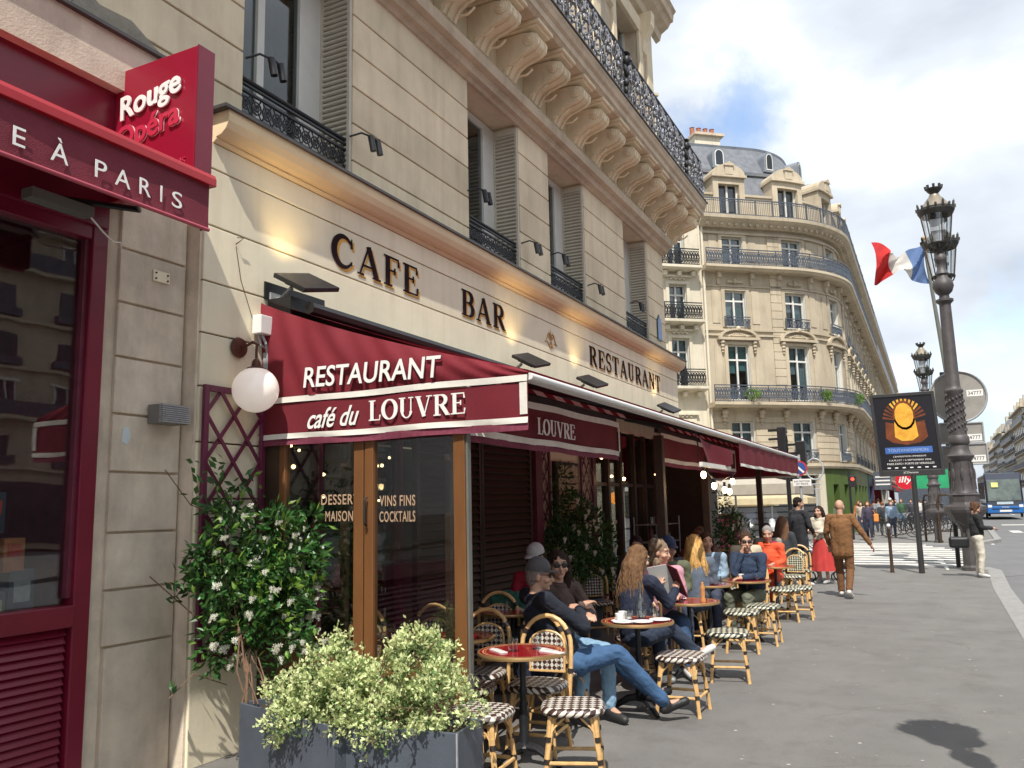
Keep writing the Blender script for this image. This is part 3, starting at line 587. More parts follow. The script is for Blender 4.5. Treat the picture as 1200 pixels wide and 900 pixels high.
for sg in (-1, 1):
    orn.tube([(oc[0]+sg*.2*t+.0, FY-.004, oc[1]+.03+.07*math.sin(t*5)) for t in [i/10 for i in range(11)]], .010, 4); orn.tube([(oc[0]+sg*.14*t, FY-.004, oc[1]-.06-.03*math.sin(t*5)) for t in [i/8 for i in range(9)]], .008, 4)
orn.obj('gilt_ornament', pm('gilt_brown', (.42, .22, .05), .5, .3, 30), cb, fix=False)
# pillar between the red shop and the cafe
jz = [3.85, 3.47, 3.10, 2.73, 2.35, 1.97, 1.58, 1.22, .87]
for k in range(len(jz)-1):
    MB().box(3.72, 4.27, 4.73, 4.8, jz[k+1]+.008, jz[k]-.008).obj('stone_block', M['stone_pillar'], cb, bevel=.006)
MB().box(3.74, 4.27, 4.73, 4.8, 0, .862).obj('stone_block', M['stone_pillar'], cb, bevel=.006)
MB().box(3.73, 4.26, 4.752, 4.756, 0, 3.9).obj('joint_mortar', M['stone_dark'], cb)
MB().box(3.62, 4.308, 4.757, 5.2, 0, 4.3).obj('pillar_core', M['stone_pillar'], cb)
MB().box(4.29, 4.309, 4.62, 4.754, 0, 4.44).obj('pillar_return', M['stone_pillar'], cb)
for z in [.9+.55*i for i in range(6)]: pass
lint = MB(); lint.box(-3, 4.30, 4.62, 4.79, 4.5, 4.86); lint.obj('lintel', M['stone_pillar'], cb)
MB().box(-3, 4.30, 4.58, 4.79, 4.861, 4.885).obj('lintel_flashing', M['lead_edge'], cb)
sc_ = MB(); sc_.add([(2.9+.12*i, 4.785+random.uniform(-.004, .004), z) for z in (4.89, 5.0, 5.1) for i in range(12)], [(r*12+i, r*12+i+1, r*12+12+i+1, r*12+12+i) for r in range(2) for i in range(11)])
MB().prism([(3.3, 4.90), (4.3, 4.90), (4.3, 5.05), (4.0, 5.02), (3.75, 5.14), (3.5, 5.12), (3.3, 5.2)], 4.77, 4.799, 'y').obj('mortar_patch', pm('grey_mortar', (.30, .27, .22), .9, .2, 8, .4, 40), cb, bevel=.01)
# ground floor behind: dark cafe interior shell
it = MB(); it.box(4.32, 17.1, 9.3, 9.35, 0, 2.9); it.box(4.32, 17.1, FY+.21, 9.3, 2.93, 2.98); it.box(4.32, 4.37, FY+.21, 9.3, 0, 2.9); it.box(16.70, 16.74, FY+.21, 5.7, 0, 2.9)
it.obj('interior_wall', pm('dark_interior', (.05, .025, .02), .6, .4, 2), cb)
# ================================================================== CAFE TERRACE AWNINGS
aw = thing('awning', 'large burgundy corner awning reading RESTAURANT with cafe du LOUVRE on its white edged side flap', 'awning', (4.95, 4.6, 2.5))
SX = 4.95
def sag(u, v): return .03*math.sin(math.pi*u)*math.sin(math.pi*v)
def flap(u, v):      # u 0 at wall .. 1 at front, v 0 bottom .. 1 top edge
    y = 4.6-u*2.29; top = 3.32-.74*(u**.90)-.02*math.sin(math.pi*u); z = 2.55+(top-2.55)*v
    fold = .026*math.sin(u*23+v*2)*(1-u)*(v)+.006*math.sin(u*61+v*9)+.02*math.exp(-((u-.10-.12*(1-v))/.035)**2)-.015*math.exp(-((u-.2-.25*(1-v))/.05)**2)
    return (SX-.02-fold-sag(u, v), y, z)
MB().grid(flap, 60, 14).obj('side_canvas', M['awning'], aw, smooth=True)
MB().grid(lambda u, v: (SX+12.3*u, 4.58-v*2.27, 3.34-.76*v-.03*math.sin(math.pi*v)), 40, 8).obj('roof_canvas', M['awning'], aw, smooth=True)
def band(x0, y0, x1, y1, z0, z1, wob=.006, off=0.0, n=48, zs=0.0):
    nx, ny = (y1-y0), -(x1-x0); L = math.hypot(nx, ny); nx, ny = nx/L, ny/L
    return MB().grid(lambda u, v: (x0+(x1-x0)*u+nx*(off+wob*math.sin(u*L*9+v)*(1-v*.6)), y0+(y1-y0)*u+ny*(off+wob*math.sin(u*L*9+v)*(1-v*.6)), z0+(z1-z0)*v+zs*math.sin(math.pi*u)+.004*math.sin(u*L*5)), n, 4)
# side: from wall (y 4.6) to front (y 2.31); outward normal is -x
sy0, sy1 = 4.62, 2.31
band(SX, sy0, SX, sy1, 2.507, 2.55, .004, .040).obj('white_band', M['awn_white'], aw, smooth=True)
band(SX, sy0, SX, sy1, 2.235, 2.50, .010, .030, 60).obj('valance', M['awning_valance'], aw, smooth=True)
band(SX, sy0, SX, sy1, 2.232, 2.272, .010, .040, 60).obj('white_band', M['awn_white'], aw, smooth=True)
band(SX, sy1+.055, SX, sy1, 2.285, 2.495, .001, .046, 4).obj('white_band', M['awn_white'], aw)
band(SX, sy0, SX, sy0-.045, 2.285, 2.495, .001, .046, 4).obj('white_band', M['awn_white'], aw)
band(SX, sy0, SX, sy1, 2.185, 2.235, .010, .034, 60).obj('fringe', M['fringe'], aw, smooth=True)
M['letter_shadow'] = pm('plum_letter_outline', (.10, .008, .02), .7, .1)
text('RESTAURANT', 1.20, .155, (SX-.062, 4.15, 2.605), (0, -1, -.02), (0, 0, 1), M['white'], aw, .003, .012, .12)
text('RESTAURANT', 1.21, .165, (SX-.058, 4.155, 2.598), (0, -1, -.02), (0, 0, 1), M['letter_shadow'], aw, .002, .03, .12, name='letter_outline')
text('café du', .47, .15, (SX-.046, 4.12, 2.295), (0, -1, .01), (0, 0, 1), M['white'], aw, .003, .012, .45)
serif('LOUVRE', .80, .145, (SX-.044, 3.57, 2.32), (0, -1, 0), (0, 0, 1), M['white'], aw, .004, 'letter', gap=.03)
# long white front bar
bar = MB(); bar.tube([(SX, 2.31, 2.54), (17.26, 2.31, 2.54)], .024, 10); bar.box(SX, 17.26, 2.33, 2.38, 2.515, 2.535); bar.obj('front_bar', M['awn_bar'], aw, smooth=True)
for x in (5.6, 8.4, 9.6, 12.3, 13.5, 16.4):
    MB().tube([(x, 4.55, 3.12), (x+.9, 3.3, 2.85), (x+.2, 2.36, 2.56)], .028, 8).obj('folding_arm', M['black_metal'], aw, smooth=True)
MB().tube([(SX+.05, 4.2, 3.25), (17, 4.2, 3.25)], .05, 8).obj('roller', M['black_metal'], aw, smooth=True)
MB().box(SX+.02, 17.2, 4.36, 4.59, 3.12, 3.36).obj('awning_cassette', M['black_metal'], aw)
# stripes: scalloped inner valances hanging in the plane of the glass screens
def inner(label, x0, x1, zt, zb, word=None, tilt=0, endflap=False):
    t = thing('awning_valance', label, 'awning', ((x0+x1)/2, 2.85, zb), 0, 'burgundy valances under the awning bar')
    y = 2.85
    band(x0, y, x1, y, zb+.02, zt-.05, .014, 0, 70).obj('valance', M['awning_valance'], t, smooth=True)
    band(x0, y, x1, y, zt-.085, zt-.03, .004, .016, 40).obj('white_band', M['awn_white'], t, smooth=True)
    band(x0, y, x1, y, zb+.015, zb+.065, .014, .014, 70).obj('white_band', M['awn_white'], t, smooth=True)
    band(x0, y, x1, y, zb-.03, zb+.018, .014, .006, 70).obj('fringe', M['fringe'], t, smooth=True)
    band(x1-.04, y, x1, y, zb+.06, zt-.08, .001, .018, 4).obj('white_band', M['awn_white'], t)
    band(x0, y, x0+.04, y, zb+.06, zt-.08, .001, .018, 4).obj('white_band', M['awn_white'], t)
    MB().box(x0, x1, y+.01, y+.06, zt-.02, zt+.03).obj('hanging_rail', M['black_metal'], t)
    n = int((x1-x0)/.19)
    for k in range(n):
        a = x0+(x1-x0)*k/n; b = x0+(x1-x0)*(k+1)/n
        MB().add([(a, y-.06, zt+.055), (b, y-.06, zt+.055), (b+.03, y-.09, zt+.01), (a+.03, y-.09, zt+.01)], [(0, 1, 2, 3)]).obj('stripe', M['awn_white'] if k % 2 else M['awning'], t, fix=False)
    if word: serif(word, .80, .135, (x0+1.13, y-.036, zb+.10), (1, 0, 0), (0, 0, 1), M['white'], t, .004, 'letter', gap=.03)
    return t
inner('burgundy valance lettered LOUVRE between the corner post and the doors', 5.02, 8.22, 2.56, 2.17, 'LOUVRE')
inner('burgundy valance without letters further along, beyond the doors', 9.7, 13.9, 2.56, 2.17)
# end: drooping folded flap, hanging from the far bar
t = thing('awning_flap', 'small burgundy pennant flap hanging loose at the far end of the awning', 'awning', (11.2, 2.31, 2.2))
MB().grid(lambda u, v: (9.35+1.5*u+.4*v*(1-u), 2.31-.02+.05*math.sin(u*5), 2.46-(.30*v+.02)*(1 if u < .9 else .9)-.10*u*(1-v)), 10, 6).obj('canvas', M['awning_valance'], t, smooth=True)
MB().box(9.37, 10.85, 2.27, 2.31, 2.10, 2.15).obj('white_band', M['awn_white'], t)
t = thing('awning_end', 'dark burgundy end wall of the awning closing it at the far corner of the cafe', 'awning', (17.2, 3.4, 2.2))
MB().grid(lambda u, v: (17.22, 4.58-2.27*u, 2.2+(.36+.76*(1-u))*v), 10, 4).obj('canvas', M['awning_valance'], t); MB().box(17.16, 17.2, 2.31, 4.58, 2.16, 2.2).obj('white_band', M['awn_white'], t)
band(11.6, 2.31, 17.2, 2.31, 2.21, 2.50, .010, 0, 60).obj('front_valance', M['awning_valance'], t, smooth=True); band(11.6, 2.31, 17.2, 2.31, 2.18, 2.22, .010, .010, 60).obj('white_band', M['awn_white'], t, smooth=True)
# ------------------------------------------------------------------ terrace glass screen facing the camera (plane x = 4.95)
M['trim_grey'] = pm('grey_green_trim', (.14, .14, .12), .5)
gs = thing('glass_screen', 'bronze framed folding glass screen with DESSERTS MAISON and VINS FINS COCKTAILS lettering', 'glass screen', (4.98, 3.7, 0))
X0 = 4.95
def post(y0, y1, m, nm='post', z0=0, z1=2.42, d=.06, dx=0): return MB().box(X0+dx, X0+dx+d, y0, y1, z0, z1).obj(nm, m, gs, bevel=.004)
post(2.81, 2.90, M['bronze_frame'], d=.09); post(2.792, 2.809, M['trim_grey'], 'edge_strip', d=.05, dx=.01)
post(3.56, 3.635, M['bronze_frame']); post(3.645, 3.73, M['bronze_frame']); post(4.42, 4.60, M['brown_frame']); post(4.37, 4.43, M['bronze_frame'])
post(3.10, 3.15, M['brown_frame'], 'mullion', d=.04, dx=.3); post(4.02, 4.08, M['brown_frame'], 'mullion', d=.04, dx=.3)
for a, b in ((2.90, 3.56), (3.73, 4.37)):
    MB().box(X0+.01, X0+.05, a, b, .56, .68).obj('rail', M['bronze_frame'], gs, bevel=.004); MB().box(X0+.01, X0+.05, a, b, .0, .12).obj('rail', M['bronze_frame'], gs)
    MB().box(X0+.025, X0+.035, a, b, .12, .56).obj('lower_panel', M['brown_frame'], gs); MB().box(X0+.01, X0+.05, a, b, 2.32, 2.40).obj('rail', M['bronze_frame'], gs)
    MB().box(X0+.027, X0+.033, a, b, .68, 2.32).obj('pane', M['glass'], gs)
MB().tube([(X0-.02, 3.60, 1.78), (X0-.045, 3.60, 1.76), (X0-.045, 3.60, 1.60), (X0-.02, 3.60, 1.58)], .009, 6).obj('handle', M['black_metal'], gs)
M['print'] = pm('tan_window_lettering', (.42, .28, .18), .6, .1, 10)
for s_, y, z, w_ in (('DESSERTS', 4.04, 1.735, .38), ('MAISON', 4.00, 1.615, .25), ('VINS FINS', 3.52, 1.715, .30), ('COCKTAILS', 3.52, 1.605, .30)):
    text(s_, w_, .075, (X0+.024, y, z), (0, -1, 0), (0, 0, 1), M['print'], gs, .001, .012, sp=1.1)
# second screen plane along the front under the valance (folded open, only posts)
for x, yb, lab in ((9.7, 2.86, 'slim dark post of the terrace frame where the second valance begins'), (11.9, 2.86, 'dark brown square post of the terrace frame in front of the hedge'), (16.9, 3.02, 'brown post at the far corner of the terrace leaning against the awning')):
    t = tag(MB().box(x-.05, x+.05, yb-.05, yb+.05, 0, 2.5).obj('terrace_post', M['brown_frame'], bevel=.005), lab, 'post', 'posts carrying the terrace frame')
# brown folded louvre shutters standing against the front, just behind the corner post
lv = thing('louvred_door', 'tall dark brown folding louvre doors beside the corner post of the terrace', 'door', (8.8, 4.5, 0))
LVM = MB().box(-.60, .60, -.006, .006, -.038, .038, Matrix.Rotation(R(-32), 3, 'X')).mesh('slat', M['louvre_brown'])
for xc in (7.55, 8.85):
    f = MB(); f.box(xc-.66, xc-.6, 4.44, 4.5, .02, 2.85); f.box(xc+.6, xc+.66, 4.44, 4.5, .02, 2.85); f.box(xc-.6, xc+.6, 4.45, 4.5, .02, .14); f.box(xc-.6, xc+.6, 4.45, 4.5, 2.75, 2.85); f.box(xc-.6, xc+.6, 4.495, 4.505, .02, 2.85)
    f.obj('door_frame', M['louvre_brown'], lv)
    for i in range(34):
        s_ = link('slat', LVM, lv, local=True); s_.location = Vector((xc, 4.465, .2+i*.077))-lv.location
tag(MB().box(9.55, 9.75, 4.4, 4.6, 0, 2.9).obj('terrace_post', M['wine_wood']), 'wide wine red post between the brown louvre doors and the small trellis', 'post', 'posts carrying the terrace frame')
# front at X 4.95..7: dark glazed bays seen through the screen
fb = thing('shopfront', 'dark glazed cafe front with wine coloured frames under the awning', 'shopfront', (12.5, 4.6, 0))
MB().box(4.96, 6.85, 4.62, 4.66, 0, .5).obj('stall_riser', M['wine_wood'], fb); MB().box(4.96, 6.85, 4.62, 4.65, .5, 2.9).obj('pane', M['glass_dark'], fb)
for x in (5.0, 5.6, 6.2, 6.8): MB().box(x-.03, x+.03, 4.56, 4.66, 0, 2.9).obj('mullion', M['wine_wood'], fb)
for x in (11.98, 12.6, 13.2, 13.9, 14.5, 15.2, 15.9): MB().box(x-.045, x+.045, 4.54, 4.66, 0, 2.9).obj('mullion', M['brown_frame'], fb)
MB().box(11.95, 15.9, 4.60, 4.605, .35, 2.85).obj('pane', M['glass_dark'], fb); MB().box(11.95, 15.9, 4.58, 4.64, 0, .35).obj('stall_riser', M['wine_wood'], fb); MB().box(11.95, 15.9, 4.56, 4.62, 2.0, 2.05).obj('transom', M['brown_frame'], fb)
MB().box(15.9, 17.15, 3.9, 4.7, 0, 2.95).obj('end_pier', M['brown_frame'], fb)
MB().box(9.75, 11.95, 4.585, 4.62, 0, 2.9).obj('wall_panel', M['stone_cafe'], fb)
MB().box(4.96, 17, 9.0, 9.1, 0, .9).obj('banquette', M['wine_wood'], fb)
# small trellises and the menu case
def trellis(t, x0, x1, y, z0, z1, pitch, w=.028, m='red_cloth', fw=.045):
    m_ = M['wine_wood'] if m == 'w' else M['trellis']
    f = MB(); f.box(x0, x0+fw, y-.03, y, z0, z1); f.box(x1-fw, x1, y-.03, y, z0, z1); f.box(x0+fw, x1-fw, y-.03, y, z1-fw, z1); f.box(x0+fw, x1-fw, y-.03, y, z0, z0+fw); f.obj('trellis_frame', m_, t, bevel=.004)
    xa, xb, za, zb = x0+fw*.5, x1-fw*.5, z0+fw*.5, z1-fw*.5
    def clip(px_, pz, dx, dz):
        t0, t1 = -1e9, 1e9
        for p, d, lo, hi in ((px_, dx, xa, xb), (pz, dz, za, zb)):
            a_, b_ = (lo-p)/d, (hi-p)/d
            t0 = max(t0, min(a_, b_)); t1 = min(t1, max(a_, b_))
        return t0, t1
    for sg, yy in ((1, y-.012), (-1, y-.024)):
        slope = 1.25
        k = -40
        while k < 60:
            z = z0+k*pitch; a0, a1 = clip(xa, z, 1, sg*slope); k += 1
            if a1-a0 < .05: continue
            p = Vector((xa+a0, yy, z+sg*slope*a0)); q = Vector((xa+a1, yy, z+sg*slope*a1)); d = (q-p).normalized(); n_ = Vector((-d.z, 0, d.x))*w/2
            mm = MB(); h_ = Vector((0, .005, 0)); mm.add([p-n_-h_, q-n_-h_, q+n_-h_, p+n_-h_, p-n_+h_, q-n_+h_, q+n_+h_, p+n_+h_], [(0, 1, 2, 3), (7, 6, 5, 4), (0, 4, 5, 1), (1, 5, 6, 2), (2, 6, 7, 3), (3, 7, 4, 0)]); mm.obj('lath', m_, t)
M['trellis'] = pm('plum_trellis_paint', (.13, .016, .05), .45, .15, 8)
t = thing('trellis', 'plum wooden wall trellis on the pale wall under the globe lamp', 'trellis', (4.62, 4.58, .7)); trellis(t, 4.315, 4.93, 4.575, .69, 2.60, .34)
t = thing('trellis', 'narrow plum trellis in shadow left of the menu case', 'trellis', (10.0, 4.56, .9)); trellis(t, 9.78, 10.3, 4.56, .9, 2.85, .26)
t = thing('trellis', 'narrow plum trellis in shadow right of the menu case', 'trellis', (11.6, 4.56, .9)); trellis(t, 11.4, 11.92, 4.56, .9, 2.85, .26)
t = thing('menu_case', 'framed menu board on the shaded wall between two narrow trellises', 'menu case', (10.8, 4.55, 1.3))
MB().box(10.45, 11.25, 4.52, 4.58, 1.2, 2.3).obj('case_frame', M['black_metal'], t); MB().box(10.5, 11.2, 4.505, 4.52, 1.25, 2.25).obj('menu_paper', pm('menu_paper', (.42, .33, .22), .7, .15, 4), t)
for k in range(9):
    w_ = random.uniform(.3, .55); MB().box(10.85-w_/2, 10.85+w_/2, 4.502, 4.504, 2.08-k*.09, 2.10-k*.09).obj('menu_line', M['letter'], t)
# serving shelves
t = thing('serving_shelf', 'steel serving shelf with bottles and glasses by the cafe door', 'shelf', (13.6, 4.0, 0))
f = MB()
for x in (13.0, 14.2):
    for y in (3.9, 4.3): f.tube([(x, y, 0), (x, y, 1.5)], .012, 6)
for z in (.8, 1.1, 1.38): f.box(13.0, 14.2, 3.9, 4.3, z-.01, z)
f.obj('shelf_frame', M['steel'], t)
for k in range(9):
    x = 13.08+k*.12; b_ = MB(); h = .12 if k % 3 else .3; b_.lathe([(.03, 0), (.035, .02), (.035, h*.6), (.012, h*.75), (.012, h)] if h > .2 else [(.025, 0), (.035, h)], (x, 4.05, 1.382 if k % 2 else 1.102), 8)
    o = b_.obj('bottle' if h > .2 else 'glass', M['tumbler'] if h < .2 else M['wine_wood'], smooth=True); tag(o, ('%s %s on the steel serving shelf, %s board' % (['leftmost', 'second', 'third', 'fourth', 'middle', 'sixth', 'seventh', 'eighth', 'rightmost'][k], 'bottle' if h > .2 else 'small glass', 'top' if k % 2 else 'middle')), 'glassware', 'glassware on the serving shelf')
# string lights
t = thing('string_lights', 'festoon string with warm bulbs at the end of the awning near the brown post', 'string lights', (9.9, 2.4, 2))
w_ = MB(); bp = [(9.75, 2.36, 2.02), (10.3, 2.37, 1.90), (11.0, 2.4, 1.86), (11.6, 2.42, 1.98), (11.2, 2.38, 1.84)]
w_.tube([(9.35, 2.33, 2.48), (9.7, 2.36, 2.10), (10.3, 2.37, 1.98), (10.8, 2.40, 1.97), (11.6, 2.44, 2.06), (12.2, 2.5, 2.12)], .008, 5)
for b_ in bp: w_.tube([(b_[0], b_[1], b_[2]+.10), (b_[0], b_[1], b_[2]+.03)], .018, 6)
w_.obj('cable', M['black_metal'], t)
for b_ in bp: MB().blob(b_, (.032, .032, .045), 8, 6).obj('bulb', M['bulb'], t, smooth=True)
bl = thing('ceiling_bulbs', 'small warm bulbs strung inside the dark cafe seen through the glass screen', 'string lights', (8, 5.5, 2.3))
for k in range(46):
    p = (6.0+random.random()*7.0, 4.85+random.random()*3.6, 1.85+random.random()*.75); MB().blob(p, .022, 6, 5).obj('bulb', M['bulb'], bl)
for p in ((9.2, 3.4, 2.25), (12.6, 4.3, 2.1), (14.0, 4.2, 2.2)): MB().blob(p, .025, 6, 5).obj('bulb', M['bulb'], bl)
MB().tube([(5, 5.6, 2.6), (9, 6, 2.55), (13, 5.5, 2.6)], .006, 4).obj('cable', M['black_metal'], bl)
t = thing('pendant_lamp', 'orange glowing round lamp inside the cafe door', 'lamp', (13.9, 4.9, 1.8)); MB().blob((13.9, 4.9, 1.82), .11, 14, 10).obj('lamp_globe', pm('orange_glow', (1, .35, .05), .4, 0, 1, emit=(1, .30, .03), estr=1.6), t, smooth=True); MB().tube([(13.9, 4.9, 1.92), (13.9, 4.9, 2.9)], .006, 5).obj('cable', M['black_metal'], t)
# ------------------------------------------------------------------ fittings on the pale wall
def flood(x, label):
    t = thing('floodlight', label, 'lamp', (x, 4.6, 3.4), 0, 'black floodlights lighting the cafe wall')
    T = Matrix.Translation((x, 4.33, 3.50)) @ Matrix.Rotation(R(28), 4, 'X') @ Matrix.Rotation(R(-14), 4, 'Y')
    def bx(*a): return MB().box(*a, T=None)
    m_ = MB()
    for (a, b, c, d, e_, f_) in ((-.19, .19, -.20, .16, -.02, .02), (-.12, .12, -.12, .10, -.05, -.02)):
        vs = [(x_, y_, z_) for z_ in (e_, f_) for x_, y_ in ((a, c), (b, c), (b, d), (a, d))]
        m_.add([T @ Vector(v) for v in vs], [(0, 3, 2, 1), (4, 5, 6, 7), (0, 1, 5, 4), (1, 2, 6, 5), (2, 3, 7, 6), (3, 0, 4, 7)])
    m_.obj('lamp_housing', M['black_metal'], t, bevel=.008)
    m_ = MB(); m_.tube([(x-.05, 4.42, 3.45), (x-.05, 4.52, 3.38), (x-.05, 4.6, 3.37)], .02, 6); m_.box(x-.12, x+.02, 4.57, 4.6, 3.33, 3.42); m_.obj('bracket', M['steel'], t)
    li = bpy.data.lights.new('flood_lamp', 'SPOT'); li.energy = 8; li.color = (1, .74, .36); li.spot_size = R(95); li.spot_blend = .9; li.shadow_soft_size = .08
    lo = bpy.data.objects.new('lamp_light', li); COL.objects.link(lo); lo.parent = t; lo.location = Vector((x, 4.36, 3.57))-t.location; lo.rotation_euler = Vector((.12, .26, 1)).to_track_quat('-Z', 'Y').to_euler()
flood(5.1, 'black floodlight above the corner of the RESTAURANT awning'); flood(9.3, 'black floodlight under the word BAR'); flood(11.4, 'black floodlight below the gilt ornament'); flood(15.4, 'black floodlight under the end of the word RESTAURANT near the corner')
t = thing('wall_recess', 'dark slot in the wall behind the first floodlight with small clips', 'recess', (5.3, 4.6, 3.4)); MB().box(4.93, 5.66, 4.585, 4.599, 3.36, 3.50).obj('slot', M['black_metal'], t)
t = thing('junction_box', 'white junction box with cables left of the awning apex', 'junction box', (4.9, 4.57, 3.1)); MB().box(4.80, 4.93, 4.50, 4.59, 3.05, 3.20).obj('box_body', M['china'], t, bevel=.008)
m_ = MB(); m_.tube([(4.86, 4.54, 3.05), (4.88, 4.52, 2.98), (4.92, 4.54, 2.92), (4.94, 4.56, 2.55)], .011, 6); m_.tube([(4.84, 4.56, 3.05), (4.86, 4.55, 2.97), (4.93, 4.55, 2.95)], .009, 6); m_.tube([(4.93, 4.57, 2.92), (4.93, 4.57, 2.2)], .018, 6); m_.obj('cable', M['steel'], t)
t = thing('globe_lamp', 'opal glass globe lamp on a curved brown wall bracket beside the awning', 'lamp', (4.7, 4.59, 2.9))
MB().lathe([(.075, 0), (.08, .01), (.07, .03), (.03, .035)], (4.66, 4.59, 2.92), 20, Matrix.Rotation(R(90), 3, 'X')).obj('wall_rose', M['rust'], t, smooth=True)
gx, gy, gz = 4.655, 4.40, 2.585
MB().tube([(4.66, 4.55, 2.92), (4.665, 4.50, 2.93), (4.66, 4.44, 2.95), (gx, gy, 2.93), (gx, gy, 2.82)], .010, 8).obj('bracket', M['rust'], t, smooth=True)
MB().lathe([(.075, 0), (.07, .03), (.035, .045), (.03, .08), (.015, .10)], (gx, gy, gz+.13), 16).obj('lamp_cap', M['rust'], t, smooth=True)
MB().blob((gx, gy, gz), .168, 32, 20).obj('glass_globe', M['globe'], t, smooth=True)
# box lamp on the pillar
t = thing('wall_lamp', 'grey ribbed box lamp on the stone pillar', 'lamp', (4.1, 4.7, 2.3)); MB().box(3.98, 4.20, 4.58, 4.72, 2.30, 2.43).obj('lamp_body', pm('grey_box', (.18, .17, .16), .5, .1), t, bevel=.004)
for k in range(9): MB().box(3.97, 4.21, 4.565, 4.60, 2.305+k*.0138, 2.313+k*.0138).obj('rib', M['steel'], t)
# nails, plates and paint scraps on the walls
t = thing('wall_fixing', 'small rusty plate with screws under the red awning', 'plate', (4.05, 4.72, 3.35)); MB().box(3.98, 4.12, 4.718, 4.729, 3.30, 3.38).obj('plate', M['stone_cafe'], t, bevel=.003)
for x, z in ((4.0, 3.32), (4.1, 3.32), (4.0, 3.36), (4.1, 3.36)): MB().tube([(x, 4.719, z), (x, 4.710, z)], .007, 6).obj('screw', M['rust'], t)
t = thing('paint_scrap', 'pale blue scrap of torn sticker on the pillar below the box lamp', 'sticker', (3.85, 4.729, 2.2)); MB().prism([(3.79, 2.17), (3.83, 2.15), (3.86, 2.2), (3.84, 2.27), (3.80, 2.26)], 4.726, 4.7295, 'y').obj('sticker', pm('pale_sticker', (.55, .62, .64), .7), t)
t = thing('wall_hook', 'thin bent wire hook on the pale wall near its left edge', 'hook', (4.6, 4.6, 3.7)); MB().tube([(4.62, 4.6, 3.72), (4.62, 4.57, 3.73), (4.66, 4.56, 3.77), (4.60, 4.565, 3.76)], .004, 5).obj('wire', M['rust'], t); MB().tube([(4.62, 4.597, 3.70), (4.68, 4.597, 3.45), (4.84, 4.597, 3.12)], .003, 4).obj('cable', M['rust'], t)
# ================================================================== RED SHOP
rs = thing('red_shopfront', 'deep red shopfront with large window and louvred base at the left edge', 'shopfront', (2, 4.75, 0))
MB().box(-3, 3.60, 4.70, 4.79, 3.55, 4.555).obj('fascia', M['red_paint'], rs, bevel=.004)
f = MB(); f.box(3.50, 3.615, 4.72, 4.82, 0, 3.56); f.obj('frame_post', M['red_paint'], rs, bevel=.008); MB().box(3.47, 3.50, 4.75, 4.82, 1.2, 3.5).obj('frame_bead', M['wine_wood'], rs)
MB().box(-3, 3.50, 4.725, 4.82, 3.46, 3.56).obj('frame_head', M['red_paint'], rs, bevel=.006); MB().box(-3, 3.50, 4.70, 4.84, 1.03, 1.16).obj('sill', M['red_paint'], rs, bevel=.008); MB().box(-3, 3.5, 4.73, 4.84, 0, .10).obj('plinth', M['red_paint'], rs)
MB().box(1.0, 3.47, 4.79, 4.80, 1.16, 3.47).obj('pane', M['glass'], rs)
LM = MB().box(-1.8, 1.8, -.006, .006, -.028, .028, Matrix.Rotation(R(-35), 3, 'X')).mesh('slat', M['red_paint'])
for i in range(19):
    s_ = link('slat', LM, rs, local=True); s_.location = Vector((1.68, 4.765, .14+i*.048))-rs.location
MB().box(-3, 3.5, 4.81, 4.83, .1, 1.03).obj('louvre_back', M['dark_room'], rs)
MB().box(-3, 3.5, 4.84, 6.5, 1.0, 1.04).obj('display_floor', M['wine_wood'], rs); MB().box(-3, 3.6, 6.4, 6.45, 1.0, 3.6).obj('back_wall', pm('ochre_backdrop', (.30, .20, .09), .8, .35, 2.2), rs); MB().box(-3, 3.6, 4.84, 6.5, 3.58, 3.62).obj('ceiling', M['wine_wood'], rs); MB().box(3.55, 3.6, 4.84, 6.5, 1.0, 3.6).obj('side_wall', M['wine_wood'], rs)
bk = [(2.98, 1.04, .13, .32, (.04, .045, .06)), (3.14, 1.04, .13, .22, (.10, .12, .16)), (3.30, 1.04, .16, .34, (.05, .07, .12)), (3.05, 1.36, .14, .20, (.55, .20, .05)), (3.24, 1.37, .13, .20, (.45, .15, .06)), (2.80, 1.04, .14, .30, (.6, .5, .15)), (2.9, 1.36, .12, .3, (.08, .08, .09)), (3.1, 1.6, .14, .24, (.06, .06, .08))]
for k, (x, z, w_, h, c) in enumerate(bk):
    t = thing('boxed_gift', ['dark', 'slate', 'navy', 'orange', 'ochre red', 'yellow', 'charcoal', 'black'][k]+' packed souvenir box in the red shop window', 'box', (x, 5.1, z), 0, 'boxes displayed in the red shop window')
    MB().box(x-w_/2, x+w_/2, 4.92, 5.04, z, z+h).obj('box_body', pm('box_%d' % k, c, .5, .2, 8), t, bevel=.003); MB().box(x-w_*.32, x+w_*.32, 4.916, 4.92, z+h*.45, z+h*.8).obj('label', pm('box_label_%d' % k, (.5, .06, .05) if k > 2 else (.4, .4, .4), .6, .2, 30), t)
t = thing('shop_awning', 'dark red awning over the red shop with white letters À PARIS on its valance', 'awning', (2, 3.95, 3.5))
MB().prism([(3.90, 3.765), (3.92, 3.775), (4.0, 3.785), (4.72, 3.80), (4.72, 3.79), (3.90, 3.755)], -3, 3.68, 'x').obj('housing', M['red_bright'], t, bevel=.006)
MB().prism([(3.868, 3.715), (3.868, 3.762), (3.880, 3.79), (3.93, 3.80), (3.93, 3.715)], -3, 3.71, 'x').obj('front_rail', M['red_bright'], t, bevel=.004)
MB().grid(lambda u, v: (-3+6.68*u, 3.90+.006*math.sin(u*31)+.004*math.sin(u*13+v*3), 3.725-.285*v), 60, 4).obj('valance', M['red_cloth'], t, smooth=True)
MB().grid(lambda u, v: (3.68+.004*math.sin(u*9), 3.90+.07*u, 3.725-.285*v), 8, 4).obj('valance_side', M['red_cloth'], t, smooth=True)
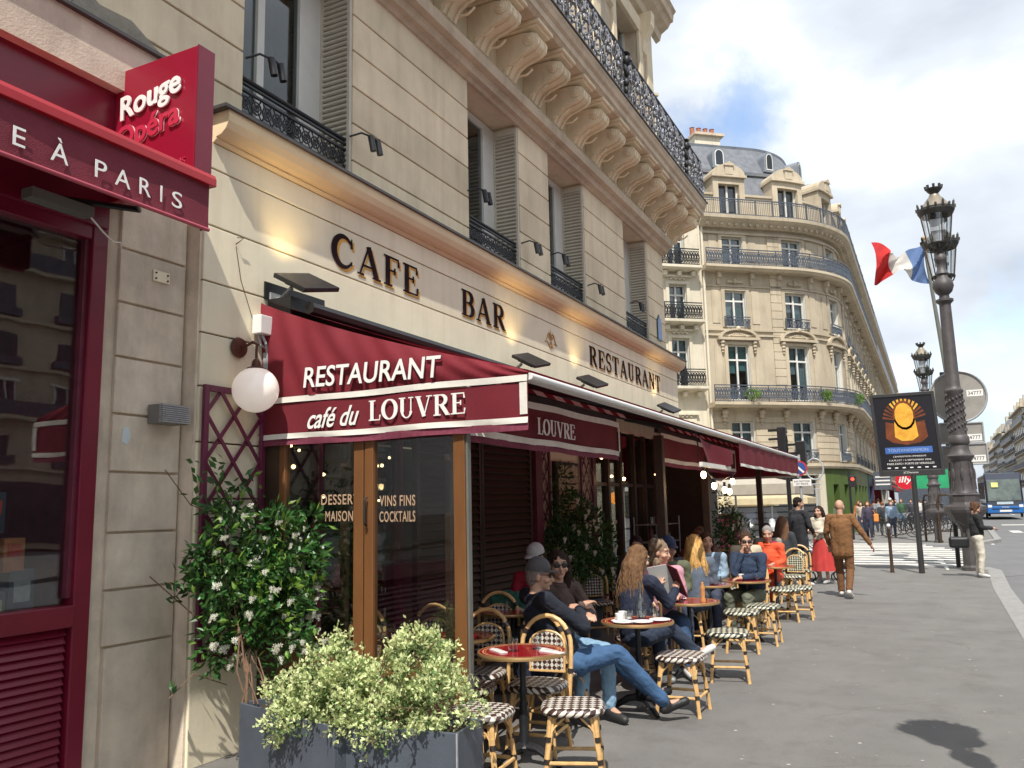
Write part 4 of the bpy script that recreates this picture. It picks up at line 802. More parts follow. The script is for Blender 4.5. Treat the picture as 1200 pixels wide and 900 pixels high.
MB().tube([(-3, 3.90, 3.435), (3.685, 3.90, 3.435)], .013, 8).obj('bottom_rod', pm('rose_rod', (.42, .07, .10), .5, .1), t, smooth=True)
for x in (.5, 1.8, 3.0): MB().tube([(x, 4.7, 3.6), (x+.5, 4.3, 3.58), (x+.1, 3.94, 3.6)], .02, 6).obj('folding_arm', M['black_metal'], t)
MB().box(2.9, 3.3, 4.45, 4.55, 3.50, 3.56).obj('light_strip', M['trim_grey'], t); MB().tube([(3.3, 4.5, 3.52), (3.42, 4.52, 3.45), (3.55, 4.6, 3.44), (3.66, 4.66, 3.47), (3.67, 4.66, 3.40)], .006, 5).obj('cable', M['white'], t)
text('E', .065, .098, (2.415, 3.886, 3.495), (1, 0, 0), (0, 0, 1), M['white'], t, .002)
for ch, x, w_ in (('À', 2.615, .10), ('P', 2.87, .072), ('A', 2.995, .10), ('R', 3.155, .078), ('I', 3.30, .013), ('S', 3.385, .075)):
    text(ch, w_, .098 if ch != 'À' else .130, (x, 3.886, 3.492), (1, 0, 0), (0, 0, 1), M['white'], t, .002)
sg = thing('hanging_sign', 'crimson projecting box sign with raised white word Rouge above the red shop', 'sign', (3.66, 4.35, 3.8))
MB().box(3.60, 3.735, 3.955, 4.72, 3.735, 4.645).obj('sign_box', M['red_sign'], sg, bevel=.004); MB().box(3.60, 3.735, 3.945, 3.956, 3.735, 4.65).obj('edge_trim', M['red_paint'], sg)
ang = R(9); xd = (0, -math.cos(ang), math.sin(ang)); up = (0, math.sin(ang), math.cos(ang))
text('Rouge', .56, .215, (3.590, 4.615, 4.225), xd, up, M['white'], sg, .010, .022, .12, name='raised_letters'); text('Opéra', .58, .215, (3.590, 4.64, 4.01), xd, up, M['pinkred'], sg, .010, .022, .12, name='raised_letters')
text('Opéra', .585, .22, (3.5965, 4.643, 4.007), xd, up, M['white'], sg, .006, .030, .12, name='letter_outline')
text('PARIS', .20, .045, (3.596, 4.22, 3.86), (0, -1, .03), (0, 0, 1), M['pinkred'], sg, .004)
# ================================================================== PLANTS
def leaf_cloud(pts, size, aspect=.42, bend=.25, rnd=.35, up=.3, ns=2):
    """pts: (pos, outward normal). Each leaf = two quads folded along the midrib"""
    vs, fs = [], []
    for p, n_ in pts:
        d = Vector(n_)+Vector((random.gauss(0, 1), random.gauss(0, 1), random.gauss(0, 1)))*rnd*1.6; d.z += up*random.random()
        if d.length < .01: continue
        d.normalize(); a = d.cross(Vector((random.gauss(0, 1), random.gauss(0, 1), random.gauss(0, 1)))).normalized(); b = d.cross(a)
        L = size*random.uniform(.65, 1.25); W_ = L*aspect*.5; p = Vector(p)
        m1 = p+d*L*.45+b*bend*L*.12; t = p+d*L; k = len(vs)
        vs += [p, m1+a*W_-b*bend*L*.25, t-b*bend*L*.1, m1-a*W_-b*bend*L*.25, m1+b*.0]
        fs += [(k, k+1, k+4), (k+1, k+2, k+4), (k+2, k+3, k+4), (k+3, k, k+4)]
    m_ = MB(); m_.v = [tuple(v) for v in vs]; m_.f = fs; m_.m = [0]*len(fs); return m_
def in_blobs(blobs, n, thr=-9, fr=7.0):
    tot = sum(b[3]*b[4]*b[5] for b in blobs)**1; out = []
    for (x, y, z, rx, ry, rz) in blobs:
        for _ in range(max(1, int(n*rx*ry*rz/tot))):
            d = Vector((random.gauss(0, 1), random.gauss(0, 1), random.gauss(0, 1))).normalized(); r_ = random.random()**.30
            q_ = (x+d.x*rx*r_, y+d.y*ry*r_, z+d.z*rz*r_)
            if mnoise.noise(Vector(q_)*fr) > thr: out.append((q_, d))
    return out
js = thing('jasmine', 'dark green star jasmine with white flowers climbing the wall trellis behind the planters', 'plant', (4.45, 4.2, .5))
JB = [(4.40, 4.38, 1.42, .30, .16, .24), (4.70, 4.27, 1.57, .22, .20, .20), (4.50, 4.33, 1.20, .42, .24, .26), (4.80, 4.15, 1.35, .24, .24, .25), (4.38, 4.38, 1.68, .18, .12, .12), (4.37, 4.44, 1.88, .07, .06, .14), (4.50, 4.46, 1.86, .07, .05, .07), (4.42, 4.48, 2.06, .04, .04, .10), (4.62, 4.48, 1.95, .05, .05, .12), (4.80, 4.46, 1.86, .07, .05, .08), (4.55, 4.28, .98, .34, .22, .20), (4.38, 4.40, .82, .22, .14, .18), (4.62, 4.10, 1.12, .24, .2, .2), (4.85, 4.2, 1.05, .2, .18, .2), (4.16, 4.38, 1.45, .12, .10, .12), (4.06, 4.40, 1.30, .08, .08, .08), (4.9, 4.1, 1.6, .14, .12, .12), (4.60, 4.0, .82, .22, .14, .12), (4.7, 3.85, .80, .22, .1, .06), (4.55, 4.05, .62, .1, .12, .12)]
leaf_cloud(in_blobs(JB, 5200, -.06), .080, .42, .3, .5, .2).obj('foliage', M['leaf'], js, fix=False)
leaf_cloud(in_blobs([(a, b-.05, c, d*1.1, e_*1.15, f_*1.1) for a, b, c, d, e_, f_ in JB], 420), .075, .42, .3, .5, .3).obj('young_foliage', M['leaf_young'], js, fix=False)
st = MB()
for k in range(9):
    p = [Vector((4.25+random.uniform(-.05, .2), 4.0+random.uniform(-.05, .05), .48))]
    tgt = Vector((random.uniform(4.3, 4.85), 4.42, random.uniform(.9, 1.7)))
    for i in range(1, 7): p.append(p[0].lerp(tgt, i/6)+Vector((random.gauss(0, .03), random.gauss(0, .02), .06*math.sin(i))))
    st.tube(p, [.0055]*3+[.004]*4, 5)
for tg in (((4.1, 4.42, 1.75), (3.95, 4.5, 1.98)), ((4.2, 4.42, 1.0), (3.88, 4.52, 1.30)), ((4.2, 4.45, .65), (4.05, 4.5, .52))): st.tube([(4.4, 4.35, tg[0][2]-.1), tg[0], tg[1]], .004, 4)
st.obj('stem', M['stem'], js)
leaf_cloud([((4.12+.01*k-.03*(k % 3), 4.42, 1.68+.07*(k % 6)), (-.3, -.2, .5)) for k in range(16)]+[((4.02+.015*(k % 9), 4.47, 1.12+.02*(k % 5)), (-.4, -.3, .2)) for k in range(16)]+[((4.06, 4.48, .55+.01*k), (0, -.2, 1)) for k in range(3)], .08, .42).obj('young_foliage', M['leaf'], js, fix=False)
fl = MB()
for k in range(9):
    c_ = Vector((random.gauss(0, .02), random.gauss(0, .012), random.gauss(0, .018))); a0 = random.random()*6; nrm = Vector((random.gauss(0, .4), -1, random.gauss(0, .4))).normalized(); a_ = nrm.orthogonal().normalized(); b_ = nrm.cross(a_)
    for j in range(5):
        an = a0+j*1.2566; d = a_*math.cos(an)+b_*math.sin(an); q = nrm.cross(d); fl.add([c_, c_+d*.012+q*.007, c_+d*.022+nrm*.004, c_+d*.012-q*.003], [(0, 1, 2, 3)])
flm = fl.mesh('flower_cluster', M['petal'], fix=False)
JF = [b for b in JB if b[3] > .15]
for k in range(85):
    b = random.choice(JF); a = random.uniform(-2.8, -.35); o = link('flower_cluster', flm, js, local=True)
    o.location = Vector((b[0]+b[3]*math.cos(a)*1.02, b[1]+b[4]*math.sin(a)*1.1, b[2]+b[5]*random.uniform(-.8, .55)))-js.location; o.rotation_euler = (random.uniform(-.5, .5), 0, random.uniform(-.9, .5)); o.scale = (random.uniform(.5, .85),)*3
# planters
def planter(c, label, h=.50, wall=.018):
    (a, b, c2, d) = [Vector((*p, 0)) for p in c]       # corners in order
    t = thing('planter', label, 'planter', ((a+c2)/2)[:], 0, 'slate grey box planters at the terrace corner')
    P = [a, b, c2, d]; cen = (a+b+c2+d)/4
    for i in range(4):
        p, q = P[i], P[(i+1) % 4]; n_ = (cen-(p+q)/2); n_ = (n_-(q-p).normalized()*n_.dot((q-p).normalized())).normalized()*wall; e2 = (q-p).normalized()*(wall if i % 2 else 0)
        m_ = MB(); m_.add([p+e2, q-e2, q-e2+n_, p+e2+n_]+[v+Vector((0, 0, h)) for v in (p+e2, q-e2, q-e2+n_, p+e2+n_)], [(3, 2, 1, 0), (4, 5, 6, 7), (0, 1, 5, 4), (1, 2, 6, 5), (2, 3, 7, 6), (3, 0, 4, 7)]); m_.obj('side_panel', M['planter'], t, bevel=.003)
    m_ = MB(); m_.add([p.lerp(cen, .04)+Vector((0, 0, h-.04)) for p in P], [(0, 1, 2, 3)]); m_.obj('soil', M['soil'], t)
    return t
planter([(4.20, 4.04), (3.94, 3.09), (4.29, 3.0), (4.56, 3.95)], 'slate grey planter at the left against the pale wall, jasmine stems rising from it')
planter([(4.02, 3.07), (4.07, 2.38), (4.40, 2.40), (4.34, 3.02)], 'slate grey planter at the right beside the rattan stools, with a chipped steel edge')
o = tag(MB().box(4.058, 4.070, 2.372, 2.379, .02, .50).obj('corner_strip', M['steel']), 'thin worn steel strip on the front corner of the right planter', 'metal strip')
bu = thing('shrub', 'pale cream and green variegated shrub spilling over both grey planters', 'shrub', (4.2, 3.1, .45))
BB = [(4.22, 3.55, .60, .20, .26, .16), (4.18, 3.30, .70, .24, .26, .20), (4.22, 3.04, .68, .20, .22, .17), (4.24, 2.76, .74, .22, .22, .24), (4.20, 2.58, .66, .20, .18, .20), (4.08, 3.10, .58, .20, .30, .16), (4.08, 2.75, .58, .18, .25, .14), (4.06, 3.45, .50, .18, .22, .14), (4.0, 2.86, .43, .09, .12, .09), (3.99, 3.18, .45, .08, .10, .10), (4.08, 3.62, .42, .10, .10, .09), (4.28, 2.78, .90, .13, .15, .12), (4.28, 2.62, .88, .10, .10, .12), (4.25, 3.36, .86, .12, .13, .12), (4.2, 2.36, .62, .12, .08, .12)]
spr = []
for p, d in in_blobs(BB, 2300, -.04, 9.0):
    for _ in range(9):
        spr.append((Vector(p)+d*.02+Vector((random.gauss(0, .013), random.gauss(0, .013), random.gauss(0, .013))), d*.6+Vector((random.gauss(0, .6), random.gauss(0, .6), random.random()))))
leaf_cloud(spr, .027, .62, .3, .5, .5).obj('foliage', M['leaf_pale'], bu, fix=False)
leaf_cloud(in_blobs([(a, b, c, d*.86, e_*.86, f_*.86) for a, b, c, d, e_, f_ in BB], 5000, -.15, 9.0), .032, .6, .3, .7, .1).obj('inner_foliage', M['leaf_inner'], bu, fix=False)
tw = MB()
for k in range(60):
    p, d = random.choice(in_blobs(BB, 30)); tw.tube([(4.2, p[1]*.6+3.05*.4, .46), ((p[0]+4.2)/2, (p[1]+3.05)/2, (p[2]+.5)/2+.03), p], .0035, 4)
tw.obj('twig', M['stem'], bu)
# jasmine bushes under the awning and hedge at the end
for (x, y, z, s_, lab, nl) in ((10.6, 4.25, 1.1, 1.0, 'dark jasmine bush with small white flowers in the shade under the menu case', 3800), (15.6, 3.3, 1.0, .85, 'dark green potted shrub behind the brown post at the far end of the terrace', 2200)):
    t = thing('potted_shrub', lab, 'shrub', (x, y, 0))
    B2 = [(x-.5*s_, y, z, .5*s_, .3, .45*s_), (x+.3*s_, y, z+.1, .6*s_, .3, .5*s_), (x-.2, y+.05, z+.45*s_, .4*s_, .25, .35*s_), (x+.6*s_, y, z-.3, .5*s_, .3, .3), (x-.3, y+.1, z+.9*s_, .18, .15, .3*s_)]
    leaf_cloud(in_blobs(B2, nl), .075, .42, .3, .5).obj('foliage', M['leaf'], t, fix=False)
    for k in range(30):
        b = random.choice(B2); a = random.uniform(-2.8, -.3); o = link('flower_cluster', flm, t, local=True); o.location = Vector((b[0]+b[3]*math.cos(a), b[1]+b[4]*math.sin(a)*1.1, b[2]+b[5]*random.uniform(-.7, .8)))-t.location; o.scale = (1.1,)*3
    MB().lathe([(.22, 0), (.28, .5), (.26, .5), (.24, .44)], (x, y, 0), 16).obj('pot', M['planter'], t, smooth=True); MB().tube([(x, y, .4), (x+.05, y, .9), (x, y, 1.3)], .025, 6).obj('stem', M['stem'], t)
# ================================================================== FURNITURE
def uvdisc(me, s=1.0):
    uv = me.uv_layers.new(name='UVMap'); co = [v.co for v in me.vertices]
    for l in me.loops:
        c = co[l.vertex_index]; uv.data[l.index].uv = (c.x*s+c.z*s*.0, c.y*s+c.z*s*1.0)
    return me
def seat_mesh(name, mat):
    # rounded square seat, woven skin wraps over a padded edge
    m_ = MB(); n = 40; prof = [(.05, .463), (.12, .465), (.165, .466), (.185, .463), (.198, .452), (.204, .436), (.198, .420), (.185, .412), (.10, .410)]
    vs = []
    for r, z in prof:
        for j in range(n):
            a = 2*math.pi*j/n; k = 1/max(abs(math.cos(a))**3.2+abs(math.sin(a))**3.2, .01)**(1/3.2); w_ = .004*math.sin(a*20) if .40 < z < .462 and r > .15 else 0
            vs.append(((r*min(k, 1.13)+w_)*math.cos(a), (r*min(k, 1.13)+w_)*math.sin(a), z+(.0035*math.sin(a*20) if r > .19 else 0)))
    fs = [(i*n+j, i*n+(j+1) % n, (i+1)*n+(j+1) % n, (i+1)*n+j) for i in range(len(prof)-1) for j in range(n)]+[tuple(range(n))]
    m_.add(vs, fs); return uvdisc(m_.mesh(name, mat, True))
def bamboo(m_, a, b, r=.0135, r2=None):
    a, b = Vector(a), Vector(b); n = 5; pts = [a.lerp(b, i/n) for i in range(n+1)]; m_.tube(pts, [r*(1+.10*(i % 2)) for i in range(n+1)], 7)
def make_stool(weave, name='rattan_stool'):
    t = thing(name, 'x', 'stool')
    link('seat', SEAT[weave], t, local=True)
    for sx in (-1, 1):
        for sy in (-1, 1):
            m_ = MB(); top = (sx*.135, sy*.135, .42); bot = (sx*.175, sy*.175, 0)
            bamboo(m_, top, bot, .0155); bamboo(m_, (sx*.115, sy*.135, .40), (sx*.158, sy*.168, .16), .010); bamboo(m_, (sx*.135, sy*.115, .40), (sx*.168, sy*.158, .16), .010)
            m_.obj('leg', M['rattan'], t, smooth=True, local=True)
            m_ = MB()
            for f0 in (.30, .60): 
                p = Vector(top).lerp(Vector(bot), f0); q = Vector(top).lerp(Vector(bot), f0+.07); m_.tube([p, q], .0205, 8)
            m_.obj('binding', M['rattan_dark'], t, local=True)
    m_ = MB(); z = .145; r_ = .163
    for a, b in (((-r_, -r_), (r_, -r_)), ((r_, -r_), (r_, r_)), ((r_, r_), (-r_, r_)), ((-r_, r_), (-r_, -r_))): bamboo(m_, (*a, z), (*b, z), .0115)
    m_.obj('stretcher', M['rattan'], t, smooth=True, local=True)
    for sx in (-1, 1):
        for sy in (-1, 1):
            m_ = MB(); m_.tube([(sx*.05, sy*.14, .405), (sx*.11, sy*.15, .35), (sx*.15, sy*.15, .28), (sx*.15, sy*.11, .35), (sx*.14, sy*.05, .405)], .0075, 5)
            m_.obj('brace', M['rattan'], t, smooth=True, local=True)
    return t
def make_chair(weave, name='rattan_chair'):
    t = make_stool(weave, name); t['category'] = 'chair'      # faces +x, back at -x
    H = .90
    arch = [(-.17, -.175, .30), (-.19, -.19, .55)]+[(-.205-.035*math.sin(R(a)), -.19*math.cos(R(a)), .67+.22*math.sin(R(a))) for a in range(0, 181, 15)]+[(-.19, .19, .55), (-.17, .175, .30)]
    MB().tube(arch, .0165, 8).obj('back_hoop', M['rattan'], t, smooth=True, local=True)
    m_ = MB()
    for a in (30, 150): c_ = Vector((-.205-.035*math.sin(R(a)), -.19*math.cos(R(a)), .67+.22*math.sin(R(a)))); d = Vector((0, math.sin(R(a))*.02, math.cos(R(a))*.02)); m_.tube([c_-d, c_+d], .021, 8)
    for s_ in (-1, 1): m_.tube([(-.185, s_*.185, .50), (-.187, s_*.187, .53)], .022, 8)
    m_.obj('binding', M['rattan_dark'], t, local=True)
    m_ = MB(); ia = [(-.215, -.13, .50), (-.222, -.135, .66)]+[(-.222-.02*math.sin(R(a)), -.135*math.cos(R(a)), .68+.10*math.sin(R(a))) for a in range(0, 181, 20)]+[(-.222, .135, .66), (-.215, .13, .50)]
    m_.tube(ia, .010, 6); m_.tube([(-.215, -.14, .50), (-.215, .14, .50)], .010, 6); m_.obj('inner_hoop', M['rattan'], t, smooth=True, local=True)
    m_ = MB(); m_.add([(-.218, -.125, .51), (-.218, .125, .51), (-.226, .128, .68), (-.236, .09, .755), (-.24, 0, .775), (-.236, -.09, .755), (-.226, -.128, .68)], [(0, 1, 2, 3, 4, 5, 6)])
    m_.add([(-.210, -.125, .51), (-.210, .125, .51), (-.218, .128, .68), (-.228, .09, .755), (-.232, 0, .775), (-.228, -.09, .755), (-.218, -.128, .68)], [(6, 5, 4, 3, 2, 1, 0)])
    me = m_.mesh('woven_back', M['weave_'+weave], fix=False); uv = me.uv_layers.new(name='UVMap')
    for l in me.loops: c = me.vertices[l.vertex_index].co; uv.data[l.index].uv = (c.y*1.4, c.z*1.4)
    link('woven_back', me, t, local=True)
    return t
SEAT = {k: seat_mesh('seat', M['weave_'+k]) for k in ('brown', 'green')}
PB = {('s', 'brown'): make_stool('brown'), ('s', 'green'): make_stool('green'), ('c', 'brown'): make_chair('brown'), ('c', 'green'): make_chair('green')}
index_kids(); _used = set()
SEATS = [
 ('s', 'brown', 5.11, 2.14, 20, 'brown and white rattan stool nearest the camera, in front of the near red table'),
 ('s', 'brown', 4.76, 2.62, 5, 'brown and white rattan stool tucked against the right planter'),
 ('c', 'brown', 5.62, 2.62, 185, 'rattan chair behind the near red table, its hoop overlapping the man in the cap'),
 ('c', 'brown', 5.85, 3.22, 190, 'rattan chair beside the bronze corner post with an orange drink before it'),
 ('s', 'brown', 5.35, 3.05, 10, 'dark rattan stool in the shade left of the near table foot'),
 ('c', 'brown', 7.1, 3.72, 200, 'rattan chair with a green jacket hung over its back'),
 ('c', 'brown', 6.0, 3.85, 180, 'rattan chair inside the glass screen, seen through the right pane'),
 ('c', 'brown', 5.6, 4.25, 175, 'rattan chair inside the glass screen behind the top of the shrub'),
 ('c', 'brown', 6.22, 2.72, 352, 'rattan chair the man in the grey cap sits on'),
 ('c', 'brown', 6.85, 2.98, 345, 'rattan chair under the woman in sunglasses'),
 ('s', 'brown', 7.07, 1.98, 0, 'rattan stool by the second table with a sneaker above it'),
 ('c', 'brown', 7.95, 2.66, 178, 'rattan chair with yellow hoop behind the woman in navy'),
 ('s', 'green', 8.48, 1.90, 12, 'black and cream rattan stool standing out on the pavement by the third table'),
 ('s', 'green', 10.13, 2.10, 8, 'black and cream stool, left of the pair before the man in navy'),
 ('s', 'green', 10.75, 1.97, 0, 'black and cream stool, right of the pair before the man in navy'),
 ('c', 'brown', 8.85, 2.72, 175, 'rattan chair under the woman in the pink top'),
 ('c', 'brown', 10.3, 2.75, 185, 'rattan chair behind the long blonde hair'),
 ('c', 'brown', 11.6, 2.28, 180, 'rattan chair the man in the navy jacket sits on'),
 ('c', 'brown', 10.6, 4.05, 215, 'empty rattan chair in the shade against the front, left of a pair'),
 ('c', 'brown', 11.5, 3.95, 200, 'empty rattan chair in the shade against the front, right of a pair'),
 ('c', 'green', 12.35, 2.36, 190, 'pale rattan chair right behind the man in navy at the pavement edge'),
 ('c', 'green', 12.9, 2.62, 190, 'pale rattan chair second behind the man in navy'),
 ('c', 'green', 14.2, 2.75, 180, 'rattan chair under the person in the orange coat'),
 ('s', 'green', 13.2, 1.88, 4, 'black and cream rattan stool at the far table beside the pavement'),
 ('c', 'green', 15.2, 2.25, 175, 'pale rattan chair beyond the far table, nearer one of two'),
 ('c', 'green', 16.4, 2.3, 185, 'farthest pale rattan chair, next to the red buggy'),
 ('c', 'green', 14.8, 3.3, 190, 'rattan chair in the shade under the person in beige'),
 ('s', 'green', 12.9, 2.05, 10, 'black and cream stool half hidden behind the pale chairs'),
]
for k, w_, x, y, rz, lab in SEATS:
    p = PB[(k, w_)]; g = 'rattan chairs of the terrace' if k == 'c' else 'rattan stools of the terrace'
    if (k, w_) in _used: dup(p, (x, y, 0), R(rz), lab, g)
    else:
        _used.add((k, w_)); p.location = (x, y, 0); p.rotation_euler = (0, 0, R(rz)); p['label'] = lab; p['group'] = g
def make_table():
    t = thing('cafe_table', 'x', 'table')
    MB().lathe([(.001, .715), (.27, .715), (.288, .718), (.292, .722), (.292, .727), (.0, .727)], (0, 0, 0), 48).obj('table_top', M['table_red'], t, smooth=True, local=True)
    MB().lathe([(.288, .705), (.302, .706), (.306, .717), (.302, .729), (.2935, .7305), (.291, .729), (.2925, .715)], (0, 0, 0), 48).obj('rim', M['brass'], t, smooth=True, local=True)
    m_ = MB()
    for a, b in ((.262, .270), (.248, .251)):
        n = 48; vs = [((a if i < n else b)*math.cos(2*math.pi*i/n), (a if i < n else b)*math.sin(2*math.pi*i/n), .7276) for i in range(2*n)]
        m_.add(vs, [(i, (i+1) % n, n+(i+1) % n, n+i) for i in range(n)])
    m_.obj('painted_ring', M['table_ring'], t, local=True, fix=False)
    MB().lathe([(.08, .70), (.03, .69), (.022, .66), (.020, .50), (.030, .47), (.022, .44), (.026, .38), (.034, .30), (.030, .20), (.040, .17), (.036, .13), (.05, .11), (.045, .09), (.02, .08)], (0, 0, 0), 14).obj('pedestal', M['iron'], t, smooth=True, local=True)
    for k in range(3):
        a = k*2.094+.5; c_, s_ = math.cos(a), math.sin(a)
        MB().tube([(.03*c_, .03*s_, .115), (.10*c_, .10*s_, .105), (.18*c_, .18*s_, .06), (.25*c_, .25*s_, .02), (.27*c_, .27*s_, .012)], [.032, .03, .024, .02, .014], 8).obj('foot', M['iron'], t, smooth=True, local=True)
    return t
tb = make_table(); index_kids()
TABLES = [(5.30, 2.58, 'red round table nearest the camera with two glasses and wrapped cutlery'), (5.72, 3.35, 'red round table in the shade behind the corner post holding an orange drink'), (6.96, 2.31, 'red round table covered with cups, plates and a carafe before the woman in navy'), (8.52, 2.28, 'red round table with a wooden pepper mill beside the open menu'), (10.35, 2.52, 'red round table with white cups, left of two before the man in navy'), (11.0, 2.20, 'red round table with a coffee cup at the elbow of the man in navy'), (7.25, 3.62, 'small table in deep shade in front of the person in the white cap'), (5.6, 3.75, 'table inside the glass screen with tumblers on it'), (13.5, 2.25, 'far round table between the pale rattan chairs')]
for i, (x, y, lab) in enumerate(TABLES):
    g = 'round red cafe tables'
    if i == 0: tb.location = (x, y, 0); tb['label'] = lab; tb['group'] = g
    else: dup(tb, (x, y, 0), i*.7, lab, g)
TZ = .728
GM = MB(); GM.lathe([(.026, 0), (.031, .003), (.037, .09), (.0355, .09), (.030, .008), (.001, .008)], (0, 0, 0), 14); GM = GM.mesh('glass', M['tumbler'], True)
CM = MB(); CM.lathe([(.018, 0), (.03, .01), (.038, .045), (.041, .06), (.039, .06), (.034, .045), (.02, .014), (.001, .012)], (0, 0, 0), 14); CM.tube([(.037, 0, .05), (.055, 0, .045), (.055, 0, .025), (.035, 0, .02)], .005, 6); CM = CM.mesh('cup', M['china'], True)
SM = MB(); SM.lathe([(.03, 0), (.05, .004), (.075, .014), (.073, .016), (.045, .007), (.001, .006)], (0, 0, 0), 20); SM = SM.mesh('saucer', M['china'], True)
def put(me, name, x, y, lab, cat, g, z=TZ, rz=0, sc=1):
    o = link(name, me); o.location = (x, y, z); o.rotation_euler = (0, 0, rz); o.scale = (sc,)*3; return tag(o, lab, cat, g)
gt = [(5.24, 2.62, 'empty ribbed tumbler, left of the two on the nearest red table'), (5.36, 2.50, 'empty ribbed tumbler, right of the two on the nearest red table'), (6.90, 2.36, 'tumbler on the table before the woman in navy, left of the carafe'), (6.98, 2.28, 'tumbler beside the carafe on the crowded table'), (7.08, 2.20, 'tumbler right of the carafe at the table edge'), (10.45, 2.42, 'tumbler among the white cups on the far shaded table'), (10.40, 2.35, 'tumbler at the near rim of the table with cups'), (10.95, 2.06, 'tumbler beside the coffee cup of the man in navy'), (7.22, 3.66, 'tumbler in the shade before the person in the white cap'), (5.62, 3.7, 'tumbler behind the glass screen, nearer the post'), (5.55, 3.82, 'tumbler behind the glass screen, farther from the post'), (5.5, 3.9, 'tumbler behind the glass screen by the rattan hoop')]
for x, y, lab in gt: put(GM, 'glass', x, y, lab, 'glass', 'tumblers on the cafe tables')
o = put(GM, 'glass', 5.50, 3.12, 'tumbler of orange juice on the table behind the corner post', 'glass', 'tumblers on the cafe tables')
j = MB().lathe([(.029, .010), (.034, .07), (.001, .07)], (0, 0, 0), 12).obj('juice', pm('orange_juice', (.85, .32, .02), .3, .1, 10, thin=.3), o, local=True)
cp_ = [(6.84, 2.42, 'white cup at the left of the crowded table'), (6.98, 2.44, 'white cup behind the tumblers on the crowded table'), (10.25, 2.62, 'white cup, left one on the table before the blonde woman'), (10.32, 2.48, 'white cup, middle one on the table before the blonde woman'), (11.02, 2.26, 'white coffee cup in front of the man in navy'), (8.62, 2.40, 'small white cup by the pepper mill')]
for i, (x, y, lab) in enumerate(cp_):
    put(SM, 'saucer', x, y, 'white saucer under the '+lab[6:], 'saucer', 'saucers on the cafe tables'); put(CM, 'cup', x, y, lab, 'cup', 'cups on the cafe tables', TZ+.010, i*1.1)
put(SM, 'plate', 6.82, 2.22, 'white plate at the front of the crowded table', 'plate', 'plates', sc=1.2); put(SM, 'plate', 6.98, 2.12, 'white plate at the right of the crowded table', 'plate', 'plates', sc=1.2); put(SM, 'plate', 6.76, 2.36, 'white plate at the left rim of the crowded table', 'plate', 'plates', sc=1.2)
cr = MB(); cr.lathe([(.035, 0), (.045, .01), (.047, .12), (.03, .17), (.016, .22), (.017, .30), (.019, .31), (.015, .30), (.014, .22), (.028, .165), (.043, .12), (.04, .014), (.001, .014)], (0, 0, 0), 16)
put(cr.mesh('carafe', M['tumbler'], True), 'carafe', 7.04, 2.30, 'clear glass water carafe on the crowded table', 'carafe', None or 'carafes')
pmz = MB(); pmz.lathe([(.028, 0), (.030, .02), (.020, .05), (.026, .08), (.022, .12), (.027, .14), (.012, .17), (.014, .185), (.001, .195)], (0, 0, 0), 14)
put(pmz.mesh('pepper_mill', pm('mill_wood', (.52, .25, .09), .4), True), 'pepper_mill', 8.46, 2.12, 'turned wooden pepper mill on the third table', 'pepper mill', 'mills'); put(pmz.mesh('salt_mill', M['iron'], True), 'salt_mill', 8.55, 2.13, 'black salt mill beside the wooden pepper mill', 'salt mill', 'mills', sc=.8)
nb = MB(); nb.box(-.09, .09, -.028, .028, 0, .006); nb.box(-.085, .10, -.008, -.001, .0062, .010); nb.box(-.085, .10, .006, .012, .0062, .010)
nbm = nb.mesh('napkin', M['china'])
for x, y, rz, lab in ((5.22, 2.72, .9, 'white napkin with cutlery at the back of the nearest table'), (5.36, 2.42, 1.0, 'white napkin with cutlery at the front of the nearest table'), (5.30, 2.36, 1.25, 'second white napkin with cutlery at the front of the nearest table'), (7.3, 3.5, .9, 'white napkin on the shaded table')): put(nbm, 'napkin', x, y, lab, 'napkin', 'napkins with cutlery', TZ, rz)
put(MB().box(-.05, .05, -.03, .03, 0, .012).mesh('phone', M['black_metal']), 'phone', 8.40, 2.34, 'black phone lying on the third table', 'phone', 'phones')
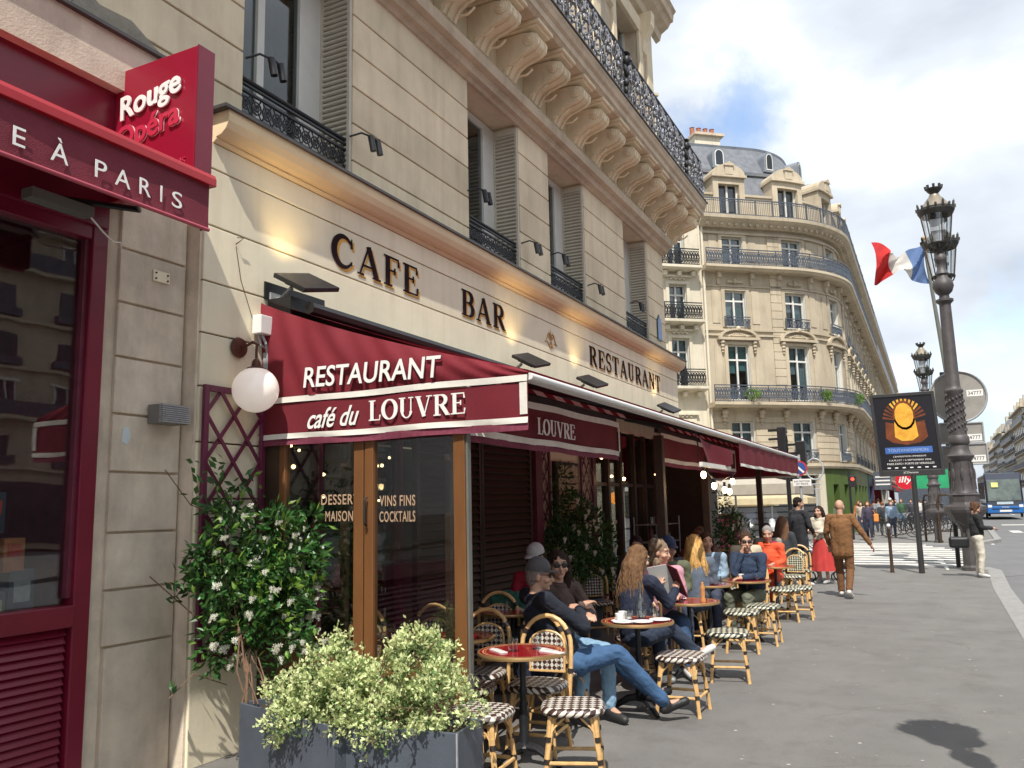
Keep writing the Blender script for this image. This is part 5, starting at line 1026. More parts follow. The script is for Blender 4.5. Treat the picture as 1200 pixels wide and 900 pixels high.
# green jacket over chair, open menu, bags
# ================================================================== PEOPLE
def remesh(m_, mat, name, vox, parent, sm=4, noise=0, nsc=14.0, joints=None):
    me = m_.mesh(name+'_src', mat); o = bpy.data.objects.new('tmp', me); COL.objects.link(o)
    r_ = o.modifiers.new('r', 'REMESH'); r_.mode = 'VOXEL'; r_.voxel_size = vox; r_.use_smooth_shade = True
    s_ = o.modifiers.new('s', 'SMOOTH'); s_.factor = .5; s_.iterations = sm
    dg = bpy.context.evaluated_depsgraph_get(); out = bpy.data.meshes.new_from_object(o.evaluated_get(dg)); bpy.data.objects.remove(o); bpy.data.meshes.remove(me)
    if noise:
        n = len(out.vertices); co = np.empty(n*3); no = np.empty(n*3); out.vertices.foreach_get('co', co); out.vertex_normals.foreach_get('vector', no); co = co.reshape(-1, 3); no = no.reshape(-1, 3)
        a = np.sin(co[:, 0]*nsc*1.7+2.1*np.sin(co[:, 2]*nsc*.9)+co[:, 1]*nsc)*.5+np.sin(co[:, 2]*nsc*2.3+1.7*np.sin(co[:, 1]*nsc*1.3)-co[:, 0]*nsc*.6)*.5+.4*np.sin((co[:, 0]+co[:, 1]+co[:, 2]*1.5)*nsc*3.1)
        w = np.full(n, noise)
        if joints:
            for j_ in joints:
                d2 = ((co-np.array(j_))**2).sum(1); w = w+.0045*np.exp(-d2/.010)
            ph = co[:, 0]*38+co[:, 2]*52+3.0*np.sin(co[:, 1]*11+co[:, 2]*7)+1.5*np.sin(co[:, 0]*23); cr_ = (1-np.abs(np.sin(ph)))**3
            ph2 = co[:, 1]*41-co[:, 2]*47+2.6*np.sin(co[:, 0]*13+co[:, 2]*9); cr_ = cr_+(1-np.abs(np.sin(ph2)))**3
            a = a-cr_*.75
        co += no*(a*w)[:, None]; out.vertices.foreach_set('co', co.ravel())
    out.name = name; out.materials.clear(); out.materials.append(mat); out.polygons.foreach_set('use_smooth', [True]*len(out.polygons)); out.update()
    return link(name, out, parent, local=True)
def cap(m_, a, b, ra, rb, n=10):
    a, b = Vector(a), Vector(b); d = (b-a); L = d.length
    if L < 1e-5: return m_.blob(a, ra, n, 6)
    d /= L; P, Rr = [], []
    for t in (90, 60, 30): P.append(a-d*ra*math.sin(R(t))); Rr.append(max(.001, ra*math.cos(R(t))))
    P += [a, b]; Rr += [ra, rb]
    for t in (30, 60, 90): P.append(b+d*rb*math.sin(R(t))); Rr.append(max(.001, rb*math.cos(R(t))))
    return m_.tube(P, Rr, n)
def yawm(y, p=0, r=0): return Matrix.Rotation(y, 3, 'Z') @ Matrix.Rotation(p, 3, 'Y') @ Matrix.Rotation(r, 3, 'X')
_mc = {}
def col(c, nm, rough=.8, **k):
    if nm == 'hair': k['spec'] = .15; rough = .75
    key = (c, nm)
    if key not in _mc: _mc[key] = pm(nm, c, rough, k.pop('var', .14), k.pop('scale', 6), k.pop('bump', .25), k.pop('bscale', 90), **k)
    return _mc[key]
SKINS = [(.52, .30, .205), (.42, .235, .16), (.60, .37, .27), (.20, .10, .065)]
def person(label, loc, rz, pose, head=(0, 0), top=(.05, .06, .1), legs=(.05, .08, .15), shoes=(.03, .03, .03), hair=(.05, .03, .02), skin=0, hairstyle='short', hat=None, glasses=None, near=1, long_coat=0, skirt=None, sleeves=1, open_coat=None, group=None, legs_n='jeans', top_n='wool', scale=1.0, build=1.0, slim_leg=1.0, top_name='shirt', boxy=0):
    """pose: joint dict in metres, person faces +x, ground z=0"""
    J = {k: Vector(v) for k, v in pose.items()}
    t = thing('person', label, 'person', loc, rz, group); t.scale = (scale,)*3
    vb = {2: .0075, 1: .011, 0: .022}[near]; vc = {2: .011, 1: .016, 0: .028}[near]
    sk = col(SKINS[skin], 'skin', .55, bump=.08, var=.07)
    body = MB(); H = J['head']; HM = yawm(R(head[0]), R(head[1]))
    def hp(x, y, z): return H+HM @ Vector((x, y, z))
    body.blob(H+HM @ Vector((-.008, 0, .025)), (.093, .074, .098), 16, 12, HM); body.blob(hp(.028, 0, -.045), (.058, .054, .066), 14, 10, HM)
    cap(body, hp(.055, 0, -.085), hp(.062, 0, -.09), .028, .024)       # chin
    cap(body, hp(.083, 0, .012), hp(.104, 0, -.030), .009, .015)       # nose
    cap(body, hp(.088, -.018, -.058), hp(.088, .018, -.058), .009, .009)  # lips
    for s_ in (-1, 1):
        body.blob(hp(-.008, s_*.078, -.010), (.020, .010, .032), 8, 6, HM); cap(body, hp(.072, s_*.036, -.022), hp(.055, s_*.052, -.03), .02, .02); cap(body, hp(.079, s_*.018, .035), hp(.070, s_*.045, .032), .012, .012)
    cap(body, J['neck']-Vector((0, 0, .04)), H+HM @ Vector((-.02, 0, -.06)), .056, .052)
    cap(body, J['pelvis'], J['chest'], .105, .125); cap(body, J['chest'], J['neck'], .11, .06)
    for s_ in 'LR':
        cap(body, J['neck']-Vector((0, 0, .06)), J['sh'+s_], .055, .048); cap(body, J['sh'+s_], J['el'+s_], .045, .036); cap(body, J['el'+s_], J['wr'+s_], .036, .025)
        cap(body, J['pelvis'], J['hip'+s_], .10, .085); cap(body, J['hip'+s_], J['kn'+s_], .075, .05); cap(body, J['kn'+s_], J['an'+s_], .046, .034); cap(body, J['an'+s_], J['toe'+s_], .032, .026)
        # hand: palm + five fingers continuing the forearm, curled
        w = J['wr'+s_]; d = (w-J['el'+s_]).normalized(); hd = J.get('hd'+s_); hd = (hd.normalized() if hd is not None else d)
        sgn = 1 if s_ == 'L' else -1; side = hd.cross(Vector((0, 0, 1))); side = side.normalized() if side.length > .1 else Vector((1, 0, 0)); nrm = side.cross(hd).normalized()
        if near >= 1:
            cap(body, w, w+hd*.035, .026, .028)
            for k in range(4): 
                o_ = (k-1.5)*.0175; L = (.075, .084, .078, .062)[k]; a = w+hd*.03+side*o_*.6; b = w+hd*.088+side*o_*1.12
                cap(body, a, b, .0135, .0115, 8); c_ = b+(hd*.92-nrm*.3).normalized()*L*.5; cap(body, b, c_, .0092, .0085, 7); cap(body, c_, c_+(hd*.5-nrm*.85).normalized()*L*.42, .0085, .0072, 7)
            a = w+hd*.022+side*sgn*.02; b = w+hd*.055+side*sgn*.045-nrm*.01; cap(body, a, b, .0125, .011, 7); cap(body, b, b+(hd*.8+side*sgn*.25-nrm*.2).normalized()*.035, .0098, .0085, 7)
        else: cap(body, w, w+hd*.11, .028, .02); cap(body, w+hd*.03, w+hd*.07+side*sgn*.03, .014, .011)
    remesh(body, sk, 'body', vb, t, 3)
    # top
    tm = col(top, top_n, .85, scale=9) if not isinstance(top, bpy.types.Material) else top; c_ = MB(); b_ = build
    cap(c_, J['pelvis']+(J['chest']-J['pelvis'])*.12, J['chest'], .142*b_, .158*b_, 14); cap(c_, J['chest'], J['neck']-Vector((0, 0, .05)), .145*b_, .085, 14)
    for s_ in 'LR':
        side = (J['sh'+s_]-J['neck']); side.z = 0; side = side.normalized() if side.length > .01 else Vector((0, 1, 0))
        cap(c_, J['chest']+side*.03, J['chest']+side*.06+(J['pelvis']-J['chest'])*.7, .125*b_, .115*b_, 12)
        cap(c_, J['neck']-Vector((0, 0, .055)), J['sh'+s_], .066, .068)
        if sleeves >= .9: cap(c_, J['sh'+s_], J['el'+s_], .068*b_, .053); cap(c_, J['el'+s_], J['el'+s_].lerp(J['wr'+s_], .97), .053, .038)
        elif sleeves > 0: cap(c_, J['sh'+s_], J['sh'+s_].lerp(J['el'+s_], .75), .066*b_, .058)
        if long_coat: cap(c_, J['hip'+s_]+Vector((0, 0, .1)), J['hip'+s_]+(J['kn'+s_]-J['hip'+s_])*long_coat, .13, .13)
    if boxy:
        for s_ in (-1, 1): cap(c_, J['chest']+Vector((-.02, s_*.085, .05)), J['pelvis']+Vector((-.02, s_*.085, -.15)), .11, .108, 12)
        cap(c_, J['chest']+Vector((.0, 0, .0)), J['pelvis']+Vector((-.01, 0, -.14)), .13, .125, 12)
    remesh(c_, tm, top_name, vc*(.85 if near == 2 else 1), t, 3, .0028 if near else .002, 15, [J['elL'], J['elR'], J['shL']-Vector((0, 0, .08)), J['shR']-Vector((0, 0, .08)), J['pelvis']+Vector((.1, 0, .1)), J['chest']+Vector((.08, .1, -.12)), J['chest']+Vector((.08, -.1, -.12))] if near else None)
    if near and sleeves >= .9:
        for s_ in 'LR':
            d_ = (J['wr'+s_]-J['el'+s_]).normalized(); MB().tube([J['wr'+s_]-d_*.03, J['wr'+s_]-d_*.002], [.041, .038], 12).obj('cuff', tm, t, smooth=True, local=True)
    if near:   # collar
        cc_ = MB(); nk = J['neck']; cc_.tube([(nk.x+.062*math.cos(a*.5236)+.01, nk.y+.066*math.sin(a*.5236), nk.z-.015+.012*math.cos(a*.5236+3.14)) for a in range(12)], .016, 7, closed=True); cc_.obj('collar', tm, t, smooth=True, local=True)
    # trousers
    lm = col(legs, legs_n, .85, scale=12) if not isinstance(legs, bpy.types.Material) else legs; c_ = MB(); k_ = slim_leg
    if skirt:
        p_ = J['pelvis']; n_ = 36
        c_.grid(lambda u, v: ((.13+.11*v)*(1+.05*v*math.sin(u*6.2832*9))*math.cos(u*6.2832)+p_.x, (.15+.12*v)*(1+.05*v*math.sin(u*6.2832*9))*math.sin(u*6.2832)+p_.y, p_.z+.08-.68*v), 72, 8)
        c_.obj('skirt', col(skirt, 'skirt'), t, smooth=True, local=True)
    else:
        cap(c_, J['pelvis']-Vector((0, 0, .02)), J['pelvis']+(J['chest']-J['pelvis'])*.22, .128, .13, 12)
        for s_ in 'LR':
            cap(c_, J['pelvis'], J['hip'+s_], .11, .105); cap(c_, J['hip'+s_], J['kn'+s_], .098, .072*k_); cap(c_, J['kn'+s_], J['kn'+s_].lerp(J['an'+s_], .93), .070*k_, .056*k_)
        remesh(c_, lm, 'trousers', vc*(.85 if near == 2 else 1), t, 3, .0028 if near else .002, 17, [J['knL'], J['knR'], J['hipL']+Vector((.06, 0, 0)), J['hipR']+Vector((.06, 0, 0)), J['anL']+Vector((0, 0, .05)), J['anR']+Vector((0, 0, .05))] if near else None)
    # shoes
    for s_ in 'LR':
        a, b = J['an'+s_], J['toe'+s_]; d = (b-a); fw = d.normalized(); c_ = MB()
        cap(c_, a-fw*.02-Vector((0, 0, .03)), b, .042, .034); cap(c_, a, a-Vector((0, 0, .03)), .044, .042); remesh(c_, col(shoes, 'shoe', .5), 'shoe', max(vc*.7, .009), t, 2)
    # hair
    hm = col(hair, 'hair', .5, scale=30, stretch=(1, 1, .15), var=.35, bump=.6, bscale=120)
    c_ = MB()
    if hairstyle != 'bald':
        c_.blob(H+HM @ Vector((-.018, 0, .042)), (.098, .083, .092), 16, 10, HM)
        if near: c_.blob(hp(-.055, 0, -.01), (.055, .074, .08), 12, 8, HM)
        if hairstyle == 'short':
            for s_ in (-1, 1): c_.blob(hp(-.02, s_*.066, .0), (.04, .014, .045), 8, 6, HM)
        if hairstyle in ('long', 'wavy', 'bun'):
            for s_ in (-1, 1): cap(c_, hp(0, s_*.070, .05), hp(-.012, s_*.083, -.06), .028, .026)
            if hairstyle != 'bun':
                dn = Vector((0, 0, -1)); L = .30 if hairstyle == 'long' else .20
                for k in range(9):
                    a = R(95+k*21.25+random.uniform(-5, 5)); s0 = hp(math.cos(a)*.075-.01, math.sin(a)*.075, .02); m0 = hp(math.cos(a)*.095-.03, math.sin(a)*.088, -.08); e0 = m0+dn*L*random.uniform(.75, 1.1)+(HM @ Vector((-.03, math.sin(a)*.03, 0)))
                    mid = m0.lerp(e0, .5)+Vector((random.gauss(0, .012), random.gauss(0, .012), 0)); cap(c_, s0, m0, .034, .036); cap(c_, m0, mid, .036, .034); cap(c_, mid, e0, .034, .012)
            else: c_.blob(hp(-.10, 0, .06), .038, 10, 8)
        if hairstyle == 'curly':
            for k in range(60):
                a, b = random.uniform(R(70), R(290)), random.uniform(-.8, 1.4); c_.blob(hp(math.cos(a)*.095*math.cos(b*.7)-.02, math.sin(a)*.10*math.cos(b*.7), .03+math.sin(b)*.09-(.09 if b < 0 else 0)), random.uniform(.022, .036), 6, 5)
        remesh(c_, hm, 'hair', {2: .008, 1: .011, 0: .02}[near], t, 1 if near else 2, .003 if near else 0, 60)
        if near and hairstyle in ('long', 'wavy', 'curly'):
            s2 = MB()
            for k in range(90 if near == 2 else 55):
                a = R(random.uniform(95, 265)); s0 = hp(math.cos(a)*.088-.012, math.sin(a)*.082, random.uniform(0, .1)); m0 = hp(math.cos(a)*.115-.03, math.sin(a)*.11, -.08); L = {'long': .30, 'wavy': .22, 'curly': .06}[hairstyle]*random.uniform(.7, 1.15); e0 = m0+Vector((random.gauss(0, .02), random.gauss(0, .02), -L))+(HM @ Vector((-.03, math.sin(a)*.03, 0)))
                s2.tube([s0, m0, m0.lerp(e0, .5)+Vector((random.gauss(0, .012), random.gauss(0, .012), 0)), e0], [.004, .006, .005, .002], 4)
            s2.obj('hair_strands', hm, t, smooth=True, local=True)
    if hat:
        c_ = MB(); hc = H+HM @ Vector((-.014, 0, .052)); prof = [(.098*math.cos(R(a)), .098*math.sin(R(a))) for a in (-8, 0, 15, 30, 45, 60, 75, 88)]
        T = Matrix.Diagonal((1.04, .90, 1)); c_.lathe(prof, hc, 18, HM @ T)
        mt = col(hat, 'cap_cloth', .8); o = c_.obj('cap', mt, t, smooth=True, local=True)
        c_ = MB(); vs = []
        for i in range(9):
            a = R(-62+15.5*i); vs.append(hc+HM @ Vector((.096*math.cos(a), .082*math.sin(a), -.002))); vs.append(hc+HM @ Vector((.094*math.cos(a)+.072*max(0, math.cos(a*1.25))**.6, .082*math.sin(a), -.018-.0*a)))
        c_.add(vs, [(2*i, 2*i+1, 2*i+3, 2*i+2) for i in range(8)]); c_.obj('peak', mt, t, smooth=True, local=True, solid=.005)
    if near:
        e_ = MB()
        if glasses:
            for s_ in (-1, 1):
                e_.blob(hp(.086, s_*.031, .008), (.008, .028, .021), 12, 8, HM); e_.tube([hp(.082, s_*.056, .014), hp(.0, s_*.078, .012)], .0035, 5)
            e_.tube([hp(.096, -.008, .012), hp(.096, .008, .012)], .004, 5); e_.obj('sunglasses', M['black_metal'], t, smooth=True, local=True)
        else:
            for s_ in (-1, 1): e_.blob(hp(.0765, s_*.031, .008), (.011, .012, .007), 10, 8, HM)
            e_.obj('eyes', col((.42, .38, .34), 'eye_white', .5), t, smooth=True, local=True); e_ = MB()
            for s_ in (-1, 1): e_.blob(hp(.087, s_*.031, .008), (.005, .007, .007), 8, 6, HM)
            e_.obj('iris', M['black_metal'], t, local=True)
        e_ = MB()
        for s_ in (-1, 1): e_.tube([hp(.086, s_*.017, .034), hp(.088, s_*.034, .039), hp(.074, s_*.052, .032)], [.003, .0045, .002], 5)
        e_.obj('eyebrows', hm, t, local=True)
        e_ = MB(); e_.tube([hp(.089, -.022, -.058), hp(.097, 0, -.056), hp(.089, .022, -.058)], [.002, .0055, .002], 6); e_.obj('lips', col((.38, .12, .10), 'lip', .5), t, smooth=True, local=True)
    return t
def stand(h=1.70, walk=0.0, arms=None, lean=0):
    k = h/1.70; P = dict(pelvis=(0, 0, .93), chest=(.0+lean, 0, 1.24), neck=(-.005+lean*1.3, 0, 1.44), head=(.015+lean*1.4, 0, 1.585), hipL=(0, .09, .90), hipR=(0, -.09, .90), knL=(.03+walk*.22, .10, .50+abs(walk)*.02), knR=(.03-walk*.02, -.10, .49), anL=(-.02+walk*.32, .10, .09), anR=(-.02-walk*.40, -.10, .10+abs(walk)*.08), toeL=(.15+walk*.32, .12, .035), toeR=(.13-walk*.38, -.12, .035), shL=(lean, .185, 1.40), shR=(lean, -.185, 1.40), elL=(-.03-walk*.12, .24, 1.12), elR=(-.03+walk*.12, -.24, 1.12), wrL=(.06-walk*.20, .25, .88), wrR=(.06+walk*.24, -.25, .88))
    if arms: P.update(arms)
    return {a: (b[0]*k, b[1]*k, b[2]*k) for a, b in P.items()}
def sit(lean=-.08, knee=.42, foot=.42, sh=.48, arms=None, extra=None, tilt=0):
    P = dict(pelvis=(-.02, 0, .56), chest=(-.02+lean*.6, 0, .86), neck=(-.02+lean, tilt, 1.05), head=(.01+lean, tilt*1.2, 1.195), hipL=(.02, .09, .53), hipR=(.02, -.09, .53), knL=(knee, .13, .53), knR=(knee, -.11, .53), anL=(foot, .13, .10), anR=(foot-.05, -.12, .10), toeL=(foot+.16, .14, .04), toeR=(foot+.11, -.13, .04), shL=(-.02+lean*.9, .18, 1.0), shR=(-.02+lean*.9, -.18, 1.0), elL=(.06, .22, .76), elR=(.06, -.22, .76), wrL=(.26, .13, .74), wrR=(.26, -.13, .74))
    if arms: P.update(arms)
    if extra: P.update(extra)
    return P
CROSS = dict(elL=(.10, .23, .78), elR=(.10, -.23, .78), wrL=(.22, -.05, .84), wrR=(.20, .06, .88), hdL=(-.2, -1, .1), hdR=(-.1, 1, .3))
# man in grey cap leaning back, legs stretched out to the street
person('man in dark grey cap and navy sweater leaning back, jeans legs stretched out', (6.18, 2.68, 0), R(-42), sit(-.20, .46, .9, arms=CROSS, extra=dict(knL=(.46, .13, .52), knR=(.44, -.10, .55), anL=(.86, .12, .17), anR=(.84, -.14, .13), toeL=(1.04, .15, .16), toeR=(.99, -.18, .15), pelvis=(.04, 0, .52), hipL=(.10, .09, .50), hipR=(.10, -.09, .50), head=(-.16, 0, 1.16), neck=(-.19, 0, 1.02))), head=(-24, 4), top=(.010, .013, .024), legs=(.045, .105, .215), shoes=(.015, .015, .016), hair=(.20, .17, .15), hat=(.075, .072, .075), glasses=1, near=2, top_name='sweater', slim_leg=1.0)
person('woman in round sunglasses and brown jacket with folded arms beside the capped man', (6.66, 2.86, 0), R(-120), sit(-.05, .40, .42, arms=CROSS), head=(-22, 2), top=(.085, .055, .045), legs=(.22, .36, .50), hair=(.030, .018, .014), glasses=1, skin=0, hairstyle='wavy', near=2, top_name='jacket', build=.93)
person('person in a pale cap and red top sitting in the shade by the jasmine bush', (7.72, 3.58, 0), R(190), sit(.02, .38, .4), head=(-20, 14), top=(.32, .012, .03), legs=(.04, .04, .05), hat=(.52, .51, .50), hair=(.06, .04, .03), glasses=1, near=1)
person('woman with long light brown hair and navy top reading a menu, seen from behind', (7.50, 2.50, 0), R(-25), sit(.06, .42, .46, arms=dict(elL=(.22, .20, .80), elR=(.22, -.20, .80), wrL=(.40, .10, .92), wrR=(.42, -.12, .90), hdL=(.7, -.2, .8), hdR=(.7, .2, .8)), extra=dict(knR=(.40, -.05, .55), anR=(.62, -.16, .32), toeR=(.76, -.24, .36))), head=(-12, 12), top=(.015, .021, .044), legs=(.022, .033, .06), shoes=(.6, .6, .58), hair=(.17, .095, .05), hairstyle='long', near=2, top_name='sweater')
person('woman with curly greying hair and pink blouse behind the open menu', (8.70, 2.62, 0), R(-150), sit(.05, .40, .42, arms=dict(wrL=(.32, .1, .78), wrR=(.30, -.12, .80))), head=(60, 6), top=(.52, .27, .33), legs=(.05, .10, .20), shoes=(.7, .7, .68), hair=(.25, .18, .12), hairstyle='curly', near=1, top_name='blouse')
person('man in a navy baseball cap and olive jacket bending towards the pink blouse', (9.55, 2.78, 0), R(205), sit(.10, .40, .42), head=(25, 10), top=(.10, .11, .065), legs=(.03, .04, .07), hair=(.08, .05, .04), hat=(.018, .028, .075), skin=1, near=1, top_name='jacket')
person('woman with long golden blonde hair and grey jacket seen from behind', (10.15, 2.62, 0), R(15), sit(.05, .4, .4), head=(5, 5), top=(.10, .125, .165), legs=(.04, .05, .08), hair=(.58, .34, .12), hairstyle='long', near=1, top_name='jacket')
person('smiling woman with dark brown hair in a light denim shirt facing the camera', (11.25, 2.72, 0), R(185), sit(.08, .4, .4), head=(25, 4), top=(.26, .37, .48), legs=(.05, .06, .1), hair=(.055, .028, .018), hairstyle='wavy', near=1)
person('man in navy jacket and dark sunglasses resting his chin on his fist', (11.25, 2.18, 0), R(165), sit(.08, .42, .40, arms=dict(elR=(.26, -.10, .80), wrR=(.17, -.03, 1.04), hdR=(-.1, .1, .8), elL=(.14, .22, .78), wrL=(.34, .05, .76))), head=(35, 6), top=(.018, .034, .072), legs=(.13, .14, .10), shoes=(.5, .5, .5), hair=(.06, .035, .022), glasses=1, near=2, top_name='jacket', build=1.08)
person('person in a beige jacket behind the man in navy, mostly hidden by the brown post', (13.2, 2.62, 0), R(10), sit(.04), head=(10, 5), top=(.52, .46, .34), legs=(.1, .1, .1), hair=(.30, .27, .24), near=0)
person('grey haired person in orange jacket and plum scarf at the far table', (14.05, 2.40, 0), R(172), sit(.08, .40, .40), head=(15, 12), top=(.72, .10, .035), legs=(.62, .08, .03), hair=(.28, .26, .25), near=1, top_name='jacket')
o = MB(); o.tube([(.01, -.09, 1.02), (.07, -.03, 1.02), (.08, .03, 1.02), (.02, .09, 1.03), (-.06, 0, 1.05)], .035, 8, closed=True); sc_ = o.obj('scarf', col((.20, .015, .05), 'plum_scarf'), smooth=True); sc_.location = (14.05, 2.40, .02); sc_.rotation_euler = (0, 0, R(172)); tag(sc_, 'plum scarf round the neck of the person in orange', 'scarf')
person('person with reddish hair and wine red top behind the dark haired woman', (12.2, 3.1, 0), R(190), sit(.05), top=(.14, .03, .035), legs=(.03, .03, .04), hair=(.14, .06, .03), near=0, hairstyle='wavy')
person('person in a pale grey cap far back in the shade by the parasols', (16.2, 4.3, 0), R(180), sit(.05), top=(.25, .26, .28), hat=(.4, .42, .46), near=0)
for x_, y_, r_, tc_, hc_, hs_, lab_ in ((10.05, 3.30, 190, (.03, .03, .035), (.03, .02, .02), 'short', 'person with black hair in dark clothes bent over behind the navy cap'), (13.1, 3.25, 185, (.16, .05, .05), (.12, .07, .04), 'wavy', 'woman with brown wavy hair in a dull red top in the second row'), (14.0, 3.5, 20, (.10, .13, .17), (.20, .12, .07), 'long', 'woman with long light brown hair in the second row by the shrub'), (15.9, 2.75, 185, (.30, .28, .24), (.07, .05, .04), 'short', 'person in a pale sweater at the last table of the terrace')):
    person(lab_, (x_, y_, 0), R(r_), sit(.05), head=(15, 6), top=tc_, legs=(.03, .04, .06), hair=hc_, hairstyle=hs_, near=1)
# walkers on the pavement
tan = col((.20, .095, .036), 'corduroy', .9, bump=.35, bscale=60, stretch=(3, 3, .2))
person('bald man walking away in a brown corduroy suit with one arm swung out', (16.2, 1.52, 0), R(-5), stand(1.70, .55, arms=dict(elR=(-.02, -.33, 1.16), wrR=(.04, -.46, .93), elL=(.0, .26, 1.13), wrL=(.12, .25, .92))), head=(-6, 4), top=tan, legs=col((.17, .078, .034), 'corduroy_trousers', .9, bump=.35, bscale=60, stretch=(3, 3, .2)), shoes=(.65, .62, .58), hair=(.5, .4, .3), hairstyle='bald', skin=0, near=2, top_name='jacket', build=1.06, slim_leg=1.05, boxy=1)
person('man in a black hooded jacket standing with a phone near the far rattan chairs', (18.2, 2.50, 0), R(-40), stand(1.78, 0, arms=dict(elR=(.02, -.26, 1.14), wrR=(.20, -.15, 1.02))), head=(-30, 5), top=(.022, .022, .027), legs=(.03, .035, .05), shoes=(.6, .6, .6), hair=(.02, .015, .012), skin=1, near=1, top_name='jacket', build=1.05, boxy=1)
person('woman in a cream jacket and red skirt facing the man in black, holding a phone', (18.9, 2.18, 0), R(150), stand(1.58, 0, arms=dict(elR=(.05, -.22, 1.15), wrR=(.26, -.12, 1.18), elL=(.05, .22, 1.15), wrL=(.24, .10, 1.15))), head=(10, 0), top=(.55, .50, .40), skirt=(.45, .035, .03), shoes=(.4, .4, .4), hair=(.03, .02, .015), hairstyle='wavy', near=1, boxy=1)
person('woman in dark clothes with long brown hair sitting in front of the man in black', (16.6, 2.62, 0), R(-20), sit(.05), head=(20, 20), top=(.035, .04, .045), legs=(.05, .05, .05), hair=(.16, .085, .05), hairstyle='long', near=0, scale=1.08)
person('woman in black sweater and pale trousers looking at her phone at the kerb', (21.0, -.78, 0), R(-78), stand(1.58, 0, arms=dict(elR=(.06, -.22, 1.14), wrR=(.30, -.08, 1.12), elL=(.06, .22, 1.14), wrL=(.30, .08, 1.13))), head=(0, 28), top=(.02, .02, .022), legs=(.58, .54, .45), shoes=(.5, .5, .5), hair=(.10, .05, .03), hairstyle='bun', near=1, build=.95)
t = thing('handbag', 'large black handbag carried by the woman at the kerb', 'bag', (21.2, -.45, .7)); MB().box(21.0, 21.25, -.62, -.22, .62, .86).obj('bag_body', M['black_metal'], t, bevel=.05); MB().tube([(21.1, -.58, .86), (21.1, -.55, 1.1), (21.1, -.42, 1.2), (21.1, -.30, 1.1), (21.1, -.26, .86)], .012, 6).obj('strap', M['black_metal'], t)
far_p = [((39.9, 2.59), 175, 'woman in dark trousers carrying an orange bag on the far side of the crossing', (.05, .04, .07), (.02, .025, .05), (.15, .06, .03), 1.66, None), ((44.6, 2.24), 5, 'person in a black coat walking away beyond the crossing', (.03, .03, .035), (.06, .065, .06), (.22, .09, .04), 1.60, None), ((48.5, 2.05), 178, 'man in a pale cap, navy jacket and khaki trousers beyond the crossing', (.025, .035, .06), (.42, .36, .2), (.1, .07, .05), 1.80, (.6, .58, .55)), ((52.0, 1.65), 185, 'person in a dark green sweater and jeans beyond the crossing', (.04, .09, .05), (.08, .13, .2), (.16, .09, .05), 1.75, None), ((56, 1.25), 190, 'person in a dark jacket behind the green sweater', (.04, .04, .05), (.04, .04, .06), (.05, .03, .02), 1.7, None), ((48.3, 3.56), 180, 'person with red hair beside the green shopfront', (.35, .12, .04), (.04, .05, .08), (.28, .09, .03), 1.68, None), ((52.5, 3.1), 5, 'person in brown walking close to the green shop', (.12, .07, .04), (.04, .04, .05), (.05, .03, .02), 1.7, None), ((43.0, 2.75), 175, 'person in black between the orange bag and the black coat', (.03, .03, .03), (.05, .05, .05), (.04, .03, .02), 1.6, None), ((60, 1.9), 180, 'distant walker in a red top under the red shop awning', (.30, .03, .04), (.05, .05, .07), (.06, .04, .03), 1.7, None), ((63, .9), 5, 'distant walker in white under the red shop awning', (.6, .58, .55), (.06, .07, .1), (.06, .04, .03), 1.7, None), ((68, 1.5), 175, 'distant walker in blue far down the pavement', (.08, .14, .28), (.04, .04, .06), (.06, .04, .03), 1.7, None), ((46.0, 3.3), 175, 'woman in beige with dark hair close to the green shopfront', (.42, .36, .28), (.04, .05, .08), (.04, .03, .02), 1.64, None), ((50.0, 2.7), 5, 'man in a grey shirt behind the black coat', (.22, .23, .25), (.05, .06, .09), (.05, .03, .02), 1.78, None), ((57.5, 2.3), 178, 'distant walker in a white shirt and dark trousers', (.62, .62, .6), (.03, .03, .04), (.05, .03, .02), 1.72, None), ((65, 2.4), 182, 'distant walker in olive under the awnings', (.12, .13, .06), (.05, .05, .06), (.08, .05, .03), 1.75, None), ((42.0, 1.75), 185, 'person in light blue between the bollard and the poster pole', (.25, .34, .45), (.06, .07, .1), (.12, .07, .04), 1.65, None), ((72, .6), 5, 'distant walker in black far down the pavement', (.03, .03, .03), (.04, .04, .06), (.06, .04, .03), 1.72, None)]
for (x, y), rz, lab, tc_, lc, hc, h, hat in far_p:
    person(lab, (x, y, 0), R(rz), stand(h, random.choice((.5, -.5, .35))), top=tc_, legs=lc, hair=hc, hat=hat, near=0, group='people walking beyond the crossing', hairstyle='wavy' if 'woman' in lab or 'red hair' in lab else 'short')
t = thing('shoulder_bag', 'orange bag hanging at the side of the woman beyond the crossing', 'bag', (39.9, 2.3, .9)); MB().box(39.75, 39.95, 2.18, 2.38, .78, 1.12).obj('bag_body', col((.7, .25, .05), 'orange_bag'), t, bevel=.04); MB().tube([(39.85, 2.3, 1.1), (39.86, 2.45, 1.42)], .012, 5).obj('strap', col((.7, .25, .05), 'orange_bag'), t)
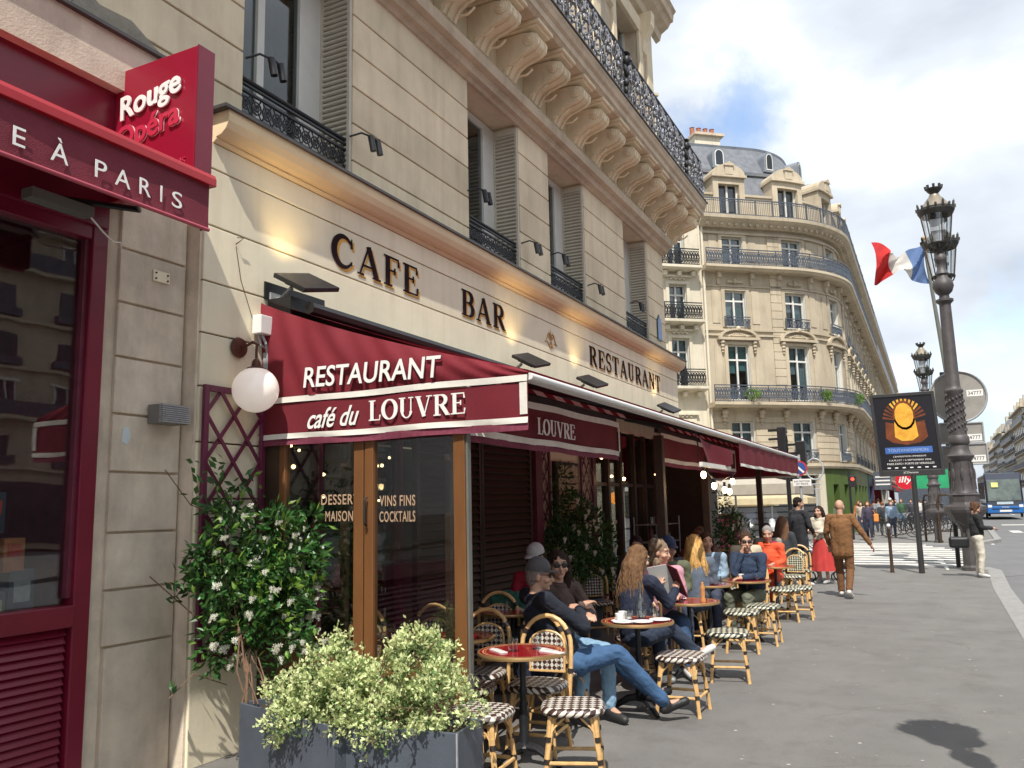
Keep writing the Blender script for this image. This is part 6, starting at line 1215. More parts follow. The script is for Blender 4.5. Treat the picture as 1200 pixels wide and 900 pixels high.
# things people hold or hang
t = thing('menu', 'open dark red menu with white pages held by the woman in navy', 'menu', (7.93, 2.27, .95))
for sg_, nm in ((-1, 'cover'), (1, 'cover')):
    T = Matrix.Translation((7.95, 2.28, 1.0)) @ Matrix.Rotation(R(-25), 4, 'Z') @ Matrix.Rotation(R(-28), 4, 'Y') @ Matrix.Rotation(R(sg_*24), 4, 'Z')
    for (x0, x1, n_, m_) in ((0, .008, 'cover', M['red_cloth']), (-.006, -.001, 'page', M['china'])):
        vs = [T @ Vector((x_, y_, z_)) for z_ in (-.15, .15) for x_, y_ in ((x0, 0), (x1, 0), (x1, sg_*.20), (x0, sg_*.20))]
        if n_ == 'page' and sg_ == -1: continue
        MB().add(vs, [(0, 3, 2, 1), (4, 5, 6, 7), (0, 1, 5, 4), (1, 2, 6, 5), (2, 3, 7, 6), (3, 0, 4, 7)]).obj(n_, m_, t)
c_ = MB()
for k in range(7): cap(c_, (7.34+.02*k, 3.86-.05*k, .88-.006*(k-3)**2), (7.38+.01*k, 3.90-.06*k, .46), .035, .05)
tmp = thing('jacket', 'dark green jacket draped over a rattan chair in the shade', 'jacket', (7.35, 3.7, .5)); q = remesh(c_, col((.02, .11, .075), 'green_jacket'), 'jacket_cloth', .012, tmp, 4, .008, 20); q.location = -tmp.location
c_ = MB()
for k in range(6): cap(c_, (5.98+.02*k, 2.83-.03*k, .92-.006*(k-2)**2), (5.95+.01*k, 2.90-.04*k, .42), .03, .045)
tmp = thing('jacket', 'navy jacket hanging behind the man in the grey cap', 'jacket', (6.0, 2.8, .5)); q = remesh(c_, col((.012, .016, .04), 'navy_jacket'), 'jacket_cloth', .012, tmp, 4, .008, 20); q.location = -tmp.location
# buggy
t = thing('buggy', 'folding baby buggy with red blanket beside the woman in the cream jacket', 'buggy', (19.6, 2.2, 0))
MB().grid(lambda u, v: (19.6+.5*(v-.5), 2.55-.75*u, .30+.28*(1-u)**1.5+.10*math.sin(math.pi*v)*0+.05*math.cos(math.pi*v*2)), 10, 6).obj('seat', M['black_metal'], t, smooth=True, solid=.02)
MB().grid(lambda u, v: (19.6+.46*(v-.5), 2.35-.55*u, .50+.22*math.sin(math.pi*(1-u)*.5+.3)), 8, 6).obj('blanket', col((.55, .035, .02), 'red_blanket'), t, smooth=True, solid=.03)
f = MB()
for x in (19.36, 19.84): f.tube([(x, 2.75, .98), (x, 2.45, .72), (x, 1.95, .40), (x, 1.75, .14)], .013, 6); f.tube([(x, 2.35, .62), (x, 2.5, .12)], .012, 6)
f.tube([(19.36, 2.75, .98), (19.84, 2.75, .98)], .013, 6); f.obj('frame', M['steel'], t)
for x in (19.36, 19.84):
    for y in (1.78, 1.98, 2.5): MB().tube([(x+.0, y+.10*math.cos(a*.5236), .10+.10*math.sin(a*.5236)) for a in range(12)], .016, 6, closed=True).obj('wheel', M['black_metal'], t)
# ================================================================== STREET FURNITURE
def lamp_post(name, label, x, y, s, kx=0):
    t = thing('street_lamp', label, 'street lamp', (x, y, 0), 0, 'ornate double lantern street lamps'); t.scale = (s, s, s); G = M['lampgrey']
    m_ = MB()
    m_.lathe([(.20, 0), (.20, .08), (.16, .12), (.15, .9), (.17, .98), (.30, 1.16), (.44, 1.36), (.46, 1.42), (.45, 1.50), (.36, 1.54), (.33, 1.60), (.33, 1.74), (.36, 1.78), (.30, 1.82)], (0, 0, 0), 8); m_.obj('base', G, t, local=True, bevel=.01)
    m_ = MB(); m_.lathe([(.30, 1.82), (.28, 1.86), (.27, 2.0), (.235, 2.55), (.24, 2.60), (.30, 2.66), (.31, 2.70), (.24, 2.76), (.21, 2.86), (.20, 2.96), (.235, 3.0), (.24, 3.04), (.235, 3.16), (.20, 3.20)], (0, 0, 0), 16); m_.obj('pedestal', G, t, smooth=True, local=True)
    m_ = MB(); m_.lathe([(.20, 3.2), (.195, 3.26), (.19, 4.22), (.21, 4.25), (.21, 4.30), (.170, 4.34), (.155, 4.40), (.130, 6.45), (.16, 6.48), (.20, 6.52), (.20, 6.57), (.12, 6.60), (.11, 6.68), (.19, 6.76), (.24, 6.90), (.22, 7.04), (.13, 7.12), (.12, 7.18), (.16, 7.22), (.10, 7.34), (.09, 7.48), (.13, 7.54), (.15, 7.62), (.12, 7.71), (.06, 7.76), (.10, 7.82), (.06, 7.88)], (0, 0, 0), 20); m_.obj('column', G, t, smooth=True, local=True)
    m_ = MB()   # climbing leaf relief on the lower shaft
    for k in range(3):
        for i in range(26):
            a = i*.42+k*2.09; z = 3.3+i*.035; m_.blob((.198*math.cos(a), .198*math.sin(a), z), (.03, .03, .045), 6, 4)
    for k in range(8):
        a = k*.785; m_.blob((.262*math.cos(a), .262*math.sin(a), 2.25), (.04, .04, .16), 6, 6); m_.tube([(.285*math.cos(a), .285*math.sin(a), 1.9), (.245*math.cos(a), .245*math.sin(a), 2.55)], .012, 5)
    m_.obj('relief', G, t, smooth=True, local=True)
    for n_, (cx, cy, cz) in enumerate(((.0, 0, 7.86), (.55, -.04, 7.15))):
        ln = 'lantern'; m_ = MB(); o_ = lambda r, z: (r, z+cz)
        m_.lathe([(.05, cz+.0), (.12, cz+.05), (.20, cz+.10), (.27, cz+.12), (.28, cz+.15), (.25, cz+.16), (.05, cz+.06)], (cx, cy, 0), 16)
        for k in range(6): a = k*1.047+.3; m_.tube([(cx+.26*math.cos(a), cy+.26*math.sin(a), cz+.14), (cx+.36*math.cos(a), cy+.36*math.sin(a), cz+.86)], .014, 5)
        for k in range(8): a = k*.785; m_.tube([(cx+.27*math.cos(a), cy+.27*math.sin(a), cz+.13), (cx+.22*math.cos(a), cy+.22*math.sin(a), cz+.02), (cx+.1*math.cos(a), cy+.1*math.sin(a), cz-.06)], .018, 5)
        m_.lathe([(.36, cz+.86), (.38, cz+.88), (.40, cz+.92), (.43, cz+.98), (.43, cz+1.04), (.40, cz+1.06), (.36, cz+.98)], (cx, cy, 0), 24)
        for k in range(16):
            a = k*.3927; m_.tube([(cx+.42*math.cos(a), cy+.42*math.sin(a), cz+1.03), (cx+.44*math.cos(a), cy+.44*math.sin(a), cz+(1.15 if k % 2 else 1.10)), (cx+.45*math.cos(a), cy+.45*math.sin(a), cz+(1.20 if k % 2 else 1.12))], [.035, .028, .004], 5)
        lo = m_.obj(ln, M['lamp_iron'], t, local=True)
        m_ = MB(); m_.lathe([(.25, cz+.15), (.355, cz+.86)], (cx, cy, 0), 18); m_.v = m_.v; m_.obj('glass', M['lamp_glass'], lo, smooth=True, local=True)
        m_ = MB(); m_.lathe([(.38, cz+1.05), (.30, cz+1.16), (.20, cz+1.30), (.13, cz+1.38), (.12, cz+1.42)], (cx, cy, 0), 20); m_.obj('roof', M['lamp_roof'], lo, smooth=True, local=True)
        m_ = MB(); m_.lathe([(.09, cz+1.40), (.10, cz+1.46), (.17, cz+1.54), (.19, cz+1.58), (.16, cz+1.60)], (cx, cy, 0), 16)
        for k in range(8): a = k*.785; m_.tube([(cx+.17*math.cos(a), cy+.17*math.sin(a), cz+1.57), (cx+.19*math.cos(a), cy+.19*math.sin(a), cz+1.67)], [.03, .034], 5)
        m_.obj('crown', M['lamp_iron'], lo, local=True)
        m_ = MB(); m_.box(cx-.16, cx+.16, cy-.16, cy+.16, cz+.45, cz+.75); m_.lathe([(.10, cz+.16), (.14, cz+.45)], (cx, cy, 0), 10); m_.obj('lamp_unit', pm('pale_reflector_%d_%s' % (n_, name), (.60, .62, .66), .35, .2, 4), lo, local=True)
    MB().tube([(.05, .02, 7.0), (.25, 0, 6.86), (.45, -.03, 6.92), (.55, -.04, 7.1)], .03, 8).obj('arm', G, t, smooth=True, local=True)
    return t
M['lamp_iron'] = pm('dark_green_black_iron', (.035, .035, .032), .45, .3, 8, .2, 50); M['lamp_roof'] = pm('tarnished_lamp_roof', (.26, .225, .17), .45, .2, 5, metal=.3)
M['lamp_glass'] = glass_mat('lantern_glass', (.90, .92, .92), 1.7, 2.2)
lamp_post('a', 'large ornate bronze lamp post with two crowned lanterns at the kerb, nearer one', 23.0, -.66, 1.0)
lamp_post('b', 'second ornate lamp post farther away, partly hidden behind the poster panel', 37.6, -.05, .84)
# round sign and two panels seen from behind on a pole
t = thing('traffic_sign', 'back of a round grey traffic sign with two smaller panels beside the near lamp post', 'traffic sign', (21.9, -.66, 0)); SG = pm('grey_sign_back', (.33, .31, .28), .5, .12, 3, metal=.2, dirt=.3)
def disc(cx, y, z, r, x, th=.02, n=40): return MB().prism([(y+r*math.cos(2*math.pi*i/n), z+r*math.sin(2*math.pi*i/n)) for i in range(n)], x, x+th, 'x')
cy_ = -.70
fx = 23.7; 
disc(0, -.76, 4.21, .65, fx).obj('sign_disc', SG, t); MB().tube([(fx-.01, -.76+.64*math.cos(a*.1571), 4.21+.64*math.sin(a*.1571)) for a in range(40)], .03, 6, closed=True).obj('disc_rim', M['steel'], t, smooth=True)
for (y0, y1, z0, z1) in ((-1.24, -.78, 3.05, 3.54), (-1.28, -.80, 2.52, 3.02), (-.66, -.28, 3.06, 3.56), (-.66, -.30, 2.44, 2.98)):
    MB().box(fx, fx+.02, y0, y1, z0, z1).obj('sign_panel', SG, t, bevel=.01); m_ = MB()
    for a, b in (((y0, z0), (y1, z0)), ((y1, z0), (y1, z1)), ((y1, z1), (y0, z1)), ((y0, z1), (y0, z0))): m_.tube([(fx-.012, *a), (fx-.012, *b)], .022, 6)
    m_.obj('panel_rim', M['steel'], t)
for y, z in ((-1.2, 3.1), (-1.24, 2.58), (-1.32, 4.2)):
    MB().box(fx-.004, fx-.001, y, y+.36, z, z+.16).obj('sticker', M['white'], t); text('34777', .30, .09, (fx-.006, y+.33, z+.035), (0, -1, 0), (0, 0, 1), M['letter'], t, .001)
MB().tube([(24.0, -.42, 0), (24.0, -.46, 4.9)], .055, 10).obj('pole', M['black_metal'], t, smooth=True)
MB().box(fx+.02, 24.0, -.5, -.42, 4.1, 4.2).obj('bracket', M['steel'], t)
# poster panel on a pole
t = thing('poster_panel', 'black framed exhibition poster panel on a tilted dark pole, gold figure on black and blue', 'poster panel', (21.9, .45, 0)); px_ = 21.9; yc, hw, zb_, zt_ = .40, .70, 2.24, 4.20
sl_ = .035
def pp(u, v, d=0): y = yc-hw+2*hw*u; return (px_-d, y+(v)*.085, zb_+(zt_-zb_)*v+(.5-u)*.0)
def slab(u0, u1, v0, v1, d0, d1):
    vs = [pp(u, v, d) for d in (d0, d1) for u, v in ((u0, v0), (u1, v0), (u1, v1), (u0, v1))]; return MB().add(vs, [(0, 3, 2, 1), (4, 5, 6, 7), (0, 1, 5, 4), (1, 2, 6, 5), (2, 3, 7, 6), (3, 0, 4, 7)])
FM = pm('charcoal_panel_frame', (.035, .035, .035), .4, .15)
slab(0, 1, 0, 1, -.12, .0).obj('housing', FM, t, bevel=.03)
for a in ((0, .05, 0, 1), (.95, 1, 0, 1), (.05, .95, .96, 1), (.05, .95, 0, .07)): slab(*a, .0, .03).obj('frame_bar', FM, t, bevel=.006)
slab(.05, .95, .07, .96, 0, .008).obj('poster', pm('poster_black', (.007, .006, .008), .35, .5, 2.2, c2=(.010, .009, .016)), t)
GP = pm('poster_gold', (.62, .26, .02), .4, .4, 6, c2=(.85, .50, .06)); DK = pm('poster_bronze', (.16, .04, .01), .4, .4, 6)
def ppoly(pts, d, mat, nm): MB().add([pp(u, v, d) for u, v in pts], [tuple(range(len(pts)))]).obj(nm, mat, t, fix=False)
# generic golden bust shape (plain stand-in): rays behind a simple upright figure
for k in range(15):
    a0, a1 = R(8+11*k), R(14+11*k); ppoly([(.5+.05*math.cos(a0), .66+.03*math.sin(a0)), (.5+.34*math.cos(a0), .66+.27*math.sin(a0)), (.5+.34*math.cos(a1), .66+.27*math.sin(a1)), (.5+.05*math.cos(a1), .66+.03*math.sin(a1))], .0095, GP if 3 < k < 12 else DK, 'printed_ray')
ppoly([(.18, .46), (.28, .40), (.5, .37), (.72, .40), (.82, .46), (.80, .66), (.5, .60), (.20, .66)], .0102, DK, 'printed_shape')
ppoly([(.32, .47), (.42, .42), (.58, .42), (.68, .47), (.66, .68), (.34, .68)], .011, GP, 'printed_shape')
ppoly([(.5+.145*math.cos(k*.4189), .73+.15*math.sin(k*.4189)) for k in range(15)], .0118, GP, 'printed_shape')
ppoly([(.5+.175*math.cos(k*.4189), .73+.18*math.sin(k*.4189)) for k in range(15)], .0110, DK, 'printed_shape')
ppoly([(.14, .27), (.86, .27), (.86, .345), (.14, .345)], .011, pm('poster_blue', (.05, .14, .42), .4, .2), 'printed_band')
text('TOUTANKHAMON', .86, .07, pp(.82, .29, .012), (0, -1, 0), (0, 0, 1), pm('pale_blue', (.35, .45, .7), .5), t, .001)
for s_, v, h, w_ in (("L'EXPOSITION IMMERSIVE", .225, .035, .7), ('5 JUILLET / 6 SEPTEMBRE 2026', .175, .045, .9), ('PARIS EXPO / PORTE DE VERSAILLES', .135, .045, 1.0)):
    text(s_, w_, h, (px_-.012, yc+w_/2+v*.085, zb_+1.96*v), (0, -1, 0), (0, 0, 1), M['white'], t, .001)
for k in range(7): slab(.12+k*.115, .17+k*.115, .092, .105, .008, .0095).obj('printed_logo', M['china'], t)
text('JCDecaux', .32, .055, (px_-.034, yc+.18, zb_+.045), (0, -1, 0), (0, 0, 1), M['white'], t, .001)
MB().tube([(21.95, .38, 0), (21.92, .38, 1.3), (21.92, .38, 2.3)], [.065, .06, .06], 12).obj('pole', FM, t, smooth=True); MB().tube([(21.93, .38, 1.28), (21.93, .38, 1.34)], .07, 12).obj('collar', FM, t)
# bollard, barriers
t = thing('bollard', 'slim brown bollard with white cap left of the poster pole', 'bollard', (22.05, 1.01, 0)); MB().lathe([(.05, 0), (.045, .05), (.038, .1), (.036, 1.0), (.045, 1.02), (.03, 1.06)], (22.05, 1.01, 0), 12).obj('post', M['brown_frame'], t, smooth=True); MB().blob((22.05, 1.01, 1.09), .045, 10, 8).obj('cap', M['china'], t, smooth=True)
def hoop(x0, y0, x1, y1, lab):
    t = thing('barrier', lab, 'barrier', ((x0+x1)/2, (y0+y1)/2, 0), 0, 'hooped metal barriers by the crossing'); MB().tube([(x0, y0, 0), (x0, y0, 1.6), (x0*.85+x1*.15, y0*.85+y1*.15, 1.85), (x0*.15+x1*.85, y0*.15+y1*.85, 1.85), (x1, y1, 1.6), (x1, y1, 0)], .045, 8).obj('hoop', M['brown_frame'], t, smooth=True); MB().tube([(x0, y0, .45), (x1, y1, .45)], .025, 6).obj('rail', M['brown_frame'], t)
hoop(37.3, -.12, 37.0, -.62, 'dark hooped barrier under the near lamp post beyond the crossing'); hoop(38.6, .4, 38.4, -.1, 'dark hooped barrier farther back among the bicycles')
# traffic lights
t = thing('traffic_light', 'dark traffic light with two heads seen from behind above the awning end', 'traffic light', (20.2, 2.95, 0))
MB().tube([(20.2, 2.95, 0), (20.2, 2.95, 3.2)], .05, 10).obj('pole', M['black_metal'], t, smooth=True)
def thead(x, y, z, s=1):
    MB().box(x-.09*s, x+.09*s, y-.10*s, y+.10*s, z, z+.62*s).obj('signal_head', M['black_metal'], t, bevel=.02)
    for k in range(3): MB().prism([(x-.05, z+(.05+k*.2)*s+.15*s), (x+.1*s, z+(.05+k*.2)*s+.17*s), (x+.26*s, z+(.05+k*.2)*s+.07*s), (x+.26*s, z+(.03+k*.2)*s+.06*s), (x+.1*s, z+(.05+k*.2)*s+.13*s)], y-.09*s, y+.09*s, 'y').obj('visor', M['black_metal'], t)
    for k in (0, 1, 2): MB().box(x-.06, x+.06, y+.09*s, y+.30*s, z+(.12+k*.2)*s, z+(.17+k*.2)*s).obj('visor', M['black_metal'], t)
thead(20.2, 3.02, 2.80, 1.0); thead(20.2, 2.62, 2.45, 1.0); MB().box(20.15, 20.25, 2.65, 3.0, 2.7, 2.76).obj('bracket', M['black_metal'], t)
t = thing('parking_sign', 'round blue and red no parking sign with white plate at the end of the awning', 'traffic sign', (20.0, 2.66, 0)); MB().tube([(20.03, 2.66, 0), (20.03, 2.66, 2.75)], .03, 8).obj('pole', M['steel'], t)
disc(0, 2.66, 2.44, .17, 19.98).obj('sign_rim', pm('red_sign_rim', (.5, .03, .03), .4), t); disc(0, 2.66, 2.44, .14, 19.975, .004).obj('sign_face', pm('blue_sign_face', (.03, .08, .28), .4), t); MB().add([(19.97, 2.74, 2.55), (19.97, 2.77, 2.52), (19.97, 2.58, 2.33), (19.97, 2.55, 2.36)], [(0, 1, 2, 3)]).obj('slash', M['white'], t, fix=False)
MB().box(19.975, 19.99, 2.42, 2.82, 2.04, 2.20).obj('plate', M['china'], t, bevel=.005); text('SUR TROTTOIR', .34, .035, (19.972, 2.79, 2.13), (0, -1, 0), (0, 0, 1), M['letter'], t, .001); text('ET PISTE', .25, .035, (19.972, 2.74, 2.07), (0, -1, 0), (0, 0, 1), M['letter'], t, .001)
t = thing('pedestrian_signal', 'small pedestrian signal with a lit red figure before the green shop', 'traffic light', (40.5, 3.3, 0)); MB().tube([(40.5, 3.3, 0), (40.5, 3.3, 3.0)], .05, 8).obj('pole', M['black_metal'], t); MB().box(40.4, 40.6, 3.0, 3.3, 2.3, 2.8).obj('signal_head', M['black_metal'], t, bevel=.02); disc(0, 3.15, 2.65, .07, 40.39, .01).obj('red_light', pm('red_light', (1, .05, .03), .5, 0, 1, emit=(1, .04, .02), estr=1.5), t)
t = thing('sign_frame', 'pale outline frame sign on a thin pole before the dark shutter', 'sign', (36, 4.2, 0)); m_ = MB(); m_.tube([(36, 4.2, 0), (36, 4.2, 2.2)], .04, 6); m_.tube([(36, 4.2+.33*math.cos(a*.2618), 3.0+.42*math.sin(a*.2618)) for a in range(24)], .03, 6, closed=True)
for z in (2.2, 2.4): m_.tube([(36, 4.0, z), (36, 4.4, z), (36, 4.4, z+.18), (36, 4.0, z+.18)], .02, 5, closed=True)
m_.obj('frame', M['steel'], t)
# flag on a leaning pole
t = thing('flag', 'French tricolour flag blowing left from a leaning grey pole beside the lamp', 'flag', (26, -.85, 0))
p0, p1 = Vector((26, -.95, 0)), Vector((26, -.36, 9.05)); MB().tube([p0, p0.lerp(p1, .5), p1], [.075, .065, .04], 12).obj('pole', pm('grey_green_pole', (.15, .16, .14), .4, .15), t, smooth=True); MB().blob(p1, .06, 8, 6).obj('finial', M['brass'], t)
FL = [pm('flag_blue', (.16, .26, .50), .8, .15, 3, thin=.3), pm('flag_white', (.72, .70, .66), .8, .1, 3, thin=.3), pm('flag_red', (.58, .03, .03), .8, .15, 3, thin=.3)]
def flagp(u, v):
    top = Vector((26, -.37, 8.95)); bot = Vector((26, -.43, 7.72)); base = bot.lerp(top, v)
    y = base.y+1.42*u*(1-.05*v)+.08*math.sin(u*9+v*4); waist = 1-.62*math.exp(-((u-.50)/.20)**2)-.15*u
    zc = 8.32+.02*u+.38*u*u*.6; z = zc+(v-.5)*1.22*waist+(.22*(u-.6) if v > .5 and u > .6 else 0)+.06*math.sin(u*11+3*v)-.25*max(0, u-.72)*(v < .5)*1.0; x = 26+.22*math.sin(u*9+v*5)*u**.5+.08*math.sin(u*21+v*11)
    return (x, y, z)
for k in range(3): MB().grid(lambda u, v: flagp((k+u)/3, v), 14, 14).obj('stripe', FL[k], t, smooth=True, fix=False)
# bicycles parked beyond the crossing
def bicycle():
    t = thing('bicycle', 'x', 'bicycle')
    for x in (0, 1.05):
        w_ = MB(); w_.tube([(x+.33*math.cos(a*.314), 0, .34+.33*math.sin(a*.314)) for a in range(20)], .018, 6, closed=True)
        o = w_.obj('wheel', M['black_metal'], t, smooth=True, local=True); w_ = MB()
        for k in range(8): a = k*.785; w_.tube([(x, 0, .34), (x+.32*math.cos(a), 0, .34+.32*math.sin(a))], .003, 3)
        w_.obj('spokes', M['steel'], o, local=True)
    f = MB()
    for a, b in (((0, 0, .34), (.16, 0, .85)), ((.16, 0, .85), (.16, 0, .98)), ((.0, 0, .34), (.42, 0, .30)), ((.42, 0, .30), (.30, 0, .82)), ((.30, 0, .82), (.85, 0, .78)), ((.42, 0, .30), (.88, 0, .72)), ((.85, 0, .95), (1.05, 0, .34)), ((.30, 0, .80), (0, 0, .34))): f.tube([a, b], .018, 6)
    f.obj('frame', M['black_metal'], t, local=True); MB().tube([(.85, 0, .95), (.88, 0, 1.02), (.80, -.25, 1.05)], .012, 5).tube([(.88, 0, 1.02), (.80, .25, 1.05)], .012, 5).obj('handlebar', M['steel'], t, local=True); MB().blob((.28, 0, .90), (.13, .06, .03), 8, 6).obj('saddle', M['black_metal'], t, local=True)
    return t
bi = bicycle(); index_kids()
for k in range(11):
    x, y, r_ = 43+k*1.15, .95-k*.20, 75+random.uniform(-12, 12); lab = '%s bicycle in the row parked beyond the crossing' % ['nearest', 'second nearest', 'third', 'fourth', 'fifth', 'middle', 'seventh', 'eighth', 'ninth', 'second farthest', 'farthest'][k]
    if k == 0: bi.location = (x, y, 0); bi.rotation_euler = (0, 0, R(r_)); bi['label'] = lab; bi['group'] = 'parked bicycles'
    else: dup(bi, (x, y, 0), R(r_), lab, 'parked bicycles')
# parasols of the next cafe
def parasol(x, y, w, h, c, lab, edge=.22, scallop=True):
    t = thing('parasol', lab, 'parasol', (x, y, 0), 0, 'cream parasols and canopies of the next cafe'); n = 8
    MB().tube([(x, y, 0), (x, y, h)], .03, 8).obj('pole', M['steel'], t); vs = [(x, y, h+.0)]; fs = []
    for i in range(32):
        a = 2*math.pi*i/32; k = 1/max(abs(math.cos(a)), abs(math.sin(a))); vs.append((x+w*math.cos(a)*k, y+w*math.sin(a)*k, h-.45))
    MB().add(vs, [(0, 1+i, 1+(i+1) % 32) for i in range(32)]).obj('canopy', c, t)
    vs2 = vs[1:]+[(a, b, z-edge-(.06*abs(math.sin(i*math.pi/2+.8)) if scallop else 0)) for i, (a, b, z) in enumerate(vs[1:])]
    MB().add(vs2, [(i, (i+1) % 32, 32+(i+1) % 32, 32+i) for i in range(32)]).obj('valance', c, t)
cr1 = pm('ecru_canvas', (.50, .45, .37), .85, .1, 4, thin=.2); cr2 = pm('cream_canvas', (.66, .56, .36), .85, .1, 4, thin=.3)
parasol(24.5, 5.05, 1.9, 2.62, cr1, 'large ecru scalloped parasol just past the corner of the cafe'); parasol(38.0, 6.3, 1.7, 2.32, cr2, 'cream parasol right of the brown posts', .25, False); parasol(38.6, 10.2, 1.7, 2.28, cr2, 'cream parasol left of the brown post', .25, False); parasol(39.5, 8.2, 1.7, 2.25, cr2, 'cream parasol at the back between the others', .25, False)
t = thing('menu_blackboard', 'dark wine coloured service counter behind the brown posts', 'counter', (19.5, 4.6, 0)); MB().box(19.3, 19.7, 3.9, 5.3, 0, 1.42).obj('counter_body', M['wine_wood'], t, bevel=.02); MB().box(19.25, 19.75, 3.85, 5.35, 1.42, 1.46).obj('counter_top', M['brown_frame'], t)
def scooter(x, y, rz, c, lab):
    t = thing('scooter', lab, 'scooter', (x, y, 0), rz, 'parked motor scooters'); cm = pm('scooter_paint_%s' % lab[:5], c, .25, .1, 3, coat=.5)
    for x_ in (0, 1.2): MB().tube([(x_+.22*math.cos(a*.393), 0, .25+.22*math.sin(a*.393)) for a in range(16)], .06, 8, closed=True).obj('wheel', M['black_metal'], t, smooth=True, local=True)
    m_ = MB(); cap(m_, (-.1, 0, .55), (.35, 0, .60), .17, .16); cap(m_, (.35, 0, .35), (.85, 0, .32), .13, .12); cap(m_, (.9, 0, .35), (1.02, 0, .85), .15, .16); cap(m_, (1.02, 0, .9), (.98, 0, 1.02), .13, .12); remesh(m_, cm, 'body', .03, t, 3)
    m_ = MB(); cap(m_, (-.15, 0, .75), (.45, 0, .78), .13, .12); remesh(m_, M['black_metal'], 'saddle', .03, t, 3)
    MB().tube([(.95, -.32, 1.08), (1.0, 0, 1.05), (.95, .32, 1.08)], .02, 6).obj('handlebar', M['black_metal'], t, local=True); MB().grid(lambda u, v: (1.12-.10*v, -.2+.4*u, 1.0+.38*v), 4, 4).obj('windshield', M['tumbler'], t, local=True, fix=False); MB().blob((1.14, 0, .85), (.05, .09, .07), 8, 6).obj('headlight', M['china'], t, local=True)
scooter(32.5, 5.6, R(200), (.5, .5, .5), 'silver scooter parked before the next cafe'); scooter(33.2, 6.6, R(205), (.05, .05, .06), 'black scooter beside the silver one'); scooter(42.2, 3.6, R(160), (.1, .1, .12), 'grey motorbike near the green shopfront')
# bus
bs = thing('coach', 'dark blue touring coach driving towards the camera down the street', 'coach', (83.5, -6.1, 0)); BX, by, bw, bh = 83.0, -5.4, 1.38, 3.75
blu = pm('coach_blue', (.012, .13, .42), .2, .1, 1, coat=.5); dkb = pm('coach_navy', (.02, .026, .045), .2, .2, 1, coat=.5)
m_ = MB(); sect = [(BX+.0, .35), (BX-.05, 1.0), (BX+.02, 1.4), (BX+.25, 3.2), (BX+.7, 3.8), (BX+1.4, bh), (BX+12, bh), (BX+12, .35)]
m_.prism([(a, b) for a, b in sect], by-bw, by+bw, 'y'); m_.obj('body', dkb, bs, bevel=.12)
def fr_(x, y0, y1, z0, z1, m, nm, x2=None): return MB().add([(x, y0, z0), (x, y1, z0), ((x2 or x), y1, z1), ((x2 or x), y0, z1)], [(0, 1, 2, 3)]).obj(nm, m, bs, fix=False)
fr_(BX-.04, by-1.22, by+1.22, 1.45, 3.25, pm('windscreen', (.05, .065, .065), .08, .6, 1.2, c2=(.16, .20, .18), coat=.3), 'windscreen', BX+.20)
MB().prism([(by-1.36, .42), (by+1.36, .42), (by+1.36, 1.25), (by+.9, 1.0), (by-.9, 1.0), (by-1.36, 1.25)], BX-.14, BX+.05, 'x').obj('front_panel', blu, bs, bevel=.04)
MB().box(BX-.16, BX-.13, by-.45, by+.45, .52, .68).obj('number_plate', M['china'], bs); MB().box(BX-.16, BX-.13, by-1.0, by+1.0, .72, .80).obj('grille', M['black_metal'], bs); text('MAN', .5, .09, (BX-.165, by+.25, .86), (0, -1, 0), (0, 0, 1), M['china'], bs, .004)
MB().box(BX-.10, BX-.04, by-.6, by+.6, 1.15, 1.36).obj('destination_board', pm('lit_board', (.5, .6, .65), .4, .5, 20), bs)
for s_ in (-1, 1):
    MB().box(BX-.16, BX-.06, by+s_*1.15-.16, by+s_*1.15+.16, .88, 1.10).obj('headlight', M['china'], bs, bevel=.03); m_ = MB(); m_.tube([(BX+.2, by+s_*1.32, 3.1), (BX-.3, by+s_*1.62, 2.95)], .05, 6); m_.box(BX-.42, BX-.25, by+s_*1.62-.12, by+s_*1.62+.12, 2.3, 2.95); m_.obj('mirror', M['black_metal'], bs); MB().tube([(BX+2.3, by+s_*1.25, .5), (BX+2.3, by+s_*1.40, .5)], .5, 16).obj('wheel', M['black_metal'], bs)
    MB().box(BX+1.6, BX+11.8, by+s_*1.385-.008, by+s_*1.385+.008, 1.6, 3.1).obj('side_window', M['black_metal'], bs)
fr_(BX-.0, by+.4, by+.9, 2.6, 3.0, pm('sun_sticker', (.75, .72, .25), .5), 'windscreen_sticker', BX+.05)
for (x, y, c, lab, l, h) in ((90, -3.75, (.6, .6, .6), 'pale car half hidden left of the coach', 4.2, 1.5), (88, -10.9, (.05, .42, .10), 'bright green van at the right edge behind the coach', 4.8, 1.9), (120, -11.5, (.5, .5, .52), 'distant grey car on the right side of the street', 4.3, 1.5), (102, -3.6, (.12, .12, .14), 'dark car behind the pale one', 4.2, 1.5)):
    t = thing('parked_car' if h < 1.8 else 'van', lab, 'car' if h < 1.8 else 'van', (x, y, 0)); cm = pm('paint_'+lab[:6], c, .25, .05, 2, coat=.5)
    MB().prism([(x, .3), (x-.02, .75), (x+.9, .95), (x+1.5, h), (x+l-.6, h), (x+l, .95), (x+l, .3)], y-.88, y+.88, 'y').obj('body', cm, t, bevel=.09)
    MB().add([(x+.93, y-.74, 1.0), (x+.93, y+.74, 1.0), (x+1.44, y+.66, h-.07), (x+1.44, y-.66, h-.07)], [(0, 1, 2, 3)]).obj('windscreen', M['black_metal'], t, fix=False)
    for s_ in (-1, 1):
        MB().blob((x, y+s_*.65, .65), (.08, .16, .09), 8, 6).obj('headlight', M['china'], t)
        for xx in (x+.8, x+l-.8): MB().tube([(xx, y+s_*.72, .32), (xx, y+s_*.9, .32)], .32, 14).obj('wheel', M['black_metal'], t)
